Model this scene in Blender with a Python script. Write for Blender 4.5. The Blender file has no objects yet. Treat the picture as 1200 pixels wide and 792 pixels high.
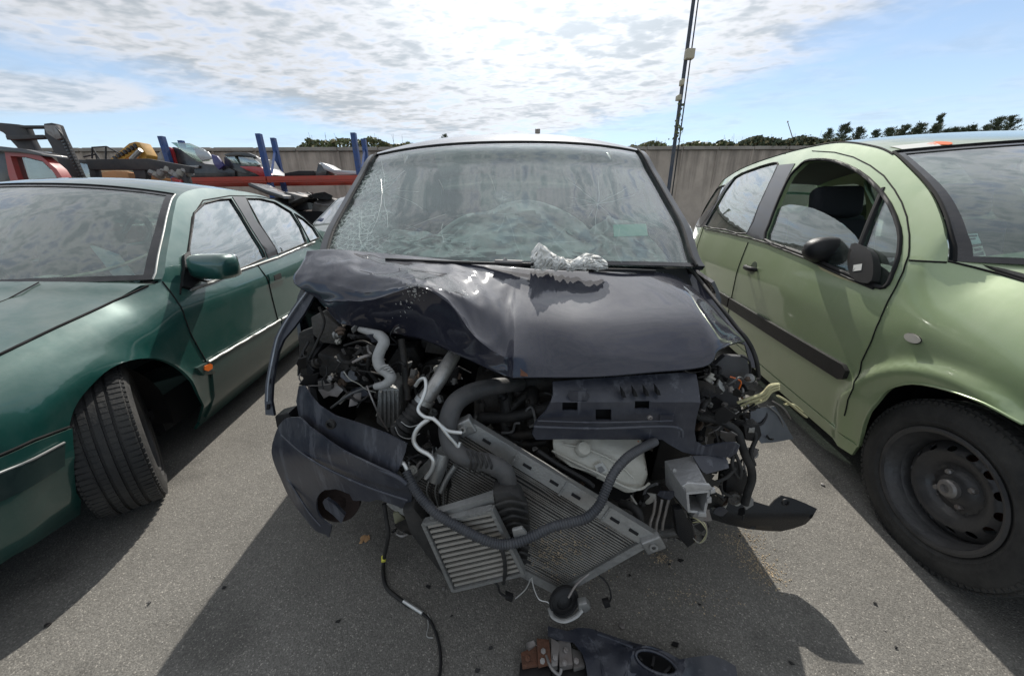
import bpy, bmesh, math, random
import numpy as np
from mathutils import Vector, Matrix
from mathutils.geometry import delaunay_2d_cdt
random.seed(7)
S = bpy.context.scene
COL = S.collection
R_ = math.radians

# ---------------- camera, world, sun, exposure ----------------
CF, CH, CP, CR = 410.0, 1.17, R_(20.5), R_(0.8)      # focal (photo px), eye height, pitch, roll
FW = Vector((0, math.cos(CP), -math.sin(CP)))
_U0 = Vector((0, math.sin(CP), math.cos(CP))); _R0 = Vector((1, 0, 0))
RI = _R0*math.cos(CR) - _U0*math.sin(CR)
UP = _U0*math.cos(CR) + _R0*math.sin(CR)
EYE = Vector((0, 0, CH))
cam_d = bpy.data.cameras.new('camera'); cam = bpy.data.objects.new('camera', cam_d); COL.objects.link(cam)
cam_d.sensor_width = 36; cam_d.lens = 36*CF/1200; cam_d.clip_start = 0.02; cam_d.clip_end = 3000
m3 = Matrix((RI, UP, -FW)).transposed()
cam.matrix_world = Matrix.Translation(EYE) @ m3.to_4x4()
S.camera = cam
S.view_settings.view_transform = 'Standard'; S.view_settings.look = 'None'
S.view_settings.gamma = 1; S.view_settings.use_curve_mapping = False
S.view_settings.exposure = 0.30

SUN_AZ, SUN_EL = R_(6.5), R_(41)                      # azimuth from +Y towards +X
SD = Vector((math.sin(SUN_AZ)*math.cos(SUN_EL), math.cos(SUN_AZ)*math.cos(SUN_EL), math.sin(SUN_EL)))
sun_d = bpy.data.lights.new('sun', 'SUN'); sun_d.energy = 4.2; sun_d.angle = R_(0.55); sun_d.color = (1, .955, .88)
sun = bpy.data.objects.new('sun', sun_d); COL.objects.link(sun)
sun.rotation_euler = (-SD).to_track_quat('-Z', 'Y').to_euler(); sun.location = (0, 0, 30)

W = bpy.data.worlds.new('World'); S.world = W; W.use_nodes = True
nt = W.node_tree; N = nt.nodes; L = nt.links
for n in list(N): N.remove(n)
def nn(t, **k):
    n = N.new(t)
    for a, b in k.items(): setattr(n, a, b)
    return n
def mth(op, a, b=None, c=None):
    n = nn('ShaderNodeMath', operation=op)
    for i, v in enumerate((a, b, c)):
        if v is None: continue
        if hasattr(v, 'is_linked') or hasattr(v, 'links'): L.new(v, n.inputs[i])
        else: n.inputs[i].default_value = v
    return n.outputs[0]
def sstep(x, lo, hi):
    n = nn('ShaderNodeMapRange', interpolation_type='SMOOTHSTEP')
    L.new(x, n.inputs['Value']); n.inputs['From Min'].default_value = lo; n.inputs['From Max'].default_value = hi
    return n.outputs['Result']
sky = nn('ShaderNodeTexSky', sky_type='NISHITA'); sky.sun_disc = False
sky.sun_elevation = SUN_EL; sky.sun_rotation = SUN_AZ; sky.air_density = 1.0; sky.dust_density = 0.1; sky.ozone_density = 1.5
tc = nn('ShaderNodeTexCoord'); sp = nn('ShaderNodeSeparateXYZ'); L.new(tc.outputs['Generated'], sp.inputs[0])
zc = mth('ADD', mth('MAXIMUM', sp.outputs[2], 0.0), 0.06)
px_ = mth('DIVIDE', sp.outputs[0], zc); py_ = mth('DIVIDE', sp.outputs[1], zc)
cb = nn('ShaderNodeCombineXYZ'); L.new(px_, cb.inputs[0]); L.new(py_, cb.inputs[1])
def noise(scale, detail, rough, dist=0, vec=None, w=0.0):
    n = nn('ShaderNodeTexNoise'); n.inputs['Scale'].default_value = scale; n.inputs['Detail'].default_value = detail
    n.inputs['Roughness'].default_value = rough; n.inputs['Distortion'].default_value = dist
    L.new(vec or cb.outputs[0], n.inputs['Vector']); return n.outputs['Fac']
mpw = nn('ShaderNodeMapping'); L.new(cb.outputs[0], mpw.inputs[0]); mpw.inputs['Rotation'].default_value = (0, 0, R_(35)); mpw.inputs['Scale'].default_value = (1.0, 1.5, 1)
n1 = noise(1.1, 7, .55, .3, mpw.outputs[0]); n2 = noise(4.2, 3, .5, .5, mpw.outputs[0]); n4 = noise(10, 2, .5, .3, mpw.outputs[0]); n3 = noise(.8, 3, .5)
# cloud bank: an altocumulus sheet overhead, its rim an ellipse in the cloud plane
def ell(cx, cy, a, b):
    ex = mth('DIVIDE', mth('SUBTRACT', px_, cx), a); ey = mth('DIVIDE', mth('SUBTRACT', py_, cy), b)
    return mth('SQRT', mth('ADD', mth('MULTIPLY', ex, ex), mth('MULTIPLY', ey, ey)))
e1 = mth('ADD', ell(-.3, .8, 2.25, 4.05), mth('MULTIPLY', mth('SUBTRACT', n1, .5), .55))
e1 = mth('ADD', e1, mth('MULTIPLY', mth('SUBTRACT', n2, .5), .16))
m1 = mth('SUBTRACT', 1.0, sstep(e1, .82, 1.10))
e2 = mth('ADD', ell(-3.2, 2.75, .75, .42), mth('MULTIPLY', mth('SUBTRACT', n1, .5), 1.4))
m2 = mth('MULTIPLY', mth('SUBTRACT', 1.0, sstep(e2, .7, 1.25)), .75)
veil = mth('MULTIPLY', sstep(n1, .42, .75), .35)
zz = mth('MAXIMUM', sp.outputs[2], 0.0)
n5 = noise(30, 3, .55, .4, mpw.outputs[0])
thick = mth('ADD', mth('MULTIPLY', n1, .50), mth('ADD', mth('MULTIPLY', n2, .42), .04))
thick = mth('ADD', thick, mth('MULTIPLY', mth('SUBTRACT', n4, .5), mth('ADD', .12, mth('MULTIPLY', zz, .55))))
thick = mth('ADD', thick, mth('MULTIPLY', mth('SUBTRACT', n5, .5), mth('MULTIPLY', mth('MULTIPLY', zz, zz), .62)))
m1 = mth('MULTIPLY', m1, mth('ADD', .45, mth('MULTIPLY', sstep(thick, .36, .52), .55)))
mask = mth('MAXIMUM', mth('MAXIMUM', m1, m2), veil)
# sun glow through thin cloud (forward scattering)
nrm = nn('ShaderNodeVectorMath', operation='NORMALIZE'); L.new(tc.outputs['Generated'], nrm.inputs[0])
dt = nn('ShaderNodeVectorMath', operation='DOT_PRODUCT'); L.new(nrm.outputs[0], dt.inputs[0]); dt.inputs[1].default_value = SD
glow = mth('POWER', mth('MAXIMUM', dt.outputs['Value'], 0.0), 14.0)
shade = sstep(thick, .43, .62)
cval = mth('MULTIPLY', mth('SUBTRACT', 7.6, mth('MULTIPLY', shade, 2.5)), mth('ADD', .80, mth('MULTIPLY', glow, 1.25)))
cc = nn('ShaderNodeCombineColor'); 
L.new(mth('MULTIPLY', cval, mth('SUBTRACT', .99, mth('MULTIPLY', shade, .13))), cc.inputs[0]); L.new(mth('MULTIPLY', cval, mth('SUBTRACT', 1.0, mth('MULTIPLY', shade, .05))), cc.inputs[1]); L.new(mth('MULTIPLY', cval, 1.04), cc.inputs[2])
hz_ = mth('MULTIPLY', mth('POWER', mth('SUBTRACT', 1.0, mth('MINIMUM', mth('MAXIMUM', sp.outputs[2], 0.0), 1.0)), 7.0), .78)
hm = nn('ShaderNodeMix', data_type='RGBA'); L.new(mth('ADD', mth('MULTIPLY', hz_, .80), .14), hm.inputs[0]); L.new(sky.outputs[0], hm.inputs[6]); hm.inputs[7].default_value = (5.0, 6.0, 7.3, 1)
mx = nn('ShaderNodeMix', data_type='RGBA'); L.new(mask, mx.inputs[0]); L.new(hm.outputs[2], mx.inputs[6]); L.new(cc.outputs[0], mx.inputs[7])
bg = nn('ShaderNodeBackground'); bg.inputs[1].default_value = .112; L.new(mx.outputs[2], bg.inputs[0])
wo = nn('ShaderNodeOutputWorld'); L.new(bg.outputs[0], wo.inputs[0])

# ---------------- helpers: pixel rays (photo 1200x792), used only to measure real positions ----------------
def ray(px, py): return FW + RI*((px-600)/CF) - UP*((py-396)/CF)
def proj(p):
    d = Vector(p)-EYE; w = d.dot(FW)
    if w < .03: return None
    return (600+CF*d.dot(RI)/w, 396-CF*d.dot(UP)/w)
def atY(px, py, Y): d = ray(px, py); return EYE + d*(Y/d.y)
def atX(px, py, X): d = ray(px, py); return EYE + d*(X/d.x)
def atZ(px, py, z): d = ray(px, py); return EYE + d*((z-CH)/d.z)

# ---------------- helpers: materials ----------------
MATS = {}
def mat(name, col, rough=.5, metal=0, coat=0, bump=0, bscale=60, var=0, vscale=4, dirt=0, dirtcol=(.22,.19,.15), dscale=3, spec=.5, emit=None, scr=0, coatr=.04, updust=0, dustcol=(.30,.29,.25)):
    if name in MATS: return MATS[name]
    m = bpy.data.materials.new(name); m.use_nodes = True; t = m.node_tree; b = t.nodes['Principled BSDF']
    b.inputs['Roughness'].default_value = rough; b.inputs['Metallic'].default_value = metal
    b.inputs['Coat Weight'].default_value = coat; b.inputs['Coat Roughness'].default_value = coatr
    b.inputs['Specular IOR Level'].default_value = spec
    g = t.nodes.new('ShaderNodeNewGeometry'); pos = g.outputs['Position']
    def ns(sc, det=5, ro=.6, st=None):
        v = pos
        if st:
            mp = t.nodes.new('ShaderNodeMapping'); mp.inputs['Scale'].default_value = st; t.links.new(pos, mp.inputs[0]); v = mp.outputs[0]
        n = t.nodes.new('ShaderNodeTexNoise'); n.inputs['Scale'].default_value = sc; n.inputs['Detail'].default_value = det; n.inputs['Roughness'].default_value = ro
        t.links.new(v, n.inputs['Vector']); return n.outputs['Fac']
    def ramp(f, lo, hi):
        r = t.nodes.new('ShaderNodeMapRange'); r.inputs['From Min'].default_value = lo; r.inputs['From Max'].default_value = hi
        t.links.new(f, r.inputs['Value']); return r.outputs['Result']
    cur = None
    def mix(fac, c1, c2, k=1.0):
        x = t.nodes.new('ShaderNodeMix'); x.data_type = 'RGBA'
        if k != 1.0:
            q = t.nodes.new('ShaderNodeMath'); q.operation = 'MULTIPLY'; q.inputs[1].default_value = k; t.links.new(fac, q.inputs[0]); fac = q.outputs[0]
        t.links.new(fac, x.inputs[0])
        if hasattr(c1, 'links'): t.links.new(c1, x.inputs[6])
        else: x.inputs[6].default_value = (*c1, 1)
        x.inputs[7].default_value = (*c2, 1); return x.outputs[2]
    cur = tuple(col)
    if var: cur = mix(ramp(ns(vscale), .35, .65), tuple(c*(1-var) for c in col), tuple(min(1, c*(1+var)) for c in col))
    if dirt: 
        f = ramp(ns(dscale, 9, .72), .42, .68); cur = mix(f, cur, dirtcol, dirt)
        rr = t.nodes.new('ShaderNodeMapRange'); rr.inputs['To Min'].default_value = rough; rr.inputs['To Max'].default_value = min(1, rough+.35*dirt+.05)
        t.links.new(f, rr.inputs['Value']); t.links.new(rr.outputs[0], b.inputs['Roughness'])
    if scr:
        f = ramp(ns(18, 6, .75, (1, 1, .12)), .55, .61); cur = mix(f, cur, tuple(min(1, c*1.6+.10) for c in col), scr)
    if updust:   # settled dust lies on upward faces
        sn = t.nodes.new('ShaderNodeSeparateXYZ'); t.links.new(g.outputs['Normal'], sn.inputs[0])
        up = ramp(sn.outputs[2], .35, 1.0); mm = t.nodes.new('ShaderNodeMath'); mm.operation = 'MULTIPLY'; t.links.new(up, mm.inputs[0]); t.links.new(ramp(ns(6, 8, .7), .2, .75), mm.inputs[1])
        cur = mix(mm.outputs[0], cur, dustcol, updust)
    if hasattr(cur, 'links'): t.links.new(cur, b.inputs['Base Color'])
    else: b.inputs['Base Color'].default_value = (*cur, 1)
    if bump:
        bn = t.nodes.new('ShaderNodeBump'); bn.inputs['Strength'].default_value = bump; bn.inputs['Distance'].default_value = .01
        t.links.new(ns(bscale, 4), bn.inputs['Height']); t.links.new(bn.outputs[0], b.inputs['Normal'])
    if emit: b.inputs['Emission Color'].default_value = (*emit, 1); b.inputs['Emission Strength'].default_value = 1
    MATS[name] = m; return m
def glass(name, tint=(.72,.85,.80), base=.06, gain=1.5, rough=.015, haze=0, hazecol=(.5,.55,.52), wav=.25, crack=None):
    m = bpy.data.materials.new(name); m.use_nodes = True; t = m.node_tree
    for n in list(t.nodes): t.nodes.remove(n)
    o = t.nodes.new('ShaderNodeOutputMaterial'); tr = t.nodes.new('ShaderNodeBsdfTransparent'); tr.inputs[0].default_value = (*tint, 1)
    gl = t.nodes.new('ShaderNodeBsdfGlossy'); gl.inputs['Roughness'].default_value = rough
    lw = t.nodes.new('ShaderNodeLayerWeight'); lw.inputs[0].default_value = .5
    fr = t.nodes.new('ShaderNodeMath'); fr.operation = 'POWER'; fr.inputs[1].default_value = 3.5; t.links.new(lw.outputs['Facing'], fr.inputs[0])
    ma = t.nodes.new('ShaderNodeMath'); ma.operation = 'MULTIPLY_ADD'; ma.inputs[1].default_value = gain; ma.inputs[2].default_value = base; ma.use_clamp = True
    t.links.new(fr.outputs[0], ma.inputs[0])
    g = t.nodes.new('ShaderNodeNewGeometry')
    n = t.nodes.new('ShaderNodeTexNoise'); n.inputs['Scale'].default_value = 3; n.inputs['Detail'].default_value = 2
    t.links.new(g.outputs['Position'], n.inputs['Vector'])
    bn = t.nodes.new('ShaderNodeBump'); bn.inputs['Strength'].default_value = wav; bn.inputs['Distance'].default_value = .02
    t.links.new(n.outputs[0], bn.inputs['Height'])
    if crack:   # shattered, crazed zone round a point
        vo = t.nodes.new('ShaderNodeTexVoronoi'); vo.feature = 'DISTANCE_TO_EDGE'; vo.inputs['Scale'].default_value = 36
        t.links.new(g.outputs['Position'], vo.inputs['Vector'])
        ds = []
        for (c, r) in crack:
            dd = t.nodes.new('ShaderNodeVectorMath'); dd.operation = 'DISTANCE'; dd.inputs[1].default_value = c; t.links.new(g.outputs['Position'], dd.inputs[0])
            mr = t.nodes.new('ShaderNodeMapRange'); mr.inputs['From Min'].default_value = r; mr.inputs['From Max'].default_value = r*.45
            n5 = t.nodes.new('ShaderNodeTexNoise'); n5.inputs['Scale'].default_value = 14; t.links.new(g.outputs['Position'], n5.inputs['Vector'])
            a5 = t.nodes.new('ShaderNodeMath'); a5.operation = 'MULTIPLY_ADD'; a5.inputs[1].default_value = r*1.1; t.links.new(n5.outputs[0], a5.inputs[0]); t.links.new(dd.outputs['Value'], a5.inputs[2])
            s5 = t.nodes.new('ShaderNodeMath'); s5.operation = 'SUBTRACT'; s5.inputs[1].default_value = r*.55; t.links.new(a5.outputs[0], s5.inputs[0])
            t.links.new(s5.outputs[0], mr.inputs['Value']); ds.append(mr.outputs[0])
        acc = ds[0]
        for q in ds[1:]:
            mm = t.nodes.new('ShaderNodeMath'); mm.operation = 'MAXIMUM'; t.links.new(acc, mm.inputs[0]); t.links.new(q, mm.inputs[1]); acc = mm.outputs[0]
        ed = t.nodes.new('ShaderNodeMapRange'); ed.inputs['From Min'].default_value = .085; ed.inputs['From Max'].default_value = .02; t.links.new(vo.outputs['Distance'], ed.inputs['Value'])
        cf = t.nodes.new('ShaderNodeMath'); cf.operation = 'MULTIPLY'; t.links.new(acc, cf.inputs[0]); t.links.new(ed.outputs[0], cf.inputs[1])
        b2 = t.nodes.new('ShaderNodeBump'); b2.inputs['Strength'].default_value = .9; b2.inputs['Distance'].default_value = .004
        v2 = t.nodes.new('ShaderNodeTexVoronoi'); v2.inputs['Scale'].default_value = 36; t.links.new(g.outputs['Position'], v2.inputs['Vector'])
        hm = t.nodes.new('ShaderNodeMath'); hm.operation = 'MULTIPLY'; t.links.new(v2.outputs['Distance'], hm.inputs[0]); t.links.new(acc, hm.inputs[1])
        t.links.new(hm.outputs[0], b2.inputs['Height']); t.links.new(bn.outputs[0], b2.inputs['Normal']); bn = b2
    t.links.new(bn.outputs[0], gl.inputs['Normal'])
    mx = t.nodes.new('ShaderNodeMixShader'); t.links.new(ma.outputs[0], mx.inputs[0]); t.links.new(tr.outputs[0], mx.inputs[1]); t.links.new(gl.outputs[0], mx.inputs[2])
    last = mx.outputs[0]
    if haze or crack:
        df = t.nodes.new('ShaderNodeBsdfDiffuse'); df.inputs[0].default_value = (*hazecol, 1)
        n2 = t.nodes.new('ShaderNodeTexNoise'); n2.inputs['Scale'].default_value = 5; n2.inputs['Detail'].default_value = 7; n2.inputs['Roughness'].default_value = .7
        t.links.new(g.outputs['Position'], n2.inputs['Vector'])
        hz = t.nodes.new('ShaderNodeMapRange'); hz.inputs['From Min'].default_value = .3; hz.inputs['From Max'].default_value = .75; hz.inputs['To Max'].default_value = haze
        t.links.new(n2.outputs[0], hz.inputs['Value']); f = hz.outputs[0]
        if crack:
            ad = t.nodes.new('ShaderNodeMath'); ad.operation = 'MULTIPLY_ADD'; ad.inputs[1].default_value = .55; ad.use_clamp = True
            t.links.new(cf.outputs[0], ad.inputs[0]); t.links.new(f, ad.inputs[2])
            a2 = t.nodes.new('ShaderNodeMath'); a2.operation = 'MULTIPLY_ADD'; a2.inputs[1].default_value = .12; t.links.new(acc, a2.inputs[0]); t.links.new(ad.outputs[0], a2.inputs[2]); f = a2.outputs[0]
        m2_ = t.nodes.new('ShaderNodeMixShader'); t.links.new(f, m2_.inputs[0]); t.links.new(last, m2_.inputs[1]); t.links.new(df.outputs[0], m2_.inputs[2]); last = m2_.outputs[0]
    t.links.new(last, o.inputs[0]); return m

# ---------------- helpers: objects ----------------
ORG = {}
def thing(name, label, cat, loc=(0,0,0), group=None):
    o = bpy.data.objects.new(name, None); COL.objects.link(o); o.location = loc; o['label'] = label; o['category'] = cat
    o.empty_display_size = .1
    if group: o['group'] = group
    ORG[o.name] = Vector(loc); return o
def tag(o, label=None, cat=None, group=None, kind=None):
    if label: o['label'] = label
    if cat: o['category'] = cat
    if group: o['group'] = group
    if kind: o['kind'] = kind
    return o
def link(name, me, parent=None, m=None, smooth=40, origin=None):
    """mesh in world coordinates -> object with its origin at its own centre"""
    n = len(me.vertices); co = np.empty(n*3, dtype=np.float32); me.vertices.foreach_get('co', co); co = co.reshape(-1, 3)
    c = Vector(((co.min(0)+co.max(0))/2).tolist()) if origin is None else Vector(origin)
    co = co - np.array(c, dtype=np.float32); me.vertices.foreach_set('co', co.ravel())
    if m: me.materials.append(m)
    if smooth:
        me.polygons.foreach_set('use_smooth', [True]*len(me.polygons))
        try: me.set_sharp_from_angle(angle=R_(smooth))
        except Exception: pass
    me.update()
    o = bpy.data.objects.new(name, me); COL.objects.link(o)
    if parent: o.parent = parent; o.location = c-ORG[parent.name]
    else: o.location = c
    ORG[o.name] = c; return o
def mesh_(vs, fs, name='m'):
    me = bpy.data.meshes.new(name); me.from_pydata([tuple(v) for v in vs], [], fs); return me
def frombm(bm, name='m', normals=True):
    if normals: bmesh.ops.recalc_face_normals(bm, faces=bm.faces)
    me = bpy.data.meshes.new(name); bm.to_mesh(me); bm.free(); return me

class MB:
    """collects primitives into one mesh"""
    def __init__(s): s.v = []; s.f = []
    def add(s, vs, fs):
        k = len(s.v); s.v += [Vector(v) for v in vs]; s.f += [tuple(i+k for i in f) for f in fs]
    def box(s, c, size, rot=None, bev=0):
        c = Vector(c); sx, sy, sz = (q/2 for q in size); M = rot or Matrix.Identity(3)
        if bev:
            bm = bmesh.new(); bmesh.ops.create_cube(bm, size=1)
            for v in bm.verts: v.co = Vector((v.co.x*size[0], v.co.y*size[1], v.co.z*size[2]))
            bmesh.ops.bevel(bm, geom=bm.edges[:], offset=min(bev, min(size)*.49), segments=3, affect='EDGES', profile=.6)
            bm.verts.index_update(); s.add([c+M@v.co for v in bm.verts], [[v.index for v in f.verts] for f in bm.faces]); bm.free(); return
        p = [c+M@Vector((x*sx, y*sy, z*sz)) for x in (-1,1) for y in (-1,1) for z in (-1,1)]
        s.add(p, [(0,1,3,2),(4,6,7,5),(0,4,5,1),(2,3,7,6),(0,2,6,4),(1,5,7,3)])
    def bar(s, a, b, w, h, upv=(0,0,1)):
        a, b = Vector(a), Vector(b); d = (b-a).normalized(); u = Vector(upv)
        if abs(d.dot(u)) > .98: u = Vector((0,1,0))
        x = d.cross(u).normalized(); z = x.cross(d)
        p = [q+x*(i*w/2)+z*(j*h/2) for q in (a, b) for i, j in ((-1,-1),(1,-1),(1,1),(-1,1))]
        s.add(p, [(0,1,2,3),(7,6,5,4),(0,4,5,1),(1,5,6,2),(2,6,7,3),(3,7,4,0)])
    def tube(s, pts, r, seg=10, sub=4, corr=0, corrn=0, cap=True, flat=1.0, jit=0):
        pts = [Vector(p) for p in pts]
        rs = r if isinstance(r, (list, tuple)) else [r]*len(pts)
        P, RR = catm(pts, rs, sub) if sub > 1 else (pts, list(rs))
        if corr:
            ln = sum((P[i+1]-P[i]).length for i in range(len(P)-1)); k = max(4, int(ln/corrn)); 
            # resample evenly, radius alternates
            ds = [0]; 
            for i in range(len(P)-1): ds.append(ds[-1]+(P[i+1]-P[i]).length)
            Q, QR = [], []
            for i in range(2*k+1):
                t = ds[-1]*i/(2*k); j = max(0, min(len(P)-2, next((a for a in range(len(ds)-1) if ds[a+1] >= t), len(P)-2)))
                f = (t-ds[j])/max(1e-9, ds[j+1]-ds[j]); Q.append(P[j].lerp(P[j+1], f)); QR.append((RR[j]*(1-f)+RR[j+1]*f)*(1 if i % 2 else 1-corr))
            P, RR = Q, QR
        vs, fs = [], []; T = (P[1]-P[0]).normalized(); up = Vector((0,0,1)) if abs(T.z) < .9 else Vector((1,0,0)); nx = T.cross(up).normalized()
        for i, p in enumerate(P):
            t = ((P[min(i+1, len(P)-1)]-P[max(i-1, 0)])).normalized(); nx = (nx - t*nx.dot(t)).normalized(); ny = t.cross(nx)
            for k in range(seg):
                a = 2*math.pi*k/seg; vs.append(p+nx*(math.cos(a)*RR[i])+ny*(math.sin(a)*RR[i]*flat))
        for i in range(len(P)-1):
            for k in range(seg):
                a = i*seg+k; b = i*seg+(k+1) % seg; fs.append((a, b, b+seg, a+seg))
        if cap: fs.append(tuple(range(seg-1, -1, -1))); fs.append(tuple((len(P)-1)*seg+k for k in range(seg)))
        s.add(vs, fs)
    def lathe(s, c, axis, prof, seg=32):
        """prof: (radius, along axis)"""
        c = Vector(c); ax = Vector(axis).normalized(); u = Vector((0,0,1)) if abs(ax.z) < .9 else Vector((1,0,0)); x = ax.cross(u).normalized(); y = ax.cross(x)
        vs = [c+ax*h+(x*math.cos(2*math.pi*k/seg)+y*math.sin(2*math.pi*k/seg))*r for r, h in prof for k in range(seg)]
        fs = [(i*seg+k, i*seg+(k+1) % seg, (i+1)*seg+(k+1) % seg, (i+1)*seg+k) for i in range(len(prof)-1) for k in range(seg)]
        s.add(vs, fs)
    def prism(s, pts, off, bev=0):
        """closed outline pts (world) swept by vector off"""
        off = Vector(off); n = len(pts); pts = [Vector(p) for p in pts]
        if bev:
            bm = bmesh.new(); a = [bm.verts.new(p) for p in pts]; b = [bm.verts.new(p+off) for p in pts]
            bm.faces.new(a); bm.faces.new(b[::-1])
            for i in range(n): bm.faces.new((a[i], b[i], b[(i+1) % n], a[(i+1) % n]))
            bmesh.ops.recalc_face_normals(bm, faces=bm.faces)
            bmesh.ops.bevel(bm, geom=bm.edges[:], offset=bev, segments=2, affect='EDGES', profile=.6)
            bm.verts.index_update(); s.add([v.co.copy() for v in bm.verts], [[v.index for v in f.verts] for f in bm.faces]); bm.free(); return
        s.add(pts+[p+off for p in pts], [tuple(range(n)), tuple(range(2*n-1, n-1, -1))]+[(i, i+n, (i+1) % n+n, (i+1) % n) for i in range(n)])
    def build(s, name, m, parent=None, smooth=40, fix=True, origin=None):
        me = mesh_(s.v, s.f, name)
        if fix:
            bm = bmesh.new(); bm.from_mesh(me); bmesh.ops.recalc_face_normals(bm, faces=bm.faces); bm.to_mesh(me); bm.free()
        return link(name, me, parent, m, smooth, origin)
def catm(P, Rr=None, n=4, closed=False):
    Rr = Rr or [0]*len(P); o, q = [], []; N_ = len(P)
    rng = range(N_ if closed else N_-1)
    for i in rng:
        if closed: a, b, c, d = (i-1) % N_, i, (i+1) % N_, (i+2) % N_
        else: a, b, c, d = max(i-1, 0), i, i+1, min(i+2, N_-1)
        for k in range(n):
            t = k/n; t2 = t*t; t3 = t2*t
            w = (-.5*t+t2-.5*t3, 1-2.5*t2+1.5*t3, .5*t+2*t2-1.5*t3, -.5*t2+.5*t3)
            o.append(P[a]*w[0]+P[b]*w[1]+P[c]*w[2]+P[d]*w[3]); q.append(Rr[b]*(1-t)+Rr[c]*t)
    if not closed: o.append(P[-1]); q.append(Rr[-1])
    return o, q
def sm(pts, n=5, closed=False):
    o, _ = catm([Vector(p) for p in pts], None, n, closed); return [tuple(v) for v in o]
def lin(x, tab):
    if x <= tab[0][0]: return tab[0][1]
    for (a, b), (c, d) in zip(tab, tab[1:]):
        if x <= c:
            t = (x-a)/(c-a); return b+(d-b)*t
    return tab[-1][1]
def csp(x, tab):
    """smooth (Catmull) table lookup"""
    if x <= tab[0][0]: return tab[0][1]
    if x >= tab[-1][0]: return tab[-1][1]
    for i in range(len(tab)-1):
        if x <= tab[i+1][0]:
            x0, y0 = tab[i]; x1, y1 = tab[i+1]; h = x1-x0; t = (x-x0)/h
            def sl(j):
                if j == 0 or j == len(tab)-1:
                    k = min(max(j, 1), len(tab)-1); return (tab[k][1]-tab[k-1][1])/(tab[k][0]-tab[k-1][0])
                return (tab[j+1][1]-tab[j-1][1])/(tab[j+1][0]-tab[j-1][0])
            m0, m1_ = sl(i)*h, sl(i+1)*h; t2 = t*t; t3 = t2*t
            return (2*t3-3*t2+1)*y0+(t3-2*t2+t)*m0+(-2*t3+3*t2)*y1+(t3-t2)*m1_
def sst(x, a, b):
    t = max(0, min(1, (x-a)/(b-a))); return t*t*(3-2*t)

def inpoly(x, y, poly):
    c = False; j = len(poly)-1
    for i in range(len(poly)):
        xi, yi = poly[i][0], poly[i][1]; xj, yj = poly[j][0], poly[j][1]
        if (yi > y) != (yj > y) and x < (xj-xi)*(y-yi)/(yj-yi)+xi: c = not c
        j = i
    return c
class Surf:
    def __init__(s, f, a, b, sc=(1, 1), n=70, pix=True):
        s.f = f; s.a = a; s.b = b; s.sc = sc; s.g = []
        if pix:
            for i in range(n+1):
                for j in range(n+1):
                    A = a[0]+(a[1]-a[0])*i/n; B = b[0]+(b[1]-b[0])*j/n; p = proj(f(A, B))
                    if p: s.g.append((A, B, p[0], p[1]))
            s.ga = np.array(s.g)
    def inv(s, px, py):
        d = (s.ga[:, 2]-px)**2+(s.ga[:, 3]-py)**2; i = int(d.argmin()); x = np.array(s.ga[i, :2])
        if d[i] > 60**2: print('inv far', px, py, d[i]**.5)
        def e(x):
            p = proj(s.f(x[0], x[1])); return np.array([p[0]-px, p[1]-py]) if p else np.array([1e3, 1e3])
        for _ in range(12):
            r = e(x); h = 1e-4; J = np.array([(e(x+[h, 0])-r)/h, (e(x+[0, h])-r)/h]).T
            try: dx = np.linalg.solve(J+np.eye(2)*1e-9, r)
            except Exception: break
            dx = np.clip(dx, -.15, .15); x2 = x-dx
            if np.abs(e(x2)).sum() > np.abs(r).sum(): x2 = x-dx*.3
            x = x2
            if np.abs(r).max() < .02: break
        return (float(x[0]), float(x[1]))
    def px(s, pts): return [s.inv(*p) for p in pts]
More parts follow.
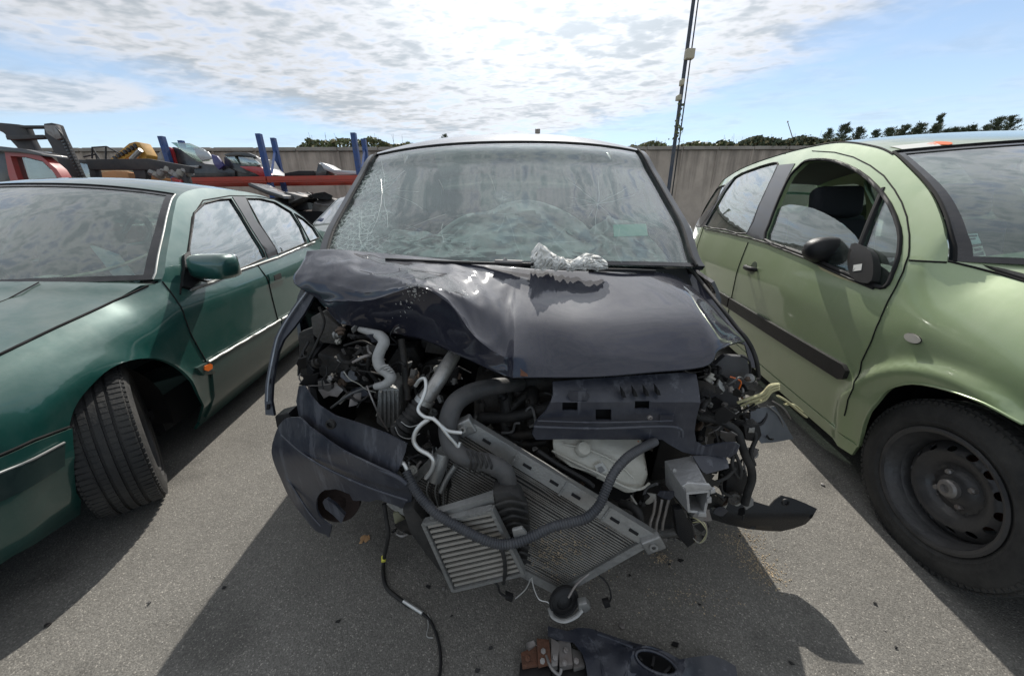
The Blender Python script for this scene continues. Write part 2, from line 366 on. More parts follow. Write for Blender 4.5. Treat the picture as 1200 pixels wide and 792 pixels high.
def panel(name, surf, outline, step, m, parent=None, th=.012, holes=(), off=0, smooth=40, mirror=None, nref=None, edge=True, build=True, f=None):
    """a curved sheet: outline (a,b) on the surface, real thickness th inward, lifted by off"""
    sa, sb = surf.sc; fn = f or surf.f
    def dens(poly):
        o = []
        for i in range(len(poly)):
            p, q = poly[i], poly[(i+1) % len(poly)]; ln = math.hypot((q[0]-p[0])*sa, (q[1]-p[1])*sb); k = max(1, int(ln/step+.5))
            o += [(p[0]+(q[0]-p[0])*t/k, p[1]+(q[1]-p[1])*t/k) for t in range(k)]
        return o
    loops = [dens(outline)]+[dens(h) for h in holes]
    vs, es = [], []
    for lp in loops:
        k = len(vs); vs += [Vector((a*sa, b*sb)) for a, b in lp]; es += [(k+i, k+(i+1) % len(lp)) for i in range(len(lp))]
    xs = [v.x for v in vs]; ys = [v.y for v in vs]; st = step*.95
    LP = [[(a*sa, b*sb) for a, b in lp] for lp in loops]
    bpts = np.array([(v.x, v.y) for v in vs])
    y = min(ys)+st*.5; row = 0
    while y < max(ys):
        x = min(xs)+st*(.5 if row % 2 else .25)
        while x < max(xs):
            if inpoly(x, y, LP[0]) and not any(inpoly(x, y, h) for h in LP[1:]):
                if ((bpts[:, 0]-x)**2+(bpts[:, 1]-y)**2).min() > (st*.45)**2: vs.append(Vector((x, y)))
            x += st
        y += st*.87; row += 1
    V, E_, Fc, _, _, _ = delaunay_2d_cdt(vs, es, [], 0, 1e-7)
    tri = []
    for f_ in Fc:
        cx = sum(V[i].x for i in f_)/len(f_); cy = sum(V[i].y for i in f_)/len(f_)
        if inpoly(cx, cy, LP[0]) and not any(inpoly(cx, cy, h) for h in LP[1:]): tri.append(tuple(f_))
    def mk(fn):
        P = [Vector(fn(v.x/sa, v.y/sb)) for v in V]
        Nn = []
        for v in V:
            a, b = v.x/sa, v.y/sb; h = 1e-3
            n = (Vector(fn(a+h/sa, b))-Vector(fn(a-h/sa, b))).cross(Vector(fn(a, b+h/sb))-Vector(fn(a, b-h/sb)))
            Nn.append(n.normalized() if n.length > 1e-12 else Vector((0,0,1)))
        # orient outward
        c = sum(P, Vector())/len(P); an = sum(Nn, Vector())
        ref = EYE-c if nref is None else (nref(c) if callable(nref) else Vector(nref))
        if an.dot(ref) < 0: Nn = [-n for n in Nn]
        return P, Nn
    res = []
    fns = [(fn, 1)] + ([(mirror, -1)] if mirror else [])
    for fnn, sg in fns:
        P, Nn = mk(fnn) if sg == 1 else (None, None)
        if sg == 1: P1, N1 = P, Nn
        else:
            # mirrored in the car's long axis: same normals mirrored
            P = [mirror(v.x/sa, v.y/sb) for v in V]; Nn = [MIRN(n) for n in N1]
        used = sorted({i for t in tri for i in t}); mp = {k: i for i, k in enumerate(used)}; n = len(used)
        A = [P[k]+Nn[k]*off for k in used]
        fs = []
        T2 = []
        for t in tri:
            a, b, c_ = (mp[i] for i in t[:3]); nn_ = (A[b]-A[a]).cross(A[c_]-A[a])
            T2.append((a, b, c_) if nn_.dot(Nn[t[0]]) > 0 else (a, c_, b))
            if len(t) > 3: pass
        if th:
            B = [P[k]+Nn[k]*(off-th) for k in used]
            fs = T2+[tuple(i+n for i in t[::-1]) for t in T2]
            ec = {}
            for t in T2:
                for i in range(3):
                    e = (t[i], t[(i+1) % 3]); ec[e] = 1
            for (a, b) in ec:
                if (b, a) not in ec: fs.append((b, a, a+n, b+n))
            me = mesh_(A+B, fs, name)
        else: me = mesh_(A, T2, name)
        res.append(link(name, me, parent, m, smooth))
    return res if mirror else res[0]
MIRN = lambda n: n
# ---------------- materials ----------------
M_blk = mat('black_plastic', (.011,.011,.012), .42, spec=.3, bump=.2, bscale=300, dirt=.35, dirtcol=(.06,.055,.05))
M_rub = mat('rubber', (.016,.016,.016), .6, spec=.35, dirt=.35, dirtcol=(.11,.10,.09), dscale=9, bump=.2, bscale=150)
M_dark = mat('shade_black', (.006,.006,.007), .9)  # near-black put in for deep shade in bays, slots and openings
M_trim = mat('window_trim', (.012,.012,.013), .65, spec=.3)
M_gap = mat('panel_gap', (.003,.003,.003), .9)
M_chr = mat('bright_trim', (.36,.37,.36), .5, .6, dirt=.3)
M_alu = mat('cast_aluminium', (.30,.30,.29), .48, .7, bump=.4, bscale=120, dirt=.55, dirtcol=(.07,.065,.06), dscale=14)
M_alu2 = mat('radiator_aluminium', (.36,.36,.35), .42, .75, dirt=.45, dirtcol=(.12,.11,.10), dscale=10, bump=.2, bscale=200)
M_green = mat('dark_green_paint', (.005,.070,.058), .30, .25, 1.0, updust=.42, dirt=.10, dirtcol=(.26,.27,.25), dscale=2.2, scr=.05, coatr=.05)
M_c3 = mat('pale_green_paint', (.285,.370,.195), .34, .3, 1.0, updust=.3, dustcol=(.42,.42,.35), dirt=.25, dirtcol=(.38,.39,.32), dscale=1.6, scr=.03, coatr=.04)
M_navy = mat('midnight_paint', (.016,.017,.028), .55, 0, 1.0, updust=.13, dustcol=(.20,.20,.22), dirt=.14, dirtcol=(.10,.10,.11), dscale=5, coatr=.06, spec=.08)
M_navyp = mat('midnight_plastic', (.020,.023,.035), .40, 0, .25, dirt=.32, dirtcol=(.12,.12,.125), dscale=7, bump=.12, bscale=60, scr=.42, coatr=.3)
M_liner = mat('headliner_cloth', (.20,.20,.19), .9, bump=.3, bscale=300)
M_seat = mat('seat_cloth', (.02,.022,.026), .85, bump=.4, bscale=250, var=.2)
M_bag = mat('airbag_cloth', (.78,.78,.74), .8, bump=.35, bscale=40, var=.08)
M_frit = mat('ceramic_border', (.012,.012,.013), .18, coat=.4, dirt=.3, dirtcol=(.10,.09,.09), dscale=5)
M_orange = mat('orange_lens', (.75,.16,.02), .2, coat=.6)
M_clear = mat('clear_lens', (.55,.52,.45), .2, coat=.8)
M_tyre = mat('tyre_rubber', (.020,.020,.020), .75, bump=.25, bscale=90, dirt=.45, dirtcol=(.10,.095,.085), dscale=8)
M_rim = mat('black_steel', (.055,.055,.057), .38, .3, dirt=.5, dirtcol=(.10,.095,.09), dscale=12, bump=.15, bscale=60)
M_rust = mat('rust', (.13,.055,.03), .85, bump=.5, bscale=90, dirt=.6, dirtcol=(.07,.05,.04), dscale=25)
M_greyal = mat('grey_alloy', (.26,.25,.24), .45, .5, dirt=.5, dirtcol=(.12,.07,.05), dscale=12)
M_mirr = mat('mirror_glass', (.6,.6,.6), .03, 1)
M_gl_side = glass('side_glass', (.50,.66,.66), .24, 1.9, wav=.06, haze=.05)
M_gl_c3 = glass('pale_green_car_glass', (.72,.84,.78), .14, 1.5, wav=.06, haze=.06)
M_gl_open = glass('lowered_glass', (.70,.80,.76), .10, 1.3, wav=.04, haze=.12)
M_gl_ws = glass('windscreen_glass', (.82,.92,.87), .13, 1.5, wav=.06, haze=.12, hazecol=(.42,.42,.38))
M_gl_ws3 = glass('clean_windscreen_glass', (.82,.92,.87), .14, 1.5, wav=.08, haze=.05)

# ---------------- ground ----------------
def ground_mat():
    m = bpy.data.materials.new('asphalt'); m.use_nodes = True; t = m.node_tree; b = t.nodes['Principled BSDF']; lk = t.links.new
    g = t.nodes.new('ShaderNodeNewGeometry'); pos = g.outputs['Position']
    def tx(kind, sc, **k):
        n = t.nodes.new(kind); n.inputs['Scale'].default_value = sc
        for a, v in k.items(): n.inputs[a].default_value = v
        lk(pos, n.inputs['Vector']); return n
    vo = tx('ShaderNodeTexVoronoi', 330); n1 = tx('ShaderNodeTexNoise', 1.3, Detail=7, Roughness=.65); n2 = tx('ShaderNodeTexNoise', 60, Detail=4, Roughness=.7)
    vo2 = tx('ShaderNodeTexVoronoi', 160)
    cr = t.nodes.new('ShaderNodeValToRGB'); e = cr.color_ramp.elements
    e[0].position = .0; e[0].color = (.112,.104,.092,1); e[1].position = 1; e[1].color = (.36,.335,.295,1)
    x = cr.color_ramp.elements.new(.6); x.color = (.162,.154,.138,1)
    x = cr.color_ramp.elements.new(.93); x.color = (.200,.190,.168,1)
    sc = t.nodes.new('ShaderNodeSeparateColor'); lk(vo.outputs['Color'], sc.inputs[0]); lk(sc.outputs[0], cr.inputs[0])
    mr = t.nodes.new('ShaderNodeMapRange'); mr.inputs['From Min'].default_value = .3; mr.inputs['From Max'].default_value = .7; mr.inputs['To Min'].default_value = .66; mr.inputs['To Max'].default_value = 1.22
    lk(n1.outputs[0], mr.inputs['Value'])
    mr2 = t.nodes.new('ShaderNodeMapRange'); mr2.inputs['From Min'].default_value = .3; mr2.inputs['From Max'].default_value = .7; mr2.inputs['To Min'].default_value = .88; mr2.inputs['To Max'].default_value = 1.12
    lk(n2.outputs[0], mr2.inputs['Value'])
    mu = t.nodes.new('ShaderNodeMath'); mu.operation = 'MULTIPLY'; lk(mr.outputs[0], mu.inputs[0]); lk(mr2.outputs[0], mu.inputs[1])
    # oil and fluid stains
    n3 = tx('ShaderNodeTexNoise', 2.6, Detail=5, Roughness=.55); st = t.nodes.new('ShaderNodeMapRange'); st.inputs['From Min'].default_value = .54; st.inputs['From Max'].default_value = .66; st.inputs['To Min'].default_value = 1; st.inputs['To Max'].default_value = .60
    lk(n3.outputs[0], st.inputs['Value'])
    mu2 = t.nodes.new('ShaderNodeMath'); mu2.operation = 'MULTIPLY'; lk(mu.outputs[0], mu2.inputs[0]); lk(st.outputs[0], mu2.inputs[1])
    vm = t.nodes.new('ShaderNodeVectorMath'); vm.operation = 'SCALE'; lk(cr.outputs[0], vm.inputs[0]); lk(mu2.outputs[0], vm.inputs['Scale'])
    lk(vm.outputs[0], b.inputs['Base Color']); b.inputs['Roughness'].default_value = .82
    ad = t.nodes.new('ShaderNodeMath'); ad.operation = 'ADD'; lk(vo.outputs['Distance'], ad.inputs[0]); lk(vo2.outputs['Distance'], ad.inputs[1])
    bn = t.nodes.new('ShaderNodeBump'); bn.invert = True; bn.inputs['Strength'].default_value = .55; bn.inputs['Distance'].default_value = .002
    lk(ad.outputs[0], bn.inputs['Height']); lk(bn.outputs[0], b.inputs['Normal']); return m
M_asph = ground_mat()
g_ = MB(); g_.add([(-1500,-1500,0),(1500,-1500,0),(1500,1500,0),(-1500,1500,0)], [(0,1,2,3)])
tag(g_.build('ground', M_asph, smooth=0, fix=False), kind='structure')

# ---------------- wheels ----------------
def wheel(name, c, ax, R, wd, rr, parent, style='steel', spin=0, treads=True):
    """ax points to the outer face; c is the wheel centre"""
    c = Vector(c); ax = Vector(ax).normalized()
    root = bpy.data.objects.new(name, None); COL.objects.link(root); root.parent = parent; root.location = c-ORG[parent.name]; ORG[root.name] = c; root.empty_display_size = .1
    h = wd/2; g = .007
    prof = [(rr-.012, -h*.72), (rr+.01, -h*.86), (rr+.03, -h*.98), (R-.055, -h*1.02), (R-.028, -h*.97), (R-.010, -h*.88), (R-.002, -h*.76)]
    for k, x in enumerate((-.42, -.14, .14, .42)):
        prof += [(R, h*(x-.045)-.0), (R-g, h*(x-.035)), (R-g, h*(x+.035)), (R, h*(x+.045))]
    prof += [(R-.002, h*.76), (R-.010, h*.88), (R-.028, h*.97), (R-.045, h*1.0), (R-.055, h*1.03), (R-.060, h*1.02), (rr+.032, h*.99), (rr+.028, h*1.0), (rr+.01, h*.86), (rr-.012, h*.72)]
    t = MB(); t.lathe(c, ax, prof, 96)
    if treads:   # lateral sipes: real notches as slim raised blocks on the shoulders
        u = Vector((0,0,1)); x = ax.cross(u).normalized(); y = ax.cross(x)
        for k in range(84):
            a = 2*math.pi*k/84; rd = x*math.cos(a)+y*math.sin(a); tg = ax.cross(rd)
            for s_ in (-1, 1):
                Mx = Matrix((tg, ax*s_, rd)).transposed(); t.box(c+rd*(R-.0015)+ax*(s_*h*.66), (R*2*math.pi/84*.72, h*.34, .006), Mx)
                t.box(c+rd*(R-.012)+ax*(s_*h*.89), (R*2*math.pi/84*.6, h*.08, .010), Mx)
                t.box(c+rd*(R-.0015)+ax*(s_*h*.28), (R*2*math.pi/84*.80, h*.20, .006), Mx)
    t.build('tyre', M_tyre, root, 35)
    r = MB(); r.lathe(c, ax, [(rr-.03, -h*.75), (rr-.004, -h*.75), (rr-.018, -h*.4), (rr-.032, 0), (rr-.026, h*.45), (rr-.008, h*.70), (rr+.004, h*.80), (rr+.010, h*.86), (rr+.012, h*.94), (rr+.004, h*.97), (rr-.006, h*.92), (rr-.010, h*.80), (rr-.022, h*.62), (rr-.026, h*.35)], 64)
    r.build('rim', M_rim, root, 35)
    # pressed disc with real round openings
    x = ax.cross(Vector((0,0,1))).normalized(); y = ax.cross(x)
    Rd = rr-.024
    ptab = [(0, .38), (.028, .38), (.030, .34), (.045, .33), (.062, .20), (.075, .16), (Rd*.52, .30), (Rd*.66, .42), (Rd*.76, .44), (Rd*.86, .32), (Rd, .10)]
    def fdisc(a, b):
        q = math.hypot(a, b); return c+x*a+y*b+ax*(h*lin(q, ptab)*1.1)
    sf = Surf(fdisc, (-Rd, Rd), (-Rd, Rd), pix=False)
    cir = lambda cx, cy, r1, n=14, r2=None, ro=0: [(cx+math.cos(ro)*r1*math.cos(2*math.pi*k/n)-math.sin(ro)*(r2 or r1)*math.sin(2*math.pi*k/n), cy+math.sin(ro)*r1*math.cos(2*math.pi*k/n)+math.cos(ro)*(r2 or r1)*math.sin(2*math.pi*k/n)) for k in range(n)]
    nh = 14 if style == 'steel' else 8
    holes = [cir(Rd*.82*math.cos(a), Rd*.82*math.sin(a), .0105, 12, .014, a) for a in (2*math.pi*k/nh+spin for k in range(nh))]
    panel('wheel_disc', sf, cir(0, 0, Rd, 72), .008, M_rim, root, th=.004, holes=holes, nref=ax, smooth=30)
    b = MB()
    for k in range(4):
        a = 2*math.pi*k/4+.5+spin; p = c+(x*math.cos(a)+y*math.sin(a))*.054
        b.lathe(p+ax*(h*.2), ax, [(.010,0),(.010,.014),(.007,.018),(0,.018)], 6)
    b.lathe(c+ax*(h*.40), ax, [(.030,0),(.030,.012),(.024,.018),(.014,.020),(.012,.010),(0,.010)], 24)
    b.build('wheel_nuts', M_greyal, root, 30)
    k = MB(); k.lathe(c-ax*(h*.3), ax, [(.0,0),(rr*.62,0),(rr*.62,.01),(0,.01)], 32); k.build('brake_disc', M_rust, root, 30)
    return root

# ---------------- generic car shell ----------------
class Car:
    def __init__(s, root, O, yaw, side, hw, lower, tumble, zt, wing=(.14, .25), cab=(.2, .45), flare=None, umin=-.9, umax=3.4):
        s.root = root; s.O = Vector((O[0], O[1], 0)); a = R_(yaw)
        s.ud = Vector((math.sin(a), math.cos(a), 0)); s.vd = Vector((-math.cos(a), math.sin(a), 0))*(1 if side < 0 else -1)
        s.hw, s.lower, s.tumble, s.zt, s.wing, s.cab, s.flare = hw, lower, tumble, zt, wing, cab, flare
        s.S = Surf(lambda u, z: s.W(u, s.vS(u, z), z), (umin, umax), (.12, 1.6), n=110)
        s.Sm = lambda u, z: s.W(u, -s.vS(u, z), z)
    def W(s, u, v, z): return s.O+s.ud*u+s.vd*v+Vector((0,0,z))
    def vS(s, u, z):
        v = csp(u, s.hw)-s.lower(z); b = sst(u, *s.cab)
        a, h = s.wing; zt = csp(u, s.zt); k = max(0, z-(zt-h))/h
        v -= b*s.tumble(z)+(1-b)*a*min(k, 1.5)**2
        if s.flare:
            for (uc, zc, r, am, w) in s.flare:
                d = math.hypot(u-uc, z-zc)-r; v += am*math.exp(-(d/w)**2 if d > 0 else -(d/(w*2))**2)
        return v
    def ref(s, c): return c-(s.O+s.ud*1.3+Vector((0,0,.55)))
    def side(s, name, out, m, step=.05, th=.012, holes=(), off=0, both=True, par=None, smooth=40):
        global MIRN
        MIRN = lambda n: n-s.vd*(2*n.dot(s.vd))
        return panel(name, s.S, out, step, m, par or s.root, th, holes, off, smooth, s.Sm if both else None, nref=s.ref)
    def seam(s, pts, r=.0028, name='panel_gap', m=None, off=0.0013, both=True, closed=False, sub=1, par=None):
        pts = [tuple(p) for p in pts]
        if closed: pts = pts+[pts[0]]
        q = [pts[0]]
        for p0, p1 in zip(pts, pts[1:]):
            k = max(1, int(math.hypot(p1[0]-p0[0], p1[1]-p0[1])/.025)); q += [(p0[0]+(p1[0]-p0[0])*i/k, p0[1]+(p1[1]-p0[1])*i/k) for i in range(1, k+1)]
        pts = q
        for f in ([s.S.f, s.Sm] if both else [s.S.f]):
            P = []
            for i in range(len(pts)):
                p = Vector(f(*pts[i])); sg = 1 if f is s.S.f else -1; P.append(p+s.vd*(off*sg))
            t = MB(); t.tube(P, r, 6, sub); t.build(name, m or M_gap, par or s.root, 60)
    def setE(s, pts):
        s.E = [Vector((a, b, 0)) for a, b in pts]; s.Ed, _ = catm(s.E, None, 6)
    def Eq(s, q):
        k = q*(len(s.Ed)-1); i = min(int(k), len(s.Ed)-2); i = max(i, 0); return s.Ed[i].lerp(s.Ed[i+1], k-i)
    def setT(s, bulge, crown, pw=2.4):
        s.bulge, s.crown, s.pw = bulge, crown, pw
        def f(q, w):
            e = s.Eq(q); ww = min(1.02, abs(w))
            return s.W(e.x-csp(q, bulge)*(1-ww*ww), s.vS(e.x, e.y)*w, e.y+csp(q, crown)*(1-ww**pw))
        s.T = Surf(f, (0, 1), (-1, 1), sc=(len(s.E)*.33, .7), n=80)
    def top(s, name, q0, q1, m, w=1.0, step=.06, th=.01, off=0, par=None, holes=()):
        n = 12; k = 24
        out = [(q0, w*(-1+2*i/n)) for i in range(n)]+[(q0+(q1-q0)*i/k, w) for i in range(k)]+[(q1, w*(1-2*i/n)) for i in range(n)]+[(q1+(q0-q1)*i/k, -w) for i in range(k)]
        return panel(name, s.T, out, step, m, par or s.root, th, holes, off, nref=s.ref)
    def setH(s, seam, crown):
        tab = sorted(seam)
        def f(u, w):
            z = lin(u, tab); return s.W(u-(.10*(1-w*w) if u > .15 else .10*(1-w*w)*sst(u, -.5, .15)), s.vS(u, z)*w, z+csp(u, crown)*(1-abs(w)**2.2))
        s.H = Surf(f, (tab[0][0], tab[-1][0]), (-1, 1), sc=(1, .8), n=60, pix=False)
    def interior(s, zf=.25, u0=.35, u1=2.9, hw=.66, dash=(.42, .86), seats=((1.05,.34),(1.05,-.34)), steer=None, seatz=.55, smat=None, headz=1.18):
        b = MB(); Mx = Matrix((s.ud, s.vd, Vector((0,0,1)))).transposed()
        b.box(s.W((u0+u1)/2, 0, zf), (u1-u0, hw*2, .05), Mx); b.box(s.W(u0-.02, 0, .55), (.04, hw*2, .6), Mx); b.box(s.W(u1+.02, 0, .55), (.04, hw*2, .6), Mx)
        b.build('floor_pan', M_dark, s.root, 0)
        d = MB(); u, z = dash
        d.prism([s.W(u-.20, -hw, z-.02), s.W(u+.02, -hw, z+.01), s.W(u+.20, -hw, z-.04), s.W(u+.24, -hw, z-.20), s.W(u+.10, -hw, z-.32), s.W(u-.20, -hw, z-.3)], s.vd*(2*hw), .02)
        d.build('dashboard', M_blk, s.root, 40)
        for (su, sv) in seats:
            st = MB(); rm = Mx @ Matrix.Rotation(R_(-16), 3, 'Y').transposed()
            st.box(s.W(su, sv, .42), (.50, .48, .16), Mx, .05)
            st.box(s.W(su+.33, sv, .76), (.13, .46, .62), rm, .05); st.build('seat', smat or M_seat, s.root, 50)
            h = MB(); h.box(s.W(su+.43, sv, headz), (.10, .28, .19), rm, .045); h.build('headrest', smat or M_seat, s.root, 50)
        if steer:
            su, sv = steer; ax = (s.ud*.85+Vector((0,0,.5))).normalized(); c = s.W(su, sv, .92); q = MB(); x = ax.cross(Vector((0,0,1))).normalized(); y = ax.cross(x)
            q.tube([c+(x*math.cos(a)+y*math.sin(a))*.185 for a in (2*math.pi*k/24 for k in range(25))], .014, 8, 1)
            for a in (0, math.pi, -math.pi/2): q.bar(c, c+(x*math.cos(a)+y*math.sin(a))*.18, .03, .012)
            q.lathe(c, ax, [(0,.03),(.05,.025),(.06,0),(.05,-.02)], 20); q.build('steering_wheel', M_blk, s.root)
    def under(s, u0, u1, hw=.70, z0=.17, z1=.34, arches=(), R=.36):
        Mx = Matrix((s.ud, s.vd, Vector((0,0,1)))).transposed(); b = MB()
        b.box(s.W((arches[0]+R+arches[1]-R)/2, 0, (z0+z1)/2), (arches[1]-arches[0]-2*R, hw*2, z1-z0), Mx)
        b.box(s.W((u0+u1)/2, 0, (z0+z1)/2+.05), (u1-u0, hw*1.1, z1-z0), Mx); b.build('underbody', M_dark, s.root, 0)
        for uc in arches:
            for sg in (1, -1):
                m_ = MB(); n = 20; vs, fs = [], []
                for i in range(n+1):
                    a = math.pi*1.16*i/n-math.pi*.08; 
                    for v in (.30, hw+.06): vs.append(s.W(uc+R*math.cos(a), sg*v, .29+R*math.sin(a)))
                for i in range(n): fs.append((2*i, 2*i+1, 2*i+3, 2*i+2))
                k = len(vs); vs.append(s.W(uc, sg*.30, .29)); fs += [(2*i, 2*i+2, k) for i in range(n)]
                m_.add(vs, fs); m_.build('wheel_arch_liner', M_blk, s.root, 50, fix=False)
# ================= dark green saloon, left =================
root = thing('saloon_car', 'dark green four door saloon parked at the left with its front wheel turned out', 'car', (-2.35, 1.03, 0))
tum = lambda z: .07*sst(z, .72, .9)+max(0, z-.9)*.5+.15*max(0, z-.9)**2
g406 = Car(root, (-2.36, 1.03), -6.5, 1,
    [(-1.02,.02),(-.99,.30),(-.93,.50),(-.82,.66),(-.65,.78),(-.4,.845),(0,.87),(1.2,.875),(2.2,.86),(2.9,.82),(3.2,.76),(3.4,.64),(3.46,.45),(3.49,.05)],
    lambda z: .25*max(0, .4-z)+.5*max(0, .24-z), tum,
    [(-1.0,.62),(-.8,.70),(-.5,.765),(-.2,.806),(0,.835),(.32,.885),(.6,.90),(3.5,.92)], wing=(.17,.24), cab=(.28,.50), flare=[(.02,.30,.345,.012,.03),(2.62,.30,.345,.012,.03)], umin=-1.02, umax=3.49)
g = g406; X = g.S.px
ARC = lambda uc, r, zc=.30, a0=192, a1=-12, n=18: [(uc+r*math.cos(R_(a0+(a1-a0)*k/n)), zc+r*math.sin(R_(a0+(a1-a0)*k/n))) for k in range(n+1)]
wseam = X([(173,335),(147,347),(120,359),(67,383),(0,415)])
wseam_full = wseam+[(-.40,.765),(-.62,.725),(-.82,.66)]
dseam = X([(190,330),(198,340),(207,353),(216,372),(223,391),(240,421),(247,442),(253,464)])
arch = sm(X([(81,500),(88,477),(103,456),(129,432),(159,421),(189,421),(214,434),(232,460),(238,480),(234,494)]), 4)
bse = X([(81,500),(40,515),(0,533)])
a_top = X([(188,327)])[0]
sill = X([(236,499),(315,432),(335,416)])
us = sill[-1][0]; zs = sum(p[1] for p in sill)/3
front = arch[0]; uf = front[0]
# wing
wing = wseam_full+[(-.84,.52),(-.6,.56)]+bse[::-1][0:1]+[bse[1]]+arch+[(dseam[-1][0]+.0, zs)]+dseam[::-1]
g.side('front_wing', wing, M_green, .03)
bump = [(-.86,.51),(-.6,.555)]+[bse[2], bse[1], bse[0]]+X([(82,520),(83,545),(86,575),(92,600)])+[(-.34,.20),(-.6,.19),(-.9,.20),(-1.0,.22),(-1.0,.50)]
g.side('front_bumper', [(a, b-.006) for a, b in bump], M_green, .04, off=.008)
st = X([(69,520),(69,546),(0,585),(0,552)])
g.side('bumper_strip', [st[0], st[1], st[2], (-.6,.46), (-.9,.455), (-.9,.51), (-.6,.52), st[3]], mat('bumper_strip_dark', (.014,.030,.028), .4, coat=.3, dirt=.2, dirtcol=(.1,.11,.1)), .04, off=.018, th=.018)
tt = X([(69,519),(0,551.5)]); g.seam([tt[0], tt[1], (-.6,.52), (-.9,.51)], .004, 'bumper_strip_bead', M_chr, .016)
# bonnet
g.setH([(a, b) for a, b in wseam_full]+[(.40, wseam[0][1]+.006)], [(-.85,.01),(-.4,.045),(.4,.06)])
hu0, hu1 = -.80, wseam[0][0]+.03
nH = 16
panel('bonnet', g.H, [(hu0, -1+2*i/nH) for i in range(nH+1)]+[(hu1, 1-2*i/nH) for i in range(nH+1)], .05, M_green, root, .012, off=.002, nref=(0,0,1))
for wv in (.62, -.62):
    t = MB(); t.tube([g.H.f(hu0+(hu1-.06-hu0)*k/10, wv+.10*wv*(1-k/10))+Vector((0,0,.0015)) for k in range(11)], .0022, 6, 1); t.build('bonnet_crease_shade', M_gap, root)  # near-black line painting the shade along the crease
g.seam(wseam_full, .0045)
g.seam(dseam, .003); g.seam(bse+[(-.6,.555),(-.85,.51)], .004)
# belt and doors
belt = X([(190,330),(218,333),(248,330),(277,317),(325,301.7),(348,292),(370,283)])
bu = belt[1:]; ub = 2.55
bz = lambda u: lin(u, sorted(belt))
bsm = X([(287,338),(297,300)])   # door split lower
usp = X([(303,312)])[0][0]
spx = [(usp, bz(usp)), (usp-.01, .80), (usp-.02, .60), (usp-.02, .40), (usp, zs)]
g.side('front_door', belt[0:1]+[p for p in belt[1:] if p[0] < usp-.02]+spx+[(dseam[-1][0], zs)]+dseam[::-1][:-1], M_green, .05)
ur = ub-.12
rdoor = [(usp, bz(usp))]+[p for p in belt[1:] if usp+.02 < p[0] < ur-.1]+[(ur, bz(ur))]+[(ur+.02,.80),(ur-.02,.66)]+[(2.62+.36*math.cos(R_(t)), .30+.36*math.sin(R_(t))) for t in (125,145,165,185)]+[(2.62-.36, zs)]+spx[::-1][:-1]
g.side('rear_door', rdoor, M_green, .05)
quart = [(ur, bz(ur)), (2.75,.93), (3.2,.935), (3.44,.90), (3.47,.75), (3.47,.52), (3.02,.50)]+ARC(2.62, .36, .30, 0, 125, 12)+[(ur-.02,.66),(ur+.02,.80)]
g.side('rear_wing', quart, M_green, .05)
g.side('rear_bumper', [(3.00,.49),(3.47,.51),(3.48,.40),(3.46,.22),(2.98,.20)], M_green, .05, off=.01)
g.seam(spx, .0032); g.seam([(ur, bz(ur)),(ur+.02,.80),(ur-.02,.66)], .003)
g.side('sill_panel', [(arch[-1][0]+.005, zs-.005), (2.26, zs-.005), (2.24,.14), (arch[-1][0]+.02,.14)], M_green, .06)
# grey lower cladding and bright strip on the doors
ml = X([(240,426),(343,366)])
mz0, mz1 = ml[0][1], ml[1][1]
M_clad = mat('grey_cladding', (.010,.050,.042), .35, .1, .4, dirt=.3, dirtcol=(.16,.16,.15), dscale=3)
mz = lambda u: mz0+(mz1-mz0)*(u-ml[0][0])/(ml[1][0]-ml[0][0])
for (a, b) in ((ml[0][0]+.01, usp-.012), (usp+.01, 2.22)):
    g.side('door_cladding', [(a, mz(a)), (b, mz(b)), (b, zs+.07), (a+(.02 if a < 1 else 0), zs+.06)], M_clad, .06, off=.012)
    g.seam([(a, mz(a)+.004), ((a+b)/2, mz((a+b)/2)+.004), (b, mz(b)+.004)], .0075, 'side_moulding', M_chr, .012)
r_ = X([(236,429.5),(242,426),(245,427.5),(245,432),(240,435),(236,434)])
g.side('wing_moulding', X([(228,431),(240,425),(247,423.5),(249,437),(236,440)]), M_clad, .03, off=.012)
g.side('side_indicator', r_, M_orange, .02, off=.017, th=.01)
# greenhouse
Ep = X([(190,327),(195,300),(200,272),(204,248),(211,229),(233,221),(262,222),(293,226),(315,232),(333,240),(352,252),(368,266)])+[(2.78,.93)]
Ep = [Ep[0]]+[p for p in Ep[1:]]
g.setE(Ep)
g.setT([(0,.24),(.30,.12),(.36,.10),(.6,0),(.8,-.05),(1,-.15)], [(0,.03),(.30,.055),(.6,.06),(.8,.05),(1,.01)])
w1 = sm(X([(219,325),(221,290),(227,250),(240,238),(256,234),(270,233),(281,250),(295,274),(311,302),(277,317),(245,330)]), 1)
w2 = X([(288,232.5),(305,233),(322,237),(341,248.5),(352,266),(359,284),(343,291),(325,298),(306,266)])
w3 = X([(345,250.5),(356,257),(367,267),(374,278.5),(363,283),(354,266)])
Ein = [(e.x, e.y) for e in g.Ed]
frame_out = Ein+[(2.6, bz(2.4)+.005)]+[p for p in belt[::-1] if p[0] < 2.6]
g.side('window_frame', frame_out, M_green, .045, holes=[w1, w2, w3], th=.02)
for w_ in (w1, w2, w3):
    g.side('side_window', w_, M_gl_side, .08, off=-.006, th=.003)
    g.seam(w_, .0055, 'window_seal', M_trim, .002, closed=True)
g.side('door_pillar_trim', X([(272,231),(287,231),(298,256),(325,298),(314,303),(293,266)]), mat('satin_black', (.03,.03,.032), .3, coat=.4), .04, off=.004, th=.006)
g.seam([(a, b+.002) for a, b in X([(222,340),(248,331),(277,318.5),(325,302),(348,292),(368,284)])], .0075, 'belt_moulding', M_chr, .006)
g.seam(X([(211,345),(214,325),(219,300),(225,255),(238,235),(270,229.5),(300,230),(322,234),(343,245),(365,262),(378,280)]), .004, 'door_gap', M_gap, .0)
qh = .335
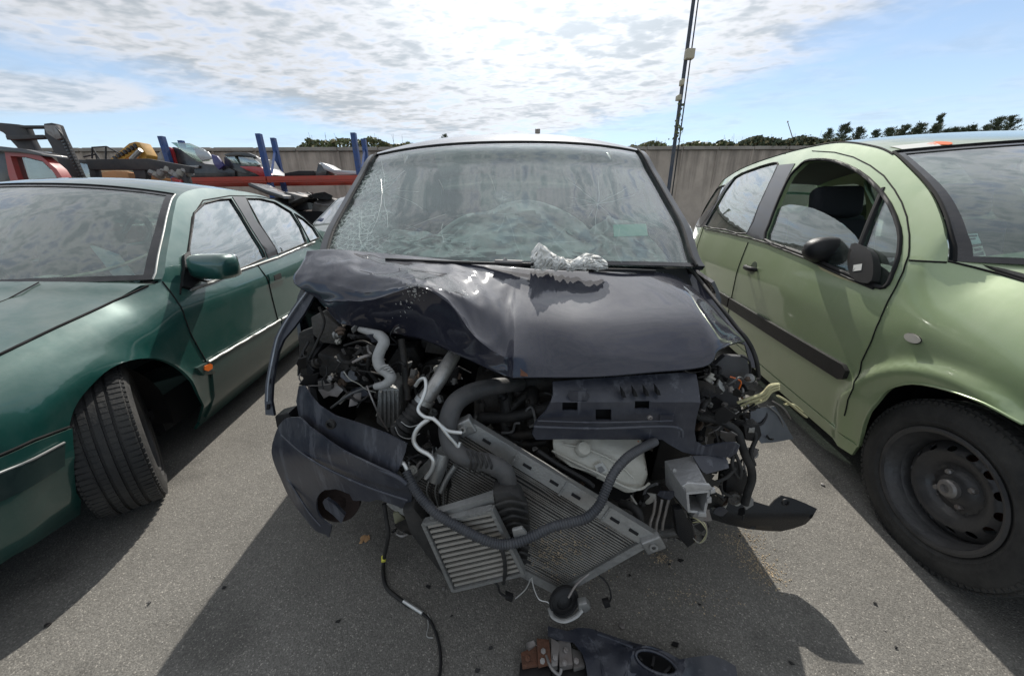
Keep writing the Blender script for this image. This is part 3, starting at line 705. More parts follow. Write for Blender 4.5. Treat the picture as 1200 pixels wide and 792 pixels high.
g.top('windscreen', 0.0, qh, M_gl_ws, .965, .06, .004, -.004)
frit = lambda w0, w1: None
def ring(T, q0, q1, wo, wi, dq):
    n = 14
    o = [(q0, wo*(-1+2*i/n)) for i in range(n)]+[(q0+(q1-q0)*i/n, wo) for i in range(n)]+[(q1, wo*(1-2*i/n)) for i in range(n)]+[(q1+(q0-q1)*i/n, -wo) for i in range(n)]
    a, b = q0+dq*1.6, q1-dq
    i_ = [(a, wi*(-1+2*i/n)) for i in range(n)]+[(a+(b-a)*i/n, wi) for i in range(n)]+[(b, wi*(1-2*i/n)) for i in range(n)]+[(b+(a-b)*i/n, -wi) for i in range(n)]
    return o, i_
o_, i_ = ring(g.T, 0, qh, .965, .925, .014)
panel('windscreen_border', g.T, o_, .04, M_frit, root, .003, [i_], -.0005, nref=g.ref)
g.top('roof_panel', qh, .80, M_green, 1.0, .06, .012)
g.top('rear_window', .80, 1.0, M_gl_side, 1.0, .08, .004)
for sgn in (1, -1):
    pp = [(0+qh*k/8, sgn) for k in range(9)]+[(qh*(1-k/8), sgn*.965) for k in range(9)]
    panel('windscreen_pillar', g.T, pp, .03, M_green, root, .012, off=0, nref=g.ref)
    t = MB(); t.tube([g.T.f(qh*k/12, sgn*.967) for k in range(13)], .004, 6, 1); t.build('windscreen_seal', M_chr if sgn > 0 else M_gap, root)
t = MB(); t.tube([g.T.f(qh, -.96+1.92*k/20)+Vector((0,0,.001)) for k in range(21)], .0045, 6, 1); t.build('windscreen_seal', M_gap, root)
# boot deck, tail
panel('boot_lid', Surf(lambda u, w: g.W(u, g.vS(u, .935)*w, .93+.02*(1-w*w)-.05*sst(u, 3.2, 3.5)), (2.7, 3.46), (-1, 1), sc=(1,.8), pix=False), [(2.70,-1),(2.9,-1),(3.2,-1),(3.44,-1),(3.44,1),(3.2,1),(2.9,1),(2.7,1)], .08, M_green, root, .012, nref=(0,0,1))
g.side('tail_light', [(3.15,.88),(3.46,.86),(3.47,.66),(3.2,.68)], mat('red_lens', (.35,.01,.01), .2, coat=.8), .06, off=.006)
g.side('headlight', [(-.66,.70),(-.80,.64),(-.97,.60),(-.97,.52),(-.80,.53),(-.64,.585)], M_clear, .05, off=.006)
# cowl, wipers
t = MB(); t.prism([g.W(.33, -.70, .845), g.W(.44, -.70, .865), g.W(.44, -.70, .83), g.W(.33, -.70, .82)], g.vd*1.4); t.build('cowl', M_blk, root)
def wiper_on(T, a, b, par, m=M_blk, h=.012):
    up = Vector((0,0,1))
    t = MB(); A = T.f(*a)+up*h; B = T.f(*b)+up*h
    t.bar(A, B, .012, .012); t.bar(A.lerp(B, .5), A.lerp(B, 1.0)+up*.006, .02, .008); t.build('wiper_blade', m, par)
    t2 = MB(); C_ = A.lerp(B, .45)+up*.012; D_ = T.f(a[0]-.03, b[1]*.2+a[1]*.8)+up*.012; t2.bar(C_, D_, .018, .010); t2.build('wiper_arm', m, par)
wiper_on(g.T, (.035,-.45), (.02,.25), root)
# mirror
c = g.W(*(X([(250,316)])[0][0], .93, .86)); mp = atX(251, 312, c.x+.02)
t = MB(); Mx = Matrix((g.ud, g.vd, Vector((0,0,1)))).transposed()
t.box(mp, (.13, .215, .125), Mx @ Matrix.Rotation(R_(14), 3, 'Z'), .05); mo = t.build('mirror', M_green, root, 60)
t = MB(); t.box(mp+g.ud*.050, (.04, .20, .11), Mx @ Matrix.Rotation(R_(14), 3, 'Z'), .018); t.build('mirror_glass', M_mirr, mo)
bs = X([(213,300),(219,296),(227,315),(232,331),(222,340),(212,337)])
g.side('mirror_base', bs, M_blk, .03, off=.016, th=.016, both=False)
t = MB(); q = g.S.f(*X([(224,322)])[0]); t.tube([q, q+(mp-q)*.45+Vector((0,0,-.01)), mp+g.vd*-.08], [.035,.032,.04], 12, 3); t.build('mirror_arm', M_blk, root)
t = MB(); t.box(mp*2-mp-g.vd*(2*((mp-g.O).dot(g.vd))), (.13, .215, .125), Mx, .05); t.build('mirror', M_green, root, 60)
# handle
hp = X([(313,322),(331,316),(332.5,327),(315,333)]); g.side('door_handle', hp, M_green, .02, off=.010, th=.01)
g.side('handle_recess_shade', X([(319,323.5),(327,320.5),(328,326),(320,329)]), M_gap, .02, off=.0125, th=.003)  # near-black plate painting the shade inside the handle
hp2 = [(a+.98, b+.02) for a, b in hp]; g.side('door_handle', hp2, M_green, .02, off=.010, th=.01)
# antenna
ap = g.T.f(*g.T.inv(89, 222)); t = MB(); t.prism([ap+g.ud*-.03, ap+g.ud*.04, ap+g.ud*.02+Vector((0,0,.025)), ap+g.ud*.0+Vector((0,0,.03))], g.vd*.02, .003); t.build('aerial_base', M_blk, root)
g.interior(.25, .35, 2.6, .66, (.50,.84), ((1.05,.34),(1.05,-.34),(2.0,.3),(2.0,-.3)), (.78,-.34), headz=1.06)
g.under(-.75, 3.2, .68, .15, .32, (0.02, 2.62), .35)
# light cloth trim and papers on the dashboard
t = MB(); t.tube([g.T.f(*g.T.inv(*p))-Vector((0,0,.10))+g.ud*.10 for p in ((5,310),(40,303),(80,296),(120,285),(160,270))], [.02,.025,.022,.02,.015], 8, 4, flat=.4); t.build('loose_trim', mat('beige_trim', (.40,.36,.27), .8, var=.2), root)
t = MB(); p0 = g.T.f(*g.T.inv(40,262))-Vector((0,0,.12))+g.ud*.2; t.prism([p0, p0+g.vd*.10+Vector((0,0,-.05)), p0+g.vd*.15+Vector((0,0,-.20)), p0+g.vd*.05+Vector((0,0,-.16))], g.ud*.03, .004); t.build('hanging_panel', mat('pale_blue_trim', (.35,.45,.48), .6), root)
for (x, y, sz) in ((70,327,.06),(135,326,.09),(38,321,.08)):
    p0 = g.T.f(*g.T.inv(x, y))-Vector((0,0,.02))+g.ud*.05; t = MB(); t.box(p0, (sz*.6, sz, .003), Mx @ Matrix.Rotation(.3, 3, 'Z')); t.build('paper', mat('paper', (.6,.6,.56), .8), root)
p0 = g.T.f(.29, .02)-Vector((0,0,.05)); t = MB(); t.box(p0, (.03,.2,.06), Mx, .01); t.build('interior_mirror', M_blk, root)
# wheels: front steered out
wc = g.W(.11, .725, .300); aw = None
aw = (g.vd*math.cos(R_(40))+g.ud*math.sin(R_(40))).normalized(); aw = (aw+Vector((0,0,-.03))).normalized()
wheel('wheel', wc, aw, .305, .195, .19, root, spin=.4)
wheel('wheel', g.W(.03,-.70,.305), (-g.vd*math.cos(R_(40))-g.ud*math.sin(R_(40))), .305, .195, .19, root, treads=False)
wheel('wheel', g.W(2.62,.74,.305), g.vd, .305, .195, .19, root, treads=False)
wheel('wheel', g.W(2.62,-.74,.305), -g.vd, .305, .195, .19, root, treads=False)
# ================= pale green hatchback, right =================
root = thing('hatchback_car', 'pale green rounded five door hatchback with its front window half lowered, parked at the right', 'car', (2.17, .80, 0))
tum3 = lambda z: (.25*max(0, z-.7)**1.3 if z < .95 else .041+(z-.95)*.32+.25*(z-.95)**2)
h3 = Car(root, (2.17, .80), 9, -1,
    [(-.72,.02),(-.70,.30),(-.64,.52),(-.52,.68),(-.3,.775),(0,.815),(1.2,.82),(2.4,.79),(2.9,.74),(3.2,.66),(3.38,.50),(3.46,.25),(3.48,.03)],
    lambda z: .22*max(0, .40-z), tum3,
    [(-.72,.60),(-.6,.74),(-.3,.88),(0,.955),(.15,.985),(.4,1.03),(3.5,1.1)], wing=(.15,.26), cab=(.16,.34), flare=[(.02,.28,.372,.019,.023),(2.48,.28,.372,.019,.023)], umin=-.72, umax=3.48)
g = h3; X = g.S.px
wseam = X([(1112,306),(1160,318),(1200,329)])
wsf = wseam+[(-.15,.935),(-.35,.875),(-.55,.78)]
dse = X([(1065,300),(1059,318),(1050,337),(1041,353),(1031,376),(1022,399),(1010,424),(1000,455),(990,487)])
arch = sm(X([(1006,523),(1010,507),(1014,493),(1026,473),(1042,456),(1071,449.5),(1111,457),(1155,473),(1200,497)]), 3)
zs = X([(913,445)])[0][1]
ae = [(-.27,.53),(-.33,.42),(-.355,.30)]
# curve of the door and A pillar seam, up to the roof
ps = X([(1066,290),(1066,275),(1063,254),(1057,237),(1048.6,222.5),(1036,206),(1020,194),(1000,184),(978,178.5),(952,177)])
Epx = X([(1110,306),(1109,280),(1101,251),(1087,222.5),(1063,196),(1043,178.5)])
rail = X([(1020,170.5),(985,166.5),(950,172),(915,181),(880,193),(858,204),(840,215),(822,231)])
rail = [p for p in rail]
g.setE(Epx+rail+[(3.15,1.25),(3.34,1.08)])
Ein = [(e.x, e.y) for e in g.Ed]
nE = len(g.E)-1; qh = 5/nE; qr = 1-3/nE

wing = wsf+[(-.60,.55),(-.36,.50)]+ae[1:2]+ae[0:1]+arch[::-1]+[(dse[-1][0], zs)]+dse[::-1]+[(dse[0][0], wseam[0][1])]
g.side('front_wing', wing, M_c3, .022)
g.side('front_bumper', [(-.55,.77),(-.60,.56),(-.37,.50),(-.36,.22),(-.5,.18),(-.68,.18),(-.70,.60),(-.6,.745)], M_c3, .04, off=.006)
g.side('headlight', [(-.30,.80),(-.55,.74),(-.66,.62),(-.60,.58),(-.45,.62),(-.28,.72)], M_clear, .04, off=.006)
g.setH([(a, b) for a, b in wsf], [(-.6,.02),(-.3,.06),(.3,.09)])
nH = 16; hu0, hu1 = -.54, wseam[0][0]
panel('bonnet', g.H, [(hu0, -1+2*i/nH) for i in range(nH+1)]+[(hu1, 1-2*i/nH) for i in range(nH+1)], .05, M_c3, root, .012, nref=(0,0,1))
g.seam(wsf, .0035)
g.seam(arch, .004, 'arch_lip', M_c3, .002)
# A pillar panel (between the door seam and the windscreen)
ap = [(e[0], e[1]) for e in Ein[:32]]
topi = max(i for i in range(len(Ein)) if Ein[i][0] < ps[-1][0]+.02)
g.side('windscreen_pillar', Ein[:topi]+ps[::-1]+[(dse[0][0], wseam[0][1])], M_c3, .03)
usp = X([(856,355)])[0][0]
bs = X([(863,321),(871,300),(877,284)])
win = sm(X([(896.6,281),(902,262),(916,226),(926,206),(935.5,196),(944,189),(957,187),(978,189),(1006,201),(1027,219),(1043,240),(1054,268),(1055,288),(1052,306),(1046,322),(1041,333),(1033,337),(1018,332),(1000,324.5),(970,311),(942.6,298),(920,290)]), 2, True)
rwin = sm(X([(826,265),(831,254),(838,244),(848,225),(861,208),(880,199),(900,192.5),(911,191),(910,198),(900,219),(889,243),(875.5,274),(850,269.5)]), 2, True)
qwin = sm(X([(813.6,264),(813,254),(820,241),(830,228),(840,221),(850,217),(849,222),(838,240),(827,258),(821,265.5)]), 2, True)
pil = X([(877,284),(883,266),(893,240),(905,212),(915,192),(921,181)])
up_ = [p for p in Ein if pil[-1][0] > p[0] > ps[-1][0]]
fdoor = [(usp, zs), (usp, .5), (usp, .7)]+[(usp, bs[0][1])]+pil+[(pil[-1][0], pil[-1][1])]+ps[::-1]+dse+[(dse[-1][0], zs)]
g.side('front_door', fdoor, M_c3, .035, holes=[win], th=.03)
re_ = 2.62
rdoor = [(usp, zs), (usp, .7), (usp, bs[0][1])]+pil+[p for p in Ein if p[0] > pil[-1][0]+.03 and p[0] < re_-.02]+[(re_, lin(re_, sorted([p for p in Ein])) -.0), (re_+.05,1.2), (re_+.02,.95), (re_-.03,.70)]+[(2.48+.37*math.cos(R_(t)), .28+.37*math.sin(R_(t))) for t in (85,105,125,145,165,185)]+[(2.11, zs)]
g.side('rear_door', rdoor, M_c3, .04, holes=[], th=.03) if False else None
rim_r = [p for p in Ein if p[0] > pil[-1][0]+.03]
# whole rear side above the belt carries the rear and quarter windows
rear_side = [(usp, zs), (usp, .7), (usp, bs[0][1])]+pil+rim_r+[(3.40,.98),(3.45,.80),(3.46,.52),(2.95,.50)]+[(2.48+.37*math.cos(R_(t)), .28+.37*math.sin(R_(t))) for t in range(36, 190, 11)]+[(2.11, zs)]
g.side('rear_door', rear_side, M_c3, .04, holes=[rwin, qwin], th=.03)
g.side('roof_edge', [p for p in Ein[topi-1:] if p[0] <= pil[-1][0]+.06]+[pil[-1]]+ps[-1:], M_c3, .03)
g.side('rear_bumper', [(2.93,.50),(3.45,.53),(3.46,.40),(3.44,.22),(2.88,.20)], M_c3, .05, off=.008)
g.side('tail_light', [(3.18,1.02),(3.38,.96),(3.42,.66),(3.25,.70)], mat('red_lens', (.35,.01,.01), .2), .05, off=.006)
g.side('sill_panel', [(arch[0][0]-.0, zs-.004), (2.11, zs-.004), (2.13,.15), (arch[0][0]+.02,.155)], M_c3, .06, off=.004)
for w_, m in ((rwin, M_gl_c3), (qwin, M_gl_c3)):
    g.side('side_window', w_, m, .08, off=-.008, th=.003); g.seam(w_, .0065, 'window_seal', M_trim, .0, closed=True)
g.seam(win, .0085, 'window_seal', M_trim, .001, closed=True)
# seams
g.seam([(usp, zs), (usp, .7)]+[(usp, bs[0][1])]+pil[:1], .003); g.seam(dse[::-1]+ps, .0026, 'door_gap', M_gap)
g.seam([(re_+.03,1.0),(re_+.0,.80),(re_-.06,.64)], .003)
g.seam([(e[0], e[1]) for e in Ein[int(len(Ein)*qh)-1:]], .004, 'roof_gutter', M_gap)
g.seam(X([(1066,305),(1110,307.5)]), .0035)
# black pillar trims
M_sat = mat('satin_black', (.03,.03,.032), .3, coat=.4)
g.side('door_pillar_trim', X([(875.5,275),(889,243),(901,218),(911,194),(932,192),(922,210),(910,238),(896,281),(886,280)]), M_sat, .03, off=.004, th=.006)
g.side('door_pillar_trim', X([(821,266),(838,240),(850,217),(861,208),(848,226),(838,244),(826,266)]), M_sat, .03, off=.004, th=.006)
g.seam(X([(826,268),(850,272.5),(875,278),(897,284),(920,293),(945,302.5),(975,317),(1003,329),(1025,338)]), .0055, 'window_seal', M_trim, .004)
# fixed quarter light and its bar; the lowered pane
qb = X([(1034.5,221),(1024,245),(1015,267),(1006,292),(1000,324)])
t = MB(); t.tube([Vector(g.S.f(*p))-g.vd*.004 for p in qb], .011, 8, 2); t.build('quarter_light_bar', M_trim, root)
g.side('quarter_light', X([(1036,225),(1044,242),(1053,268),(1054,290),(1050,307),(1041,331),(1033,335),(1003,325),(1008,292),(1024,248)]), M_gl_c3, .06, off=-.010, th=.003)
low = X([(895,284),(900,262),(907,246),(918,240),(928,239),(950,243),(975,255),(992,268),(1003,281),(1005,300),(1001,327),(950,303)])
g.side('lowered_pane', sm(low, 2, True), M_gl_open, .06, off=-.012, th=.004, both=False)
lowm = [(a, b-.02) for a, b in low]
# pale adhesive strip under the window
g.side('tape', X([(955,306),(1006,327),(1006.5,333),(985,326.5),(962,316)]), mat('tape', (.45,.42,.24), .6, coat=.2), .03, off=.0022, th=.0015, both=False)
# moulding, repeater, handles
ml = X([(859,358),(881,371.5),(937,398),(993,424),(999,429),(999,435),(993,437),(937,411),(881,383),(859,368)])
z0 = sum(p[1] for p in ml)/len(ml)
g.side('side_moulding', [(usp-.01, z0+.038), (dse[4][0]+.07, z0+.036), (dse[4][0]+.045, z0+.02), (dse[4][0]+.045, z0-.015), (dse[4][0]+.07, z0-.032), (usp-.01, z0-.034)], M_blk, .03, off=.018, th=.018)
g.side('side_moulding', [(usp+.01, z0+.038), (2.06, z0+.038), (2.06, z0-.034), (usp+.01, z0-.034)], M_blk, .04, off=.018, th=.018)
rc = X([(1071,396.5)])[0]; el = [(rc[0]+.030*math.cos(2*math.pi*k/20), rc[1]+.015*math.sin(2*math.pi*k/20)) for k in range(20)]
g.side('side_indicator', el, M_clear, .012, off=.007, th=.01); g.seam(el, .0018, 'indicator_rim', M_gap, .003, closed=True)
Mx = Matrix((g.ud, g.vd, Vector((0,0,1)))).transposed()
for (x, y) in ((882.5,314.5), (813,291.5)):
    a, b = X([(x, y)])[0]; cup = [(a+.052*math.cos(2*math.pi*k/20)*.75, b+.004+.040*math.sin(2*math.pi*k/20)) for k in range(20)]
    g.side('shaded_handle_cup', cup, mat('shaded_handle_cup', (.05,.07,.04), .5), .015, off=.0015, th=.004)  # cup is a thin plate, its shade put into a darker colour
    p = Vector(g.S.f(a, b)); q = MB(); q.tube([p+g.ud*.075+g.vd*.004, p+g.ud*.055+g.vd*.026, p+g.vd*.032, p-g.ud*.045+g.vd*.026, p-g.ud*.062+g.vd*.004], [.010,.0125,.0135,.0125,.009], 10, 4, flat=1.2); q.build('door_handle', M_blk, root)
# glazing and roof
g.setT([(0,.40),(qh*.5,.28),(qh,.16),(.6,.0),(.85,-.02),(1,-.06)], [(0,.02),(qh,.012),(.6,.022),(.9,.03),(1,.02)])
g.top('windscreen', 0, qh, M_gl_ws3, .985, .06, .004, -.004)
o_, i_ = ring(g.T, 0, qh, .985, .95, .014)
panel('windscreen_border', g.T, o_, .04, M_frit, root, .003, [i_], -.0005, nref=g.ref)
g.top('roof_panel', qh, qr, M_c3, 1.0, .06, .02)
g.top('headliner', qh+.01, qr, M_liner, .97, .07, .006, -.035)
g.top('rear_window', qr, 1.0, M_gl_c3, .98, .07, .004)
t = MB(); t.tube([g.T.f(qh, -.98+1.96*k/20)+Vector((0,0,.001)) for k in range(21)], .0055, 6, 1); t.build('windscreen_seal', M_gap, root)
for sg in (1, -1):
    t = MB(); t.tube([g.T.f(qh*k/14, sg*.985) for k in range(15)], .0055, 6, 1); t.build('windscreen_seal', M_gap, root)
tail = Surf(lambda z, w: g.W(3.34+.12*sst(1.05-z, 0, .3)+.05*(1-w*w), g.vS(3.34, 1.0)*w*1.02, z), (.5, 1.08), (-1, 1), sc=(1,.8), pix=False)
panel('tailgate', tail, [(.5,-1),(.8,-1),(1.08,-1),(1.08,1),(.8,1),(.5,1)], .06, M_c3, root, .012, nref=g.ud)
# orange mark, white sheet on the roof
def sticker(T, pts, m, name, off=.003, th=.0015, par=None): return panel(name, T, pts, .02, m, par or root, th, off=off, nref=(0,0,1))
def fw(q, px):
    return min((w for w in [k/200 for k in range(-200, 201)]), key=lambda w: abs((proj(g.T.f(q, w)) or (1e4,0))[0]-px))
wo_ = fw(qh+.02, 1102); wf_ = fw(qh+.02, 1072)
sticker(g.T, [(qh+.022+.013*math.sin(a)*(1+.25*math.cos(3*a)), wo_+.055*math.cos(a)) for a in (2*math.pi*k/14 for k in range(14))], mat('orange_paint', (.75,.16,.05), .6), 'orange_mark')
sticker(g.T, [(qh+.006, wf_-.10), (qh+.006, wf_+.08), (qh+.035, wf_+.10), (qh+.035, wf_-.12)], mat('white_film', (.62,.62,.58), .5), 'white_film')
# documents behind the windscreen
wn = lambda a, b: g.T.inv(a, b)
sticker(g.T, [wn(*p) for p in ((1126,272),(1147,270.5),(1151,283),(1129,286))], mat('sticker_blue', (.50,.62,.66), .5), 'windscreen_patch', -.012)
sk = sticker(g.T, [wn(*p) for p in ((1131,290),(1152,286),(1156,298),(1134,301.5))], mat('sticker_white', (.62,.62,.58), .5), 'windscreen_patch', -.012)
for q in (((1133,291.5),(1139,290.3),(1140,294),(1134,295.5)), ((1142,289.8),(1150,288.2),(1151,291.5),(1143,293.2)), ((1135,297),(1153,293.2),(1154,297),(1136,300)), ((1127.5,274),(1146,272.5),(1146.5,274.5),(1128,276)), ((1128.5,278),(1144,276.5),(1144.5,278.2),(1129,280))):
    sticker(g.T, [wn(*p) for p in q], mat('print_black', (.03,.04,.06), .6), 'sticker_print', -.0105, .001)
g.top('sun_strip', qh*.93, qh, mat('dark_tint', (.03,.035,.035), .4), .86, .06, .002, -.012) if False else None
# interior mirror behind the glass, upper right
pa, pb = g.T.f(*g.T.inv(1172,181))-Vector((0,0,.05)), g.T.f(*g.T.inv(1215,196))-Vector((0,0,.05))
t = MB(); t.bar(pa, pb, .022, .035); t.build('interior_mirror', M_blk, root)
# cowl
t = MB(); t.prism([g.W(.05,-.70,.95), g.W(.30,-.70,.99), g.W(.30,-.70,.93), g.W(.05,-.70,.90)], g.vd*1.4); t.build('cowl', M_blk, root)
wiper_on(g.T, (.04,.1), (.03,.75), root)
# mirror
m0 = Vector(g.S.f(*X([(1010,318)])[0])); mh = atX(971, 293, 1.45+.10)
t = MB()
def ellsh(c, ax, n=14, k=20):
    vs, fs = [], []
    for i in range(n+1):
        a = math.pi*i/n
        for j in range(k):
            b = 2*math.pi*j/k; x, y, z = math.cos(a), math.sin(a)*math.cos(b), math.sin(a)*math.sin(b)
            sg = lambda v, e: math.copysign(abs(v)**e, v)
            vs.append(c+ax[0]*sg(x, .75)+ax[1]*sg(y, .75)+ax[2]*sg(z, .8))
    for i in range(n):
        for j in range(k): a = i*k+j; b = i*k+(j+1) % k; fs.append((a, b, b+k, a+k))
    return vs, fs
t.add(*ellsh(mh, (g.vd*.105, g.ud*.062, Vector((0,0,.062))))); mo = t.build('mirror', M_blk, root, 70)
t = MB(); t.add(*ellsh(mh+g.ud*.03, (g.vd*.092, g.ud*.045, Vector((0,0,.050))))); t.build('mirror_glass', M_mirr, mo, 70)
t = MB(); t.tube([mh-g.vd*.05-Vector((0,0,.02)), mh-g.vd*.10-Vector((0,0,.045))-g.ud*.02, m0+g.vd*.0], [.035,.034,.028], 12, 4); t.build('mirror_arm', M_blk, root)
g.side('mirror_base', sm(X([(1003,288),(1014,289),(1026,297),(1030,312),(1028,330),(1018,333),(1004,326),(999,310)]), 2, True), M_blk, .025, off=.022, th=.03, both=False)
g.side('white_label', X([(1007,312),(1017,310.5),(1016,318),(1006,319.5)]), mat('sticker_white', (.62,.62,.58), .5), .02, off=.0235, th=.001, both=False)
g.interior(.25, .32, 2.7, .64, (.42,.90), ((1.12,.34),(1.12,-.34),(2.15,.3),(2.15,-.3)), (.80,-.34), headz=1.17)
g.under(-.5, 3.2, .64, .16, .33, (0.02, 2.48), .36)
# dark upright screen leaning inside behind the windscreen
t = MB(); t.prism([g.T.f(*g.T.inv(*p))-Vector((0,0,.07))+g.ud*.35 for p in ((1143,206),(1181,212),(1186,265),(1140,262))], g.ud*.03, .004); t.build('leaning_board', mat('grey_board', (.06,.06,.075), .6), root)
# front steel wheel
wheel('wheel', g.W(-.012,.695,.279), (g.vd-g.ud*.02), .291, .185, .187, root, spin=.15)
wheel('wheel', g.W(.02,-.70,.292), -g.vd, .300, .185, .192, root, treads=False)
wheel('wheel', g.W(2.48,.735,.292), g.vd, .300, .185, .192, root, treads=False)
wheel('wheel', g.W(2.48,-.735,.292), -g.vd, .300, .185, .192, root, treads=False)
# ================= wrecked dark blue hatchback, centre =================
from mathutils import noise as MN
root = thing('wrecked_car', 'midnight blue car with torn-off nose, buckled bonnet and shattered windscreen in the middle', 'car', (-.01, 1.6, 0))
car = Car(root, (-.012, 1.36), 0, -1, [(-.9,.72),(-.4,.79),(-.08,.81),(.25,.865),(1.5,.875),(2.4,.84),(2.75,.70),(2.86,.45),(2.88,.05)],
    lambda z: .2*max(0, .35-z), lambda z: .085*sst(z, .82, .96)+.28*max(0, z-1.0)**1.8, [(-.9,.95),(3,.95)], wing=(.05,.2), cab=(-.2,.1), flare=[(.26,.28,.36,.015,.03),(2.30,.28,.36,.015,.03)], umin=-.4, umax=2.88)
g = car
g.setE([(-.02,.945),(.17,1.06),(.38,1.185),(.58,1.32),(.74,1.435),(1.04,1.50),(1.5,1.53),(2.1,1.49),(2.5,1.38),(2.72,1.10)])
qh = 4/9; qr = 7.6/9
g.setT([(0,.085),(qh*.5,.11),(qh,.12),(.6,.02),(1,-.05)], [(0,.028),(qh*.5,.045),(qh,.042),(.62,.085),(1,.02)], 2.6)
Ein = [(e.x, e.y) for e in g.Ed]; kh = int(len(Ein)*qh)
ab = lambda uc, a0, a1, n=9: [(uc+.37*math.cos(R_(a0+(a1-a0)*k/n)), .28+.37*math.sin(R_(a0+(a1-a0)*k/n))) for k in range(n+1)]
g.side('front_wing', [(-.06,.90),(-.10,.70),(-.12,.45)]+ab(.26, 165, -10)+[(.66,.22),(.66,.60),(.30,.86),(.14,.94)], M_navy, .035)
w1 = [(.36,1.0),(.62,1.19),(.86,1.35),(1.12,1.40),(1.28,1.41),(1.28,1.0)]; w2 = [(1.36,1.0),(1.36,1.41),(1.8,1.40),(2.05,1.34),(2.12,1.0)]
g.side('front_door', [(.30,.86),(.66,.60),(.66,.22),(1.32,.22),(1.32,1.0),(1.32,1.46)]+[p for p in Ein[::-1] if .05 < p[0] < 1.28]+[(.02,.95)], M_navy, .05, holes=[w1])
g.side('rear_door', [(1.32,.22),(1.93,.22)]+ab(2.30, 185, -8)+[(2.86,.30),(2.87,.80)]+[p for p in Ein[::-1] if p[0] > 1.36]+[(1.32,1.46)], M_navy, .05, holes=[w2])
for w_ in (w1, w2): g.side('side_window', w_, M_gl_side, .1, off=-.006, th=.003)
g.top('roof_panel', qh, qr, M_navy, 1.0, .06, .012)
g.top('rear_window', qr, 1.0, M_gl_side, .98, .08, .004)
tl = Surf(lambda z, w: g.W(2.78+.08*(1-w*w), g.vS(2.75, .9)*w, z), (.2, 1.12), (-1, 1), sc=(1,.8), pix=False)
panel('tailgate', tl, [(.2,-1),(.6,-1),(1.12,-1),(1.12,1),(.6,1),(.2,1)], .08, M_navy, root, .012, nref=g.ud)
cr1 = tuple(atY(418,262,1.6)); cr2 = tuple(atY(408,292,1.45)); cr3 = tuple(atY(425,215,1.85)); cr4 = tuple(atY(590,245,1.62))
M_gl_cr = glass('cracked_windscreen', (.90,.965,.935), .09, 1.4, wav=.10, haze=.07, hazecol=(.48,.54,.51), crack=[(cr1, .20), (cr2, .22), (cr3, .17), (cr4, .07)])
g.top('windscreen', 0, qh, M_gl_cr, .955, .05, .005, -.003)
for sgn in (1, -1):
    pp_ = [(qh*k/10, sgn*1.0) for k in range(11)]+[(qh*(1-k/10), sgn*.95) for k in range(11)]
    panel('windscreen_pillar', g.T, pp_, .03, mat('pillar_black', (.014,.015,.018), .3, coat=.5), root, .02, off=.006, nref=g.ref)
    t = MB(); t.tube([g.T.f(qh*k/14, sgn*.952)+Vector((0,-.004,.006)) for k in range(15)], .006, 6, 1); t.build('windscreen_seal', M_rub, root)
t = MB(); t.tube([g.T.f(qh, -.96+1.92*k/24)+Vector((0,-.002,-.001)) for k in range(25)], .004, 6, 1); t.build('windscreen_seal', M_rub, root)
bd = [(0, -.955+1.91*k/20) for k in range(21)]+[(.016, .955-1.91*k/20) for k in range(21)]
panel('windscreen_border', g.T, bd, .03, M_frit, root, .003, off=.001, nref=g.ref)
# crack lines: thin open splits running through the laminated glass
rr_ = random.Random(3)
M_crk = mat('crack_edge', (.62,.72,.68), .3)
def crack_line(pts, r=.0011):
    P = [g.T.f(*g.T.inv(*p))+Vector((0,-.004,.004)) for p in pts]; t = MB(); t.tube(P, r, 4, 1); return t
t = MB()
for (cx, cy, n, ln) in ((592,252,11,90),(700,240,9,75),(520,285,7,60),(650,285,7,60),(450,225,9,70),(425,290,9,120),(420,235,8,60),(720,290,5,70)):
    for k in range(n):
        a = 2*math.pi*k/n+rr_.uniform(-.3,.3); p = [(cx, cy)]; L_ = ln*rr_.uniform(.35,1.0)
        for j in range(5): a += rr_.uniform(-.22,.22); p.append((p[-1][0]+math.cos(a)*L_/5, p[-1][1]+math.sin(a)*L_/5*.7))
        p = [q for q in p if 405+max(0,(300-q[1])*.0) < q[0] < 770 and 186 < q[1] < 312 and q[0] > 400+(300-q[1])*.42 and q[0] < 795-(318-q[1])*.47]
        if len(p) > 1: q_ = crack_line(p, rr_.uniform(.0002,.00042)); t.add(q_.v, q_.f)
o = t.build('windscreen_cracks', M_crk, root, 0, fix=False); o['kind'] = 'stuff'

# ---- pixel-measured free-form panels: f(px,py) -> world, depth from Yf ----
def PX(Yf): return Surf(lambda a, b: atY(a, b, Yf(a, b)), (0,1), (0,1), sc=(.0022,.0022), pix=False)
def pxp(name, pts, Yf, m, th=.004, step=.02, holes=(), par=None, smooth=40, off=0):
    yf = Yf if callable(Yf) else (lambda a, b: Yf)
    return panel(name, PX(yf), pts, step, m, par or root, th, holes, off, smooth)
def pp(name, pts, Y, dep, m, bev=.004, par=None, off=None, b=None):
    t = b or MB(); P = [atY(p[0], p[1], p[2] if len(p) > 2 else Y) for p in pts]
    t.prism(P, off or (0, dep, 0), bev)
    return t.build(name, m, par or root, 45) if b is None else None
def ptube(name, pts, r, m, corr=0, cn=.008, seg=12, sub=6, par=None, b=None, flat=1.0, Y=None):
    t = b or MB(); t.tube([atY(p[0], p[1], p[2] if len(p) > 2 else Y) for p in pts], r, seg, sub, corr, cn, flat=flat)
    return t.build(name, m, par or root, 60, fix=False) if b is None else None
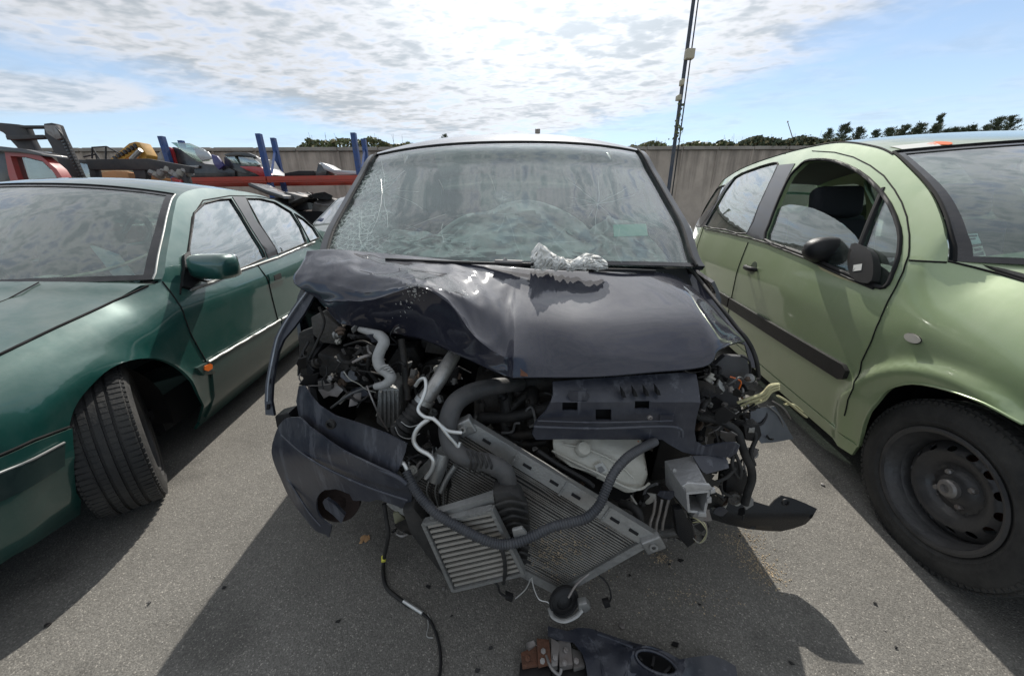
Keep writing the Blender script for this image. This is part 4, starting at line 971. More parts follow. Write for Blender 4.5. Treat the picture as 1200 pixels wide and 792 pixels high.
# ---- buckled bonnet ----
HN = [
 [(360,294,1.28),(352,311,1.21),(344,331,1.15),(371,349,1.12),(398,380,1.07)],
 [(392,292,1.31),(388,307,1.19),(385,327,1.10),(388,351,1.06),(403,380,1.06)],
 [(430,295,1.33),(430,309,1.18),(430,328,1.06),(434,351,1.00),(425,386,1.07)],
 [(475,299,1.29),(480,313,1.14),(486,325,.99),(489,336,.91),(468,393,1.03)],
 [(520,304,1.25),(523,319,1.11),(524,336,.96),(525,353,.885),(500,400,.97)],
 [(560,308,1.23),(560,328,1.10),(559,358,.94),(556,394,.85),(540,418,.91)],
 [(590,312,1.22),(590,337,1.095),(589,373,.94),(587,416,.845),(586,438,.83)],
 [(604,313,1.22),(604,340,1.095),(603,378,.925),(602,418,.812),(601,443,.785)],
 [(625,315,1.22),(628,342,1.10),(632,378,.952),(636,418,.858),(637,442,.815)],
 [(665,317,1.23),(675,345,1.10),(685,379,.945),(694,418,.845),(696,441.5,.81)],
 [(710,318,1.25),(725,345,1.10),(740,378,.95),(752,414,.855),(757,436.5,.815)],
 [(755,318,1.29),(780,344,1.11),(802,374,.96),(818,408,.87),(826,429,.83)],
 [(783,320,1.33),(808,346,1.12),(826,371,.985),(838,397,.90),(842,411,.87)],
 [(799,326,1.36),(824,350,1.155),(846,376,1.04),(858,392,.97),(862,401,.93)],
 [(806,332,1.36),(830,353,1.17),(852,378,1.06),(872,398,.985),(871,401,.965)]]
C0 = [[atY(*p) for p in c] for c in HN]
NU, NV = 10, 12
rows = [catm([C0[i][j] for i in range(8)], None, NU)[0][:-1]+catm([C0[i][j] for i in range(7, len(C0))], None, NU)[0] for j in range(5)]
def remap_crease(t): return t
grid = []
for i in range(len(rows[0])):
    col = [rows[j][i] for j in range(5)]; c_, _ = catm(col, None, NV)
    d_ = catm(col[:4], None, NV)[0][:-1]+catm(col[3:], None, NV)[0]; q_ = 1-sst(i/NU, 6.6, 8.0); grid.append([a.lerp(b, q_) for a, b in zip(c_, d_)])
nu, nv = len(grid), len(grid[0])
for i in range(nu):
    for j in range(nv):
        u = i/NU; v = j/NV; p = grid[i][j]
        # pinched pleats fanning out from the buckle point at column 3, row 3
        dx, dy = (u-3.1), (v-2.9); r = math.hypot(dx*.8, dy)+.05; a = math.atan2(dy, dx)
        am = .0045*math.exp(-((r-1.3)/1.0)**2)*(1 if u > 2.2 else 1.0)
        w_ = 1-2*abs(math.sin(a*5.5+1.1*MN.noise(Vector((r*1.0, a*1.2, 3)))))**.7
        rip = (.16-abs(MN.noise(Vector((u*.8+v*.5, v*1.3-u*.3, 1.7)))))*.011+(.12-abs(MN.noise(Vector((u*1.9, v*1.4+u*.6, 5)))))*.006
        edge = min(1, j/6, (nv-1-j)/4)
        k_ = 1-.80*sst(u, 5.2, 7); am *= k_; rip *= k_
        if u > 7: rip *= .5
        if v > 3: rip *= 2.2
        grid[i][j] = p+Vector((0, -.5, .85))*((am*w_+rip)*edge)
vs = [grid[i][j] for i in range(nu) for j in range(nv)]
fs = [(i*nv+j, (i+1)*nv+j, (i+1)*nv+j+1, i*nv+j+1) for i in range(nu-1) for j in range(nv-1)]
bm = bmesh.new(); bv = [bm.verts.new(v) for v in vs]; [bm.faces.new([bv[k] for k in f]) for f in fs]
bmesh.ops.recalc_face_normals(bm, faces=bm.faces)
if sum(f.normal.z for f in bm.faces) < 0: bmesh.ops.reverse_faces(bm, faces=bm.faces)
me = bpy.data.meshes.new('bonnet'); bm.to_mesh(me); bm.free()
hood = link('bonnet', me, root, M_navy, 24)
sol = hood.modifiers.new('thickness', 'SOLIDIFY'); sol.thickness = .006; sol.offset = -1
# chipped paint, bare metal at the lip
ch = MB(); rc_ = random.Random(5)
for k in range(110):
    i = int((3.0+rc_.gauss(0,.11))*NU); j = int((3.0+abs(rc_.gauss(0,.35)))*NV); i = max(1, min(nu-2, i)); j = max(1, min(nv-2, j))
    p = grid[i][j]; n_ = (grid[i+1][j]-p).cross(grid[i][j+1]-p).normalized(); n_ = n_ if n_.z > 0 else -n_
    if n_.y > 0: n_ = -n_
    p = p+n_*.0015+Vector((rc_.uniform(-.012,.012),0,rc_.uniform(-.014,.014))); s_ = abs(rc_.gauss(0,.0022))+.0006
    x_ = n_.orthogonal().normalized(); y_ = n_.cross(x_); ch.prism([p+x_*s_*rc_.uniform(.5,1.3), p+y_*s_, p-x_*s_, p-y_*s_*rc_.uniform(.4,1)], n_*.0008)
o = ch.build('paint_chips', mat('bare_metal', (.45,.45,.44), .5, .5), root, 0); o['kind'] = 'stuff'
pxp('rust_scar', [(601.5,427),(604,424),(607,427),(611,433),(618,438),(619,441),(610,440.5),(602,441.5)], lambda a, b: .822-(b-421)*.0011-.004, M_rust, .001, .01)
# ---- cowl, gutters, wing remains ----
t = MB(); t.prism([g.W(-.13,-.60,.875), g.W(-.03,-.60,.915), g.W(.02,-.60,.89), g.W(-.13,-.60,.80)], g.vd*1.2); t.build('cowl', M_blk, root)
t = MB(); t.prism([g.W(-.05,-.70,.88), g.W(.02,-.70,.935), g.W(.06,-.70,.86), g.W(-.05,-.70,.78)], g.vd*1.4); t.build('cowl_support', M_dark, root)
gl = [(792,285,1.50),(800,305,1.43),(812,319,1.37),(826,336,1.26),(845,360,1.14),(862,382,1.07),(874,396,1.03),(882,410,1.02),(887,425,1.0),(889,442,1.0)]
ptube('wing_gutter', gl, .0065, M_rub)
pxp('front_wing_top', [(800,322),(813,321),(828,338),(846,361),(863,383),(876,399),(884,414),(888,432),(880,430),(873,404),(862,400),(848,385),(835,367),(815,345),(802,332)], lambda a, b: 1.40-(b-322)*.0040 if b < 400 else 1.088-(b-400)*.002, M_navy, .004, .02)
fl_o = [(364,330),(357,341),(343,360),(330,380),(322,396),(318,412),(314,432),(311,450),(310,470),(311,486)]
fl_i = [(321,487),(318,470),(319,450),(322,430),(326,412),(332,398),(344,384),(356,368),(366,350),(372,340)]
fY = lambda a, b: 1.17-(b-330)*.00105
pxp('front_wing_edge', fl_o+fl_i, fY, M_navyp, .012, .012)
ptube('wing_flange', [(p[0]+3.5, p[1], fY(*p)-.008) for p in fl_o[1:-1]], .0035, mat('worn_edge', (.22,.23,.25), .35, .5, scr=.4))
for (x, y) in ((315,447),(314,477)): pp('flange_slot', [(x-1.5,y-3),(x+1.5,y-3),(x+1,y+3),(x-2,y+3)], fY(x, y)-.006, .004, M_dark, 0)
pp('wing_bracket', [(322,488),(338,484),(343,492),(340,503),(330,507),(324,500)], 1.0, .05, M_blk, .003)
# ---- bay shell ----
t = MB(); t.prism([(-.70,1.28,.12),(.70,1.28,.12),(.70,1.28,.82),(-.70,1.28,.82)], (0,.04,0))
t.prism([(-.68,1.02,.35),(-.66,1.02,.72),(-.66,1.30,.80),(-.68,1.30,.35)], (.02,0,0)); t.prism([(.66,1.04,.35),(.66,1.04,.66),(.66,1.30,.76),(.66,1.30,.35)], (.02,0,0)); t.build('bulkhead', M_dark, root, 0)  # bulkhead and inner wings coloured near-black for the bay's darkness
t = MB(); t.prism([(.54,1.10,.14),(.88,1.18,.12),(.90,1.17,.40),(.80,1.14,.60),(.60,1.10,.62),(.56,1.10,.40)], (0,.16,0), .01); t.prism([(.60,1.06,.34),(.72,1.08,.30),(.74,1.07,.52),(.64,1.05,.55)], (0,.10,0), .015); t.build('liner_shadow_block', M_blk, root)  # liner mass added and widened to fill out the wreck's ground shadow
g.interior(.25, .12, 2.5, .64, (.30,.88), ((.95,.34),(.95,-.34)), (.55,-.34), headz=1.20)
g.under(.1, 2.7, .64, .17, .32, (.26, 2.30), .36)
for (u, v) in ((.22,.785),(.22,-.785),(2.30,.70),(2.30,-.70)): wheel('wheel', g.W(u, v, .29), g.vd*(1 if v > 0 else -1), .29, .18, .18, root, treads=False)
# random mechanical clutter deep in the bay
rc = random.Random(11)
M_e = [mat('engine_black', (.013,.013,.013), .5, spec=.3, bump=.3, bscale=120, dirt=.5, dirtcol=(.065,.055,.045), dscale=22), mat('engine_grey', (.075,.070,.064), .5, .35, bump=.4, bscale=120, dirt=.6, dirtcol=(.04,.035,.03), dscale=14), M_alu]
for nm, mi, cnt in (('engine_bracket', 0, 34), ('engine_casting', 1, 15)):
    for k in range(cnt):
        x = rc.uniform(-.56,.60); z = rc.uniform(.30,.72); y = rc.uniform(1.02,1.24)
        if x < -.25: y = rc.uniform(1.12,1.24)
        n = rc.randint(4,6); s_ = rc.uniform(.025,.075); a0 = rc.uniform(0,6)
        P = [Vector((x+math.cos(a0+6.283*i/n)*s_*rc.uniform(.7,1.3), y+math.sin(i*1.7)*.02, z+math.sin(a0+6.283*i/n)*s_*rc.uniform(.6,1.2))) for i in range(n)]
        t = MB(); t.prism(P, (rc.uniform(-.02,.02), rc.uniform(.02,.07), rc.uniform(-.02,.02)), .003)
        if k % 2 == 0: t.lathe(P[0], (0,-1,.2), [(.008,0),(.008,.012),(0,.012)], 6)
        t.build(nm, M_e[mi], root, 45)
for k in range(20):
    x = rc.uniform(-.5,.55); z = rc.uniform(.32,.72); y = rc.uniform(.98,1.14); P = [Vector((x, y, z))]; d = Vector((rc.uniform(-1,1), rc.uniform(-.3,.3), rc.uniform(-.8,.8))).normalized()
    for i in range(5):
        d = (d+Vector((rc.uniform(-.6,.6), rc.uniform(-.3,.3), rc.uniform(-.6,.6)))).normalized(); P.append(P[-1]+d*rc.uniform(.04,.07))
    for q in P: q.y = max(.96, min(1.25, q.y)); q.z = max(.28, min(.74, q.z))
    t = MB(); r = rc.choice((.003,.004,.006,.010)); t.tube(P, r, 8, 5); t.build('hose' if r > .005 else 'wiring', M_e[0] if k % 4 else mat('grey_loom', (.10,.10,.10), .6), root, 60, fix=False)
M_bits = [M_e[0], M_e[0], M_e[1], M_alu, M_blk, mat('pale_plastic', (.38,.37,.33), .5, dirt=.5), mat('brown_grime', (.075,.050,.034), .8, bump=.5, bscale=80), M_greyal]
regs = [(352,480,380,500,.97,1.08,60), (470,640,425,545,.90,1.0,62), (640,760,520,600,.88,.94,16), (815,890,440,600,.86,.96,120), (740,815,575,640,.78,.86,44), (455,520,520,620,.76,.86,36), (380,470,385,470,.96,1.02,36)]
for (x0, x1, y0, y1, d0, d1, n_) in regs:
    for k in range(n_):
        x = rc.uniform(x0, x1); y = rc.uniform(y0, y1); dd = rc.uniform(d0, d1)
        if x0 == 352 and y > 440+(x-352)*.45: continue
        c = atY(x, y, dd)
        if x0 == 815:
            if x > 892-(y-440)*.05 or y > 600 or (y > 560 and x > 868): continue
        m_ = rc.choice(M_bits); kind = rc.random(); t = MB()
        ax = Vector((rc.gauss(0,1), rc.gauss(0,.6), rc.gauss(0,1))).normalized(); s_ = rc.uniform(.006,.019)
        if kind < .28:
            t.lathe(c, ax, [(0,-s_*.5),(s_*.6,-s_*.5),(s_*.6,s_*.1),(s_*.9,s_*.1),(s_*.9,s_*.45),(s_*.4,s_*.5),(s_*.4,s_*.9),(0,s_*.9)], 10); t.build('fitting', m_, root, 40)
        elif kind < .60:
            n = rc.randint(4,7); a0 = rc.uniform(0,6); x_ = ax.orthogonal().normalized(); y_ = ax.cross(x_)
            t.prism([c+x_*(math.cos(a0+6.283*i/n)*s_*rc.uniform(.5,1.8))+y_*(math.sin(a0+6.283*i/n)*s_*rc.uniform(.4,1.2)) for i in range(n)], ax*s_*rc.uniform(.2,1.0), .0012); t.build('bracket', m_, root, 40)
        else:
            P = [c]; d = ax
            for i in range(rc.randint(3,5)): d = (d+Vector((rc.gauss(0,.7), rc.gauss(0,.3), rc.gauss(-.1,.7)))).normalized(); P.append(P[-1]+d*rc.uniform(.015,.035))
            for q in P: q.y = max(d0-.03, min(d1+.05, q.y)); q.z = max(.2, q.z)
            t.tube(P, rc.choice((.0016,.0022,.003,.0045,.007)), 6, 4); t.build('wiring', rc.choice((M_blk, M_blk, M_e[0], M_rub, MATS['grey_loom'], M_greyal) if rc.random() < .93 else (M_orange, MATS['pale_plastic'])), root, 60, fix=False)
# engine block with ribs and cover
t = MB(); t.box((.08,1.10,.47), (.42,.20,.30), None, .02)
for k in range(7): t.box((-.10+k*.06,.995,.46), (.012,.03,.24))
t.build('engine_block', M_e[1], root)
t = MB()
for k in range(4): t.tube([(-.02+k*.08,1.02,.63),(-.02+k*.08,.96,.60),(-.02+k*.08,.94,.53)], .022, 10, 4)
t.tube([(-.06,1.02,.64),(.30,1.02,.63)], .035, 14, 2); t.build('intake_manifold', M_e[0], root, 50)
rt = random.Random(21)
for (x0, x1, y0, y1, d_, n_) in ((352,440,390,470,.98,9), (820,888,450,600,.84,12), (450,520,560,620,.76,6), (640,700,440,470,.87,3), (770,835,560,625,.74,6)):
    for k in range(n_):
        x = rt.uniform(x0, x1); y = rt.uniform(y0, y1); a0 = rt.uniform(0,6.28); n = rt.randint(6,9); s_ = rt.uniform(7,16)
        pts = [(x+math.cos(a0+6.283*i/n)*s_*rt.uniform(.35,1.3), y+math.sin(a0+6.283*i/n)*s_*rt.uniform(.25,.9)) for i in range(n)]; gx, gy = rt.uniform(-.002,.002), rt.uniform(-.003,.003)
        pxp('torn_plastic', pts, (lambda a, b, x=x, y=y, gx=gx, gy=gy: d_+gx*(a-x)+gy*(b-y)), rt.choice((M_blk, M_navyp, M_e[0], M_blk, M_greyal)), .003, .012)
# ---- lock carrier / front panel ----
Yc = lambda a, b: .86-(b-440)*.0018*(1 if b < 471 else 0)-(.056 if b >= 471 else 0)-.00012*(a-720)*(a-720)/60
carrier = [(648,447),(700,443),(757,439),(800,436.5),(816,438),(819,455),(821,472),(816,490),(814,505),(816,518),(825,523),(849,519.5),(862,519),(867,522),(864,530),(856,536),(838,534),(815,533),(800,529.5),(783,520),(776,515),(720,515),(660,514.5),(628,515),(624,509),(627,497),(632,490),(640,482),(645,472),(648,462)]
rect = lambda a, b, c, d: [(a,b),(c,b),(c,d),(a,d)]
hol = [rect(659,471.5,677,481), rect(698,479.5,716.5,492.5), rect(744,469.5,761,479)]
fp = pxp('front_panel', carrier, Yc, M_navyp, .006, .014, hol, smooth=25)
for k, h_ in enumerate(hol): pp('panel_recess', [(p[0]-1 if p[0] < (h_[0][0]+h_[1][0])/2 else p[0]+1, p[1]) for p in h_], .835, .02, M_dark, 0)
pxp('raised_boss', rect(773,486,790,496), lambda a, b: Yc(a, b)-.003, M_navyp, .004, .01)
for k in range(4):
    x = 729+k*13.5; pp('panel_rib_slit', [(x,456-k),(x+3,460-k),(x+5,466-k),(x+1,466-k)], .80, .02, M_dark, 0)  # dark bars painting the shade in the slits
pxp('mounting_tab', [(667,459),(688,458.5),(691,464),(689,469),(669,469),(666,465)], .80, M_navyp, .004, .01)
ptube('panel_rib_slit', [(626,500,.765),(700,502,.765),(788,500,.76),(800,512,.755)], .004, M_navyp); ptube('panel_rib_slit', [(630,493,.775),(700,495,.77),(788,493,.77)], .0025, M_navyp)
t = MB(); t.lathe(atY(761,489,.785), (0,-1,.25), [(.007,0),(.007,.006),(.003,.008),(0,.004)], 8); t.build('bolt', M_greyal, root)
pxp('torn_panel', [(812,534),(849,533.5),(853,540),(854,548),(840,552),(826,555.5),(820,548)], lambda a, b: .78-(b-534)*.002, M_navyp, .004, .012)
# ---- bumper remains, left ----
Yb = lambda a, b: (.70+.26*max(0, (470-a)/150)**1.5)
up_ = [(350,452),(356,452),(363,463),(373,475),(392,487),(420,496),(450,507),(477,520),(475,530),(468,548),(464,556),(442,548),(421,538),(400,527),(378,512),(360,499),(350,487),(347,470)]
pxp('bumper_upper', up_, lambda a, b: Yb(a, b)+.04-(b-500)*.0004, M_navyp, .005, .018)
lo = [(344,489),(352,490),(362,500),(380,513),(402,528),(424,539),(445,549),(464,557),(474,564),(480,574),(482,584),(479,593),(470,594),(455,590),(441,586),(428,587),(418,588),(409,580),(398,573),(386,572),(376,577),(371,585),(371,597),(376,607),(384,614),(387,620),(385,628),(382,626),(370,622),(358,608),(345,592),(336,577),(329,561),(322,545),(318,529),(321,513),(327,498),(335,490)]
Yl = lambda a, b: Yb(a, b)-.02*math.exp(-((b-530)/22)**2)+.0008*max(0, b-560)
lo2 = []
jr = random.Random(2)
for (x, y) in sm(lo, 2, True):
    if (x > 384 and y > 566): x += jr.uniform(-1.8,1.8); y += jr.uniform(-1.8,1.8)
    lo2.append((x, y))
pxp('bumper_cover', lo2, Yl, M_navyp, .005, .016)
ptube('bumper_crease', [(330,510,.925),(350,528,.865),(376,545,.80),(402,558,.755),(430,570,.715),(456,579,.690),(478,586,.678)], .0035, M_navyp)
ptube('bumper_crease', [(322,530,.955),(334,555,.925),(348,578,.895),(362,600,.865),(376,616,.84)], .003, M_navyp)
ptube('bumper_lip', [(345,491,.92),(362,501,.875),(380,514,.83),(402,529,.785),(424,540,.745),(446,550,.715),(466,559,.695),(476,567,.69)], .006, M_navyp)
pxp('fog_lamp_trim', [(378,588),(383,585),(393,592),(404,604),(400,613),(390,603),(381,596)], .80, M_navyp, .01, .012)
t = MB(); t.lathe(atY(398,585,.97), (.1,-1,.2), [(.0,0),(.075,0),(.075,.02),(.03,.02),(.02,.04),(0,.04)], 24); t.build('rusty_hub', mat('dark_rust', (.022,.011,.008), .8, bump=.4), root)
t = MB(); t.lathe(atY(389,496,.80), (-.2,-1,.1), [(.014,0),(.014,.008),(.008,.010),(.008,.004),(0,.004)], 14); t.build('bumper_socket', M_blk, root)
# ---- left of bay: airbox, brackets, pipes ----
pp('air_box', [(372,414),(398,420),(428,437),(436,452),(402,452),(374,440)], 1.02, .10, M_e[0], .006)
pp('strut_bracket', [(364,372),(378,366),(400,385),(396,404),(378,402),(366,392)], 1.08, .06, M_e[1], .005)
pp('inner_wing_plate', [(350,390),(366,384),(372,420),(362,446),(350,440)], 1.08, .03, M_e[0], .004)
pp('bracket_plate', [(372,447),(386,443),(390,455),(380,463),(373,458)], .98, .008, mat('dull_steel', (.20,.19,.18), .5, .6, dirt=.5), .002)
for i, pts in enumerate([[(358,430,1.02),(372,400,1.04),(380,378,1.06),(374,360,1.06)], [(400,452,.98),(420,470,.95),(440,455,.98),(455,440,1.0)], [(388,478,.95),(410,462,.96),(436,452,.99),(452,448,1.0)], [(362,400,1.05),(352,420,1.03),(350,440,1.02)], [(403,405,1.04),(425,400,1.05),(440,408,1.04)]]):
    ptube('wiring', pts, .004, M_e[0] if i != 2 else mat('grey_loom', (.10,.10,.10), .6))
M_ghose = mat('grey_plastic_hose', (.34,.34,.33), .5, bump=.2, dirt=.45, dirtcol=(.12,.11,.10), dscale=12)
ptube('coolant_hose', [(421,386,1.02),(436,390,1.0),(446,394,.98),(450,401,.96),(446,410,.95),(443,420,.94),(446,430,.93),(454,436,.92),(458,443,.91),(452,450,.91),(440,453,.92)], [.008,.012,.016,.017,.016,.0165,.017,.017,.016,.013,.010], M_ghose)
for k in range(4): ptube('hose_ridge', [(444+k*3.6,434-k*1.5+k*2.4,.915),(449+k*3,429+k*2.2,.905),(455+k*2,428+k*2.4,.91)], .0028, M_ghose)
ptube('hose', [(470,398,1.0),(473,420,.97),(476,445,.95),(478,468,.93)], .011, M_e[0])
pp('gear_casing', [(442,458),(455,452),(468,456),(470,478),(466,497),(452,504),(440,496)], .92, .10, M_alu, .010)
for k in range(5): pp('casing_rib', [(445+k*5,460),(447+k*5,459),(447+k*5,498),(445+k*5,497)], .912, .01, M_alu, 0)
ptube('hose_clip', [(430,452,.93),(437,470,.9),(446,490,.9),(455,505,.9)], .0025, M_greyal)
# turbo pipe and bellows
ptube('turbo_pipe', [(532,416,.98),(522,432,.93),(511,450,.89),(502,463,.87),(496,472,.86)], [.021,.022,.022,.023,.024], mat('brushed_pipe', (.40,.39,.37), .38, .7, dirt=.55, dirtcol=(.10,.09,.08), dscale=12, bump=.15), seg=20)
ptube('pipe_clamp', [(499,467,.864),(496,472,.86)], [.028,.028], M_alu2, seg=20)
ptube('rubber_bellows', [(494,474,.86),(486,484,.84),(476,497,.825),(466,508,.82)], [.028,.030,.031,.028], M_rub, corr=.2, cn=.012, seg=20)
ptube('bellows_wire', [(463,500,.79),(468,510,.78),(480,514,.77),(492,508,.77)], .0012, M_alu2); ptube('bellows_wire', [(470,494,.79),(480,500,.78),(494,496,.78)], .0012, M_alu2)
M_wp = mat('pale_alloy_pipe', (.62,.62,.60), .35, .6, dirt=.25, dirtcol=(.2,.19,.17), dscale=12)
ptube('air_con_pipe', [(487,452,.84),(492,445,.83),(498,444,.82),(499,455,.80),(495,468,.78),(490,480,.77),(497,488,.755),(508,491,.745),(517,499,.74),(526,505,.74),(541,507,.745)], .0048, M_wp)
ptube('air_con_pipe', [(503,491,.765),(494,497,.76),(487,506,.755),(485,517,.75),(491,526,.745),(503,533,.74),(508,540,.735),(506,550,.735),(499,560,.735)], .0058, M_wp)
ptube('air_con_pipe', [(507,489,.75),(515,497,.74),(524,509,.735),(533,519,.735),(537,524,.735),(539,518,.74)], .0042, M_wp)
ptube('filter_canister', [(519,530,.78),(515,545,.77),(510,562,.765)], [.020,.021,.018], M_alu2, seg=18)
ptube('pipe_stub', [(534,545,.77),(524,560,.765),(517,576,.76)], .008, M_alu2)
for k in range(6): ptube('wiring', [(505+k*3,520+k*2,.80),(508+k*4,545+k*3,.78),(500+k*5,575,.77),(508+k*3,590+k*2,.77)], .0025, M_e[0] if k % 2 else M_alu2)
# big coolant duct
ptube('radiator_hose', [(610,450,.98),(585,452,.92),(557,458,.87),(536,470,.82),(527,487,.79),(525,505,.77),(529,522,.75),(540,533,.735),(556,539,.72),(574,543,.705),(590,552,.70),(596,568,.70),(598,580,.70)], [.022,.024,.025,.026,.026,.025,.024,.023,.022,.023,.024,.022,.020], mat('hose_rubber', (.045,.045,.046), .5, bump=.15, dirt=.4, dirtcol=(.14,.13,.12), dscale=10), seg=20)
for k in range(5): ptube('hose_ridge', [(547+k*6,528+k*1.2,.718-k*.002),(552+k*6,540+k*1.5,.688-k*.002),(550+k*6,552+k*1.2,.71)], .003, M_rub)
ptube('hose', [(620,460,.98),(600,478,.95),(590,495,.93),(600,510,.92),(625,508,.9)], .014, M_e[0])
ptube('hose', [(560,490,.95),(600,488,.93),(640,478,.93),(660,470,.95)], .018, M_rub)
ptube('hose', [(555,500,.93),(585,510,.92),(615,520,.92),(640,518,.92)], .012, M_e[0])
# ---- radiator pack ----
A_, B_, D_ = Vector((-.13,.80,.61)), Vector((.33,.66,.37)), Vector((-.35,.80,.36)); Cc = B_+(D_-A_)*.93; Cc = atY(655,688,.685)
nrm_ = (B_-A_).cross(D_-A_).normalized(); nrm_ = nrm_ if nrm_.y < 0 else -nrm_
Dd = D_; LR = lambda s, t: (A_.lerp(B_, s)).lerp(Dd.lerp(Cc, s), t)
t = MB(); t.prism([LR(0,0), LR(1,0), LR(1,1), LR(0,1)], -nrm_*.028); t.build('radiator_core', mat('core_black', (.012,.012,.012), .8), root, 0)
t = MB(); ns_ = 38
for k in range(ns_):
    v = (k+.5)/ns_; pv = None
    for q in range(13):
        s_ = .005+.99*q/12; bd_ = max(0, MN.noise(Vector((s_*4, v*3, 2)))-.12); pt = LR(s_, v+.035*bd_*math.sin(k*1.3))+nrm_*(.003-.012*bd_)
        if pv is not None: t.bar(pv, pt, .0036, .0060, nrm_)
        pv = pt
o = t.build('radiator_fins', mat('fin_metal', (.26,.25,.23), .5, .4, dirt=.85, dirtcol=(.09,.08,.07), dscale=9), root, 0)
t = MB(); t.bar(LR(-.01,-.035), LR(1.03,-.035), .045, .022, nrm_); t.build('radiator_top_bar', M_alu2, root)
for s_ in (.12,.35,.5,.62,.83,.93):
    q = LR(s_, -.03)+nrm_*.0125; t = MB(); dd = (B_-A_).normalized(); t.bar(q-dd*.012, q+dd*.012, .007, .004, nrm_); t.build('bar_slot', M_dark, root, 0)
for s_ in (.28,.55,.78):
    q = LR(s_, -.035)+nrm_*.012; dd = (B_-A_).normalized(); t = MB(); t.bar(q-dd*.003, q+dd*.003, .048, .006, nrm_); t.build('bar_clip', M_alu, root, 0)
t = MB(); t.bar(LR(0,1.02), LR(1.0,1.02), .026, .022, nrm_); t.build('radiator_bottom_bar', M_alu, root)
t = MB(); t.bar(LR(1.01,-.02), LR(1.01,1.05), .020, .030, nrm_); t.build('radiator_end_tank', M_alu, root)
t = MB(); t.bar(LR(-.01,-.03), LR(-.01,1.04), .022, .028, nrm_); t.build('radiator_end_tank', M_alu, root)
t = MB(); q = LR(1.03,-.03); t.box(q+nrm_*.01, (.05,.02,.045), Matrix.Rotation(-.5, 3, 'Y'), .004); t.lathe(q+nrm_*.022, nrm_, [(.010,0),(.010,.006),(.005,.006),(.005,0)], 12); t.build('radiator_bracket', M_alu2, root)
t = MB(); q = LR(-.01,-.05); t.box(q+nrm_*.01, (.045,.03,.045), Matrix.Rotation(-.45, 3, 'Y'), .005); t.lathe(q+nrm_*.026, nrm_, [(.009,0),(.009,.012),(.004,.012)], 12); t.build('pipe_union', M_alu2, root)
# chaff caught in the fins
ch = MB(); rs = random.Random(8)
for k in range(420):
    s_ = .80+rs.gauss(0,.07); v = .55+rs.gauss(0,.16)
    if k % 4 == 0: s_ = rs.uniform(.3,.97); v = rs.uniform(.6,.98)
    if not (0 < s_ < 1 and 0 < v < 1): continue
    p = LR(s_, v)+nrm_*rs.uniform(.004,.008); z = rs.uniform(.0012,.0035); a = rs.uniform(0,3); x_ = Vector((math.cos(a),0,math.sin(a)))*z; ch.prism([p-x_, p+x_*.3+Vector((0,0,z*.6)), p+x_], nrm_*.002)
o = ch.build('wood_chaff', mat('chaff', (.42,.33,.22), .95, var=.3, vscale=60), root, 0); o['kind'] = 'stuff'
# intercooler
I0, I1, I2, I3 = atY(500,612,.66), atY(576,597,.64), atY(611,667,.62), atY(533,686,.64)
n2_ = (I1-I0).cross(I3-I0).normalized(); n2_ = n2_ if n2_.y < 0 else -n2_
IL = lambda s, t: I0.lerp(I1, s).lerp(I3.lerp(I2, s), t)
t = MB(); t.prism([IL(0,0), IL(1,0), IL(1,1), IL(0,1)], -n2_*.03); t.build('intercooler_core', mat('core_black', (.012,.012,.012), .8), root, 0)
for k in range(13):
    v = (k+.5)/13; t = MB(); t.bar(IL(.02, v)+n2_*.004, IL(.98, v)+n2_*.004, .0075, .0065, n2_); t.build('cooler_tube', mat('tube_metal', (.42,.40,.36), .5, .55, dirt=.45, dirtcol=(.13,.12,.10), dscale=12), root, 0)
for a, b in (((-.02,-.03),(-.02,1.03)), ((1.02,-.03),(1.02,1.03)), ((-.02,-.02),(1.02,-.02)), ((-.02,1.02),(1.02,1.02))):
    t = MB(); t.bar(IL(*a)+n2_*.002, IL(*b)+n2_*.002, .009, .020, n2_); t.build('cooler_frame', M_alu, root, 0)
pxp('cooler_tank', [(503,608),(507,603),(560,587),(578,581),(580,594),(540,602),(508,611)], lambda a, b: .655, M_alu2, .02, .012)
pp('cooler_end_duct', [(577,578),(598,576),(612,585),(620,605),(622,630),(618,662),(611,668),(603,655),(590,628),(578,600)], .655, .05, M_rub, .012)
for k in range(9): 
    y = 590+k*8.5; ptube('duct_ridge', [(580+k*3.4,y+2,.65),(598+k*1.6,y-3,.64),(617+k*.5,y+1,.65)], .0035, M_rub)
pp('cooler_end_duct', [(470,598),(484,594),(496,610),(515,645),(530,680),(520,678),(498,650),(480,625)], .70, .05, M_rub, .010)
# corrugated loom hose across the front
ptube('corrugated_hose', [(476,552,.72),(482,566,.70),(494,584,.675),(512,602,.65),(535,616,.63),(560,629,.61),(583,637,.60),(602,636,.595),(622,629,.60),(645,618,.61),(668,612,.62),(688,606,.63),(702,592,.65),(710,574,.67),(720,553,.69),(735,536,.72),(752,525,.76),(768,517,.80)], .0125, mat('loom_plastic', (.040,.042,.048), .42, dirt=.3, dirtcol=(.16,.155,.15), dscale=12), corr=.18, cn=.0065, seg=12)
ptube('hose_end', [(468,545,.74),(472,542,.73),(476,548,.72),(477,554,.72)], .005, M_wp)
ptube('rubber_pipe', [(584,637,.62),(590,650,.61),(592,668,.61),(590,683,.62)], .005, M_rub)
pp('hose_grommet', [(600,622),(612,619),(618,626),(612,632),(602,630)], .60, .01, M_alu2, .003)
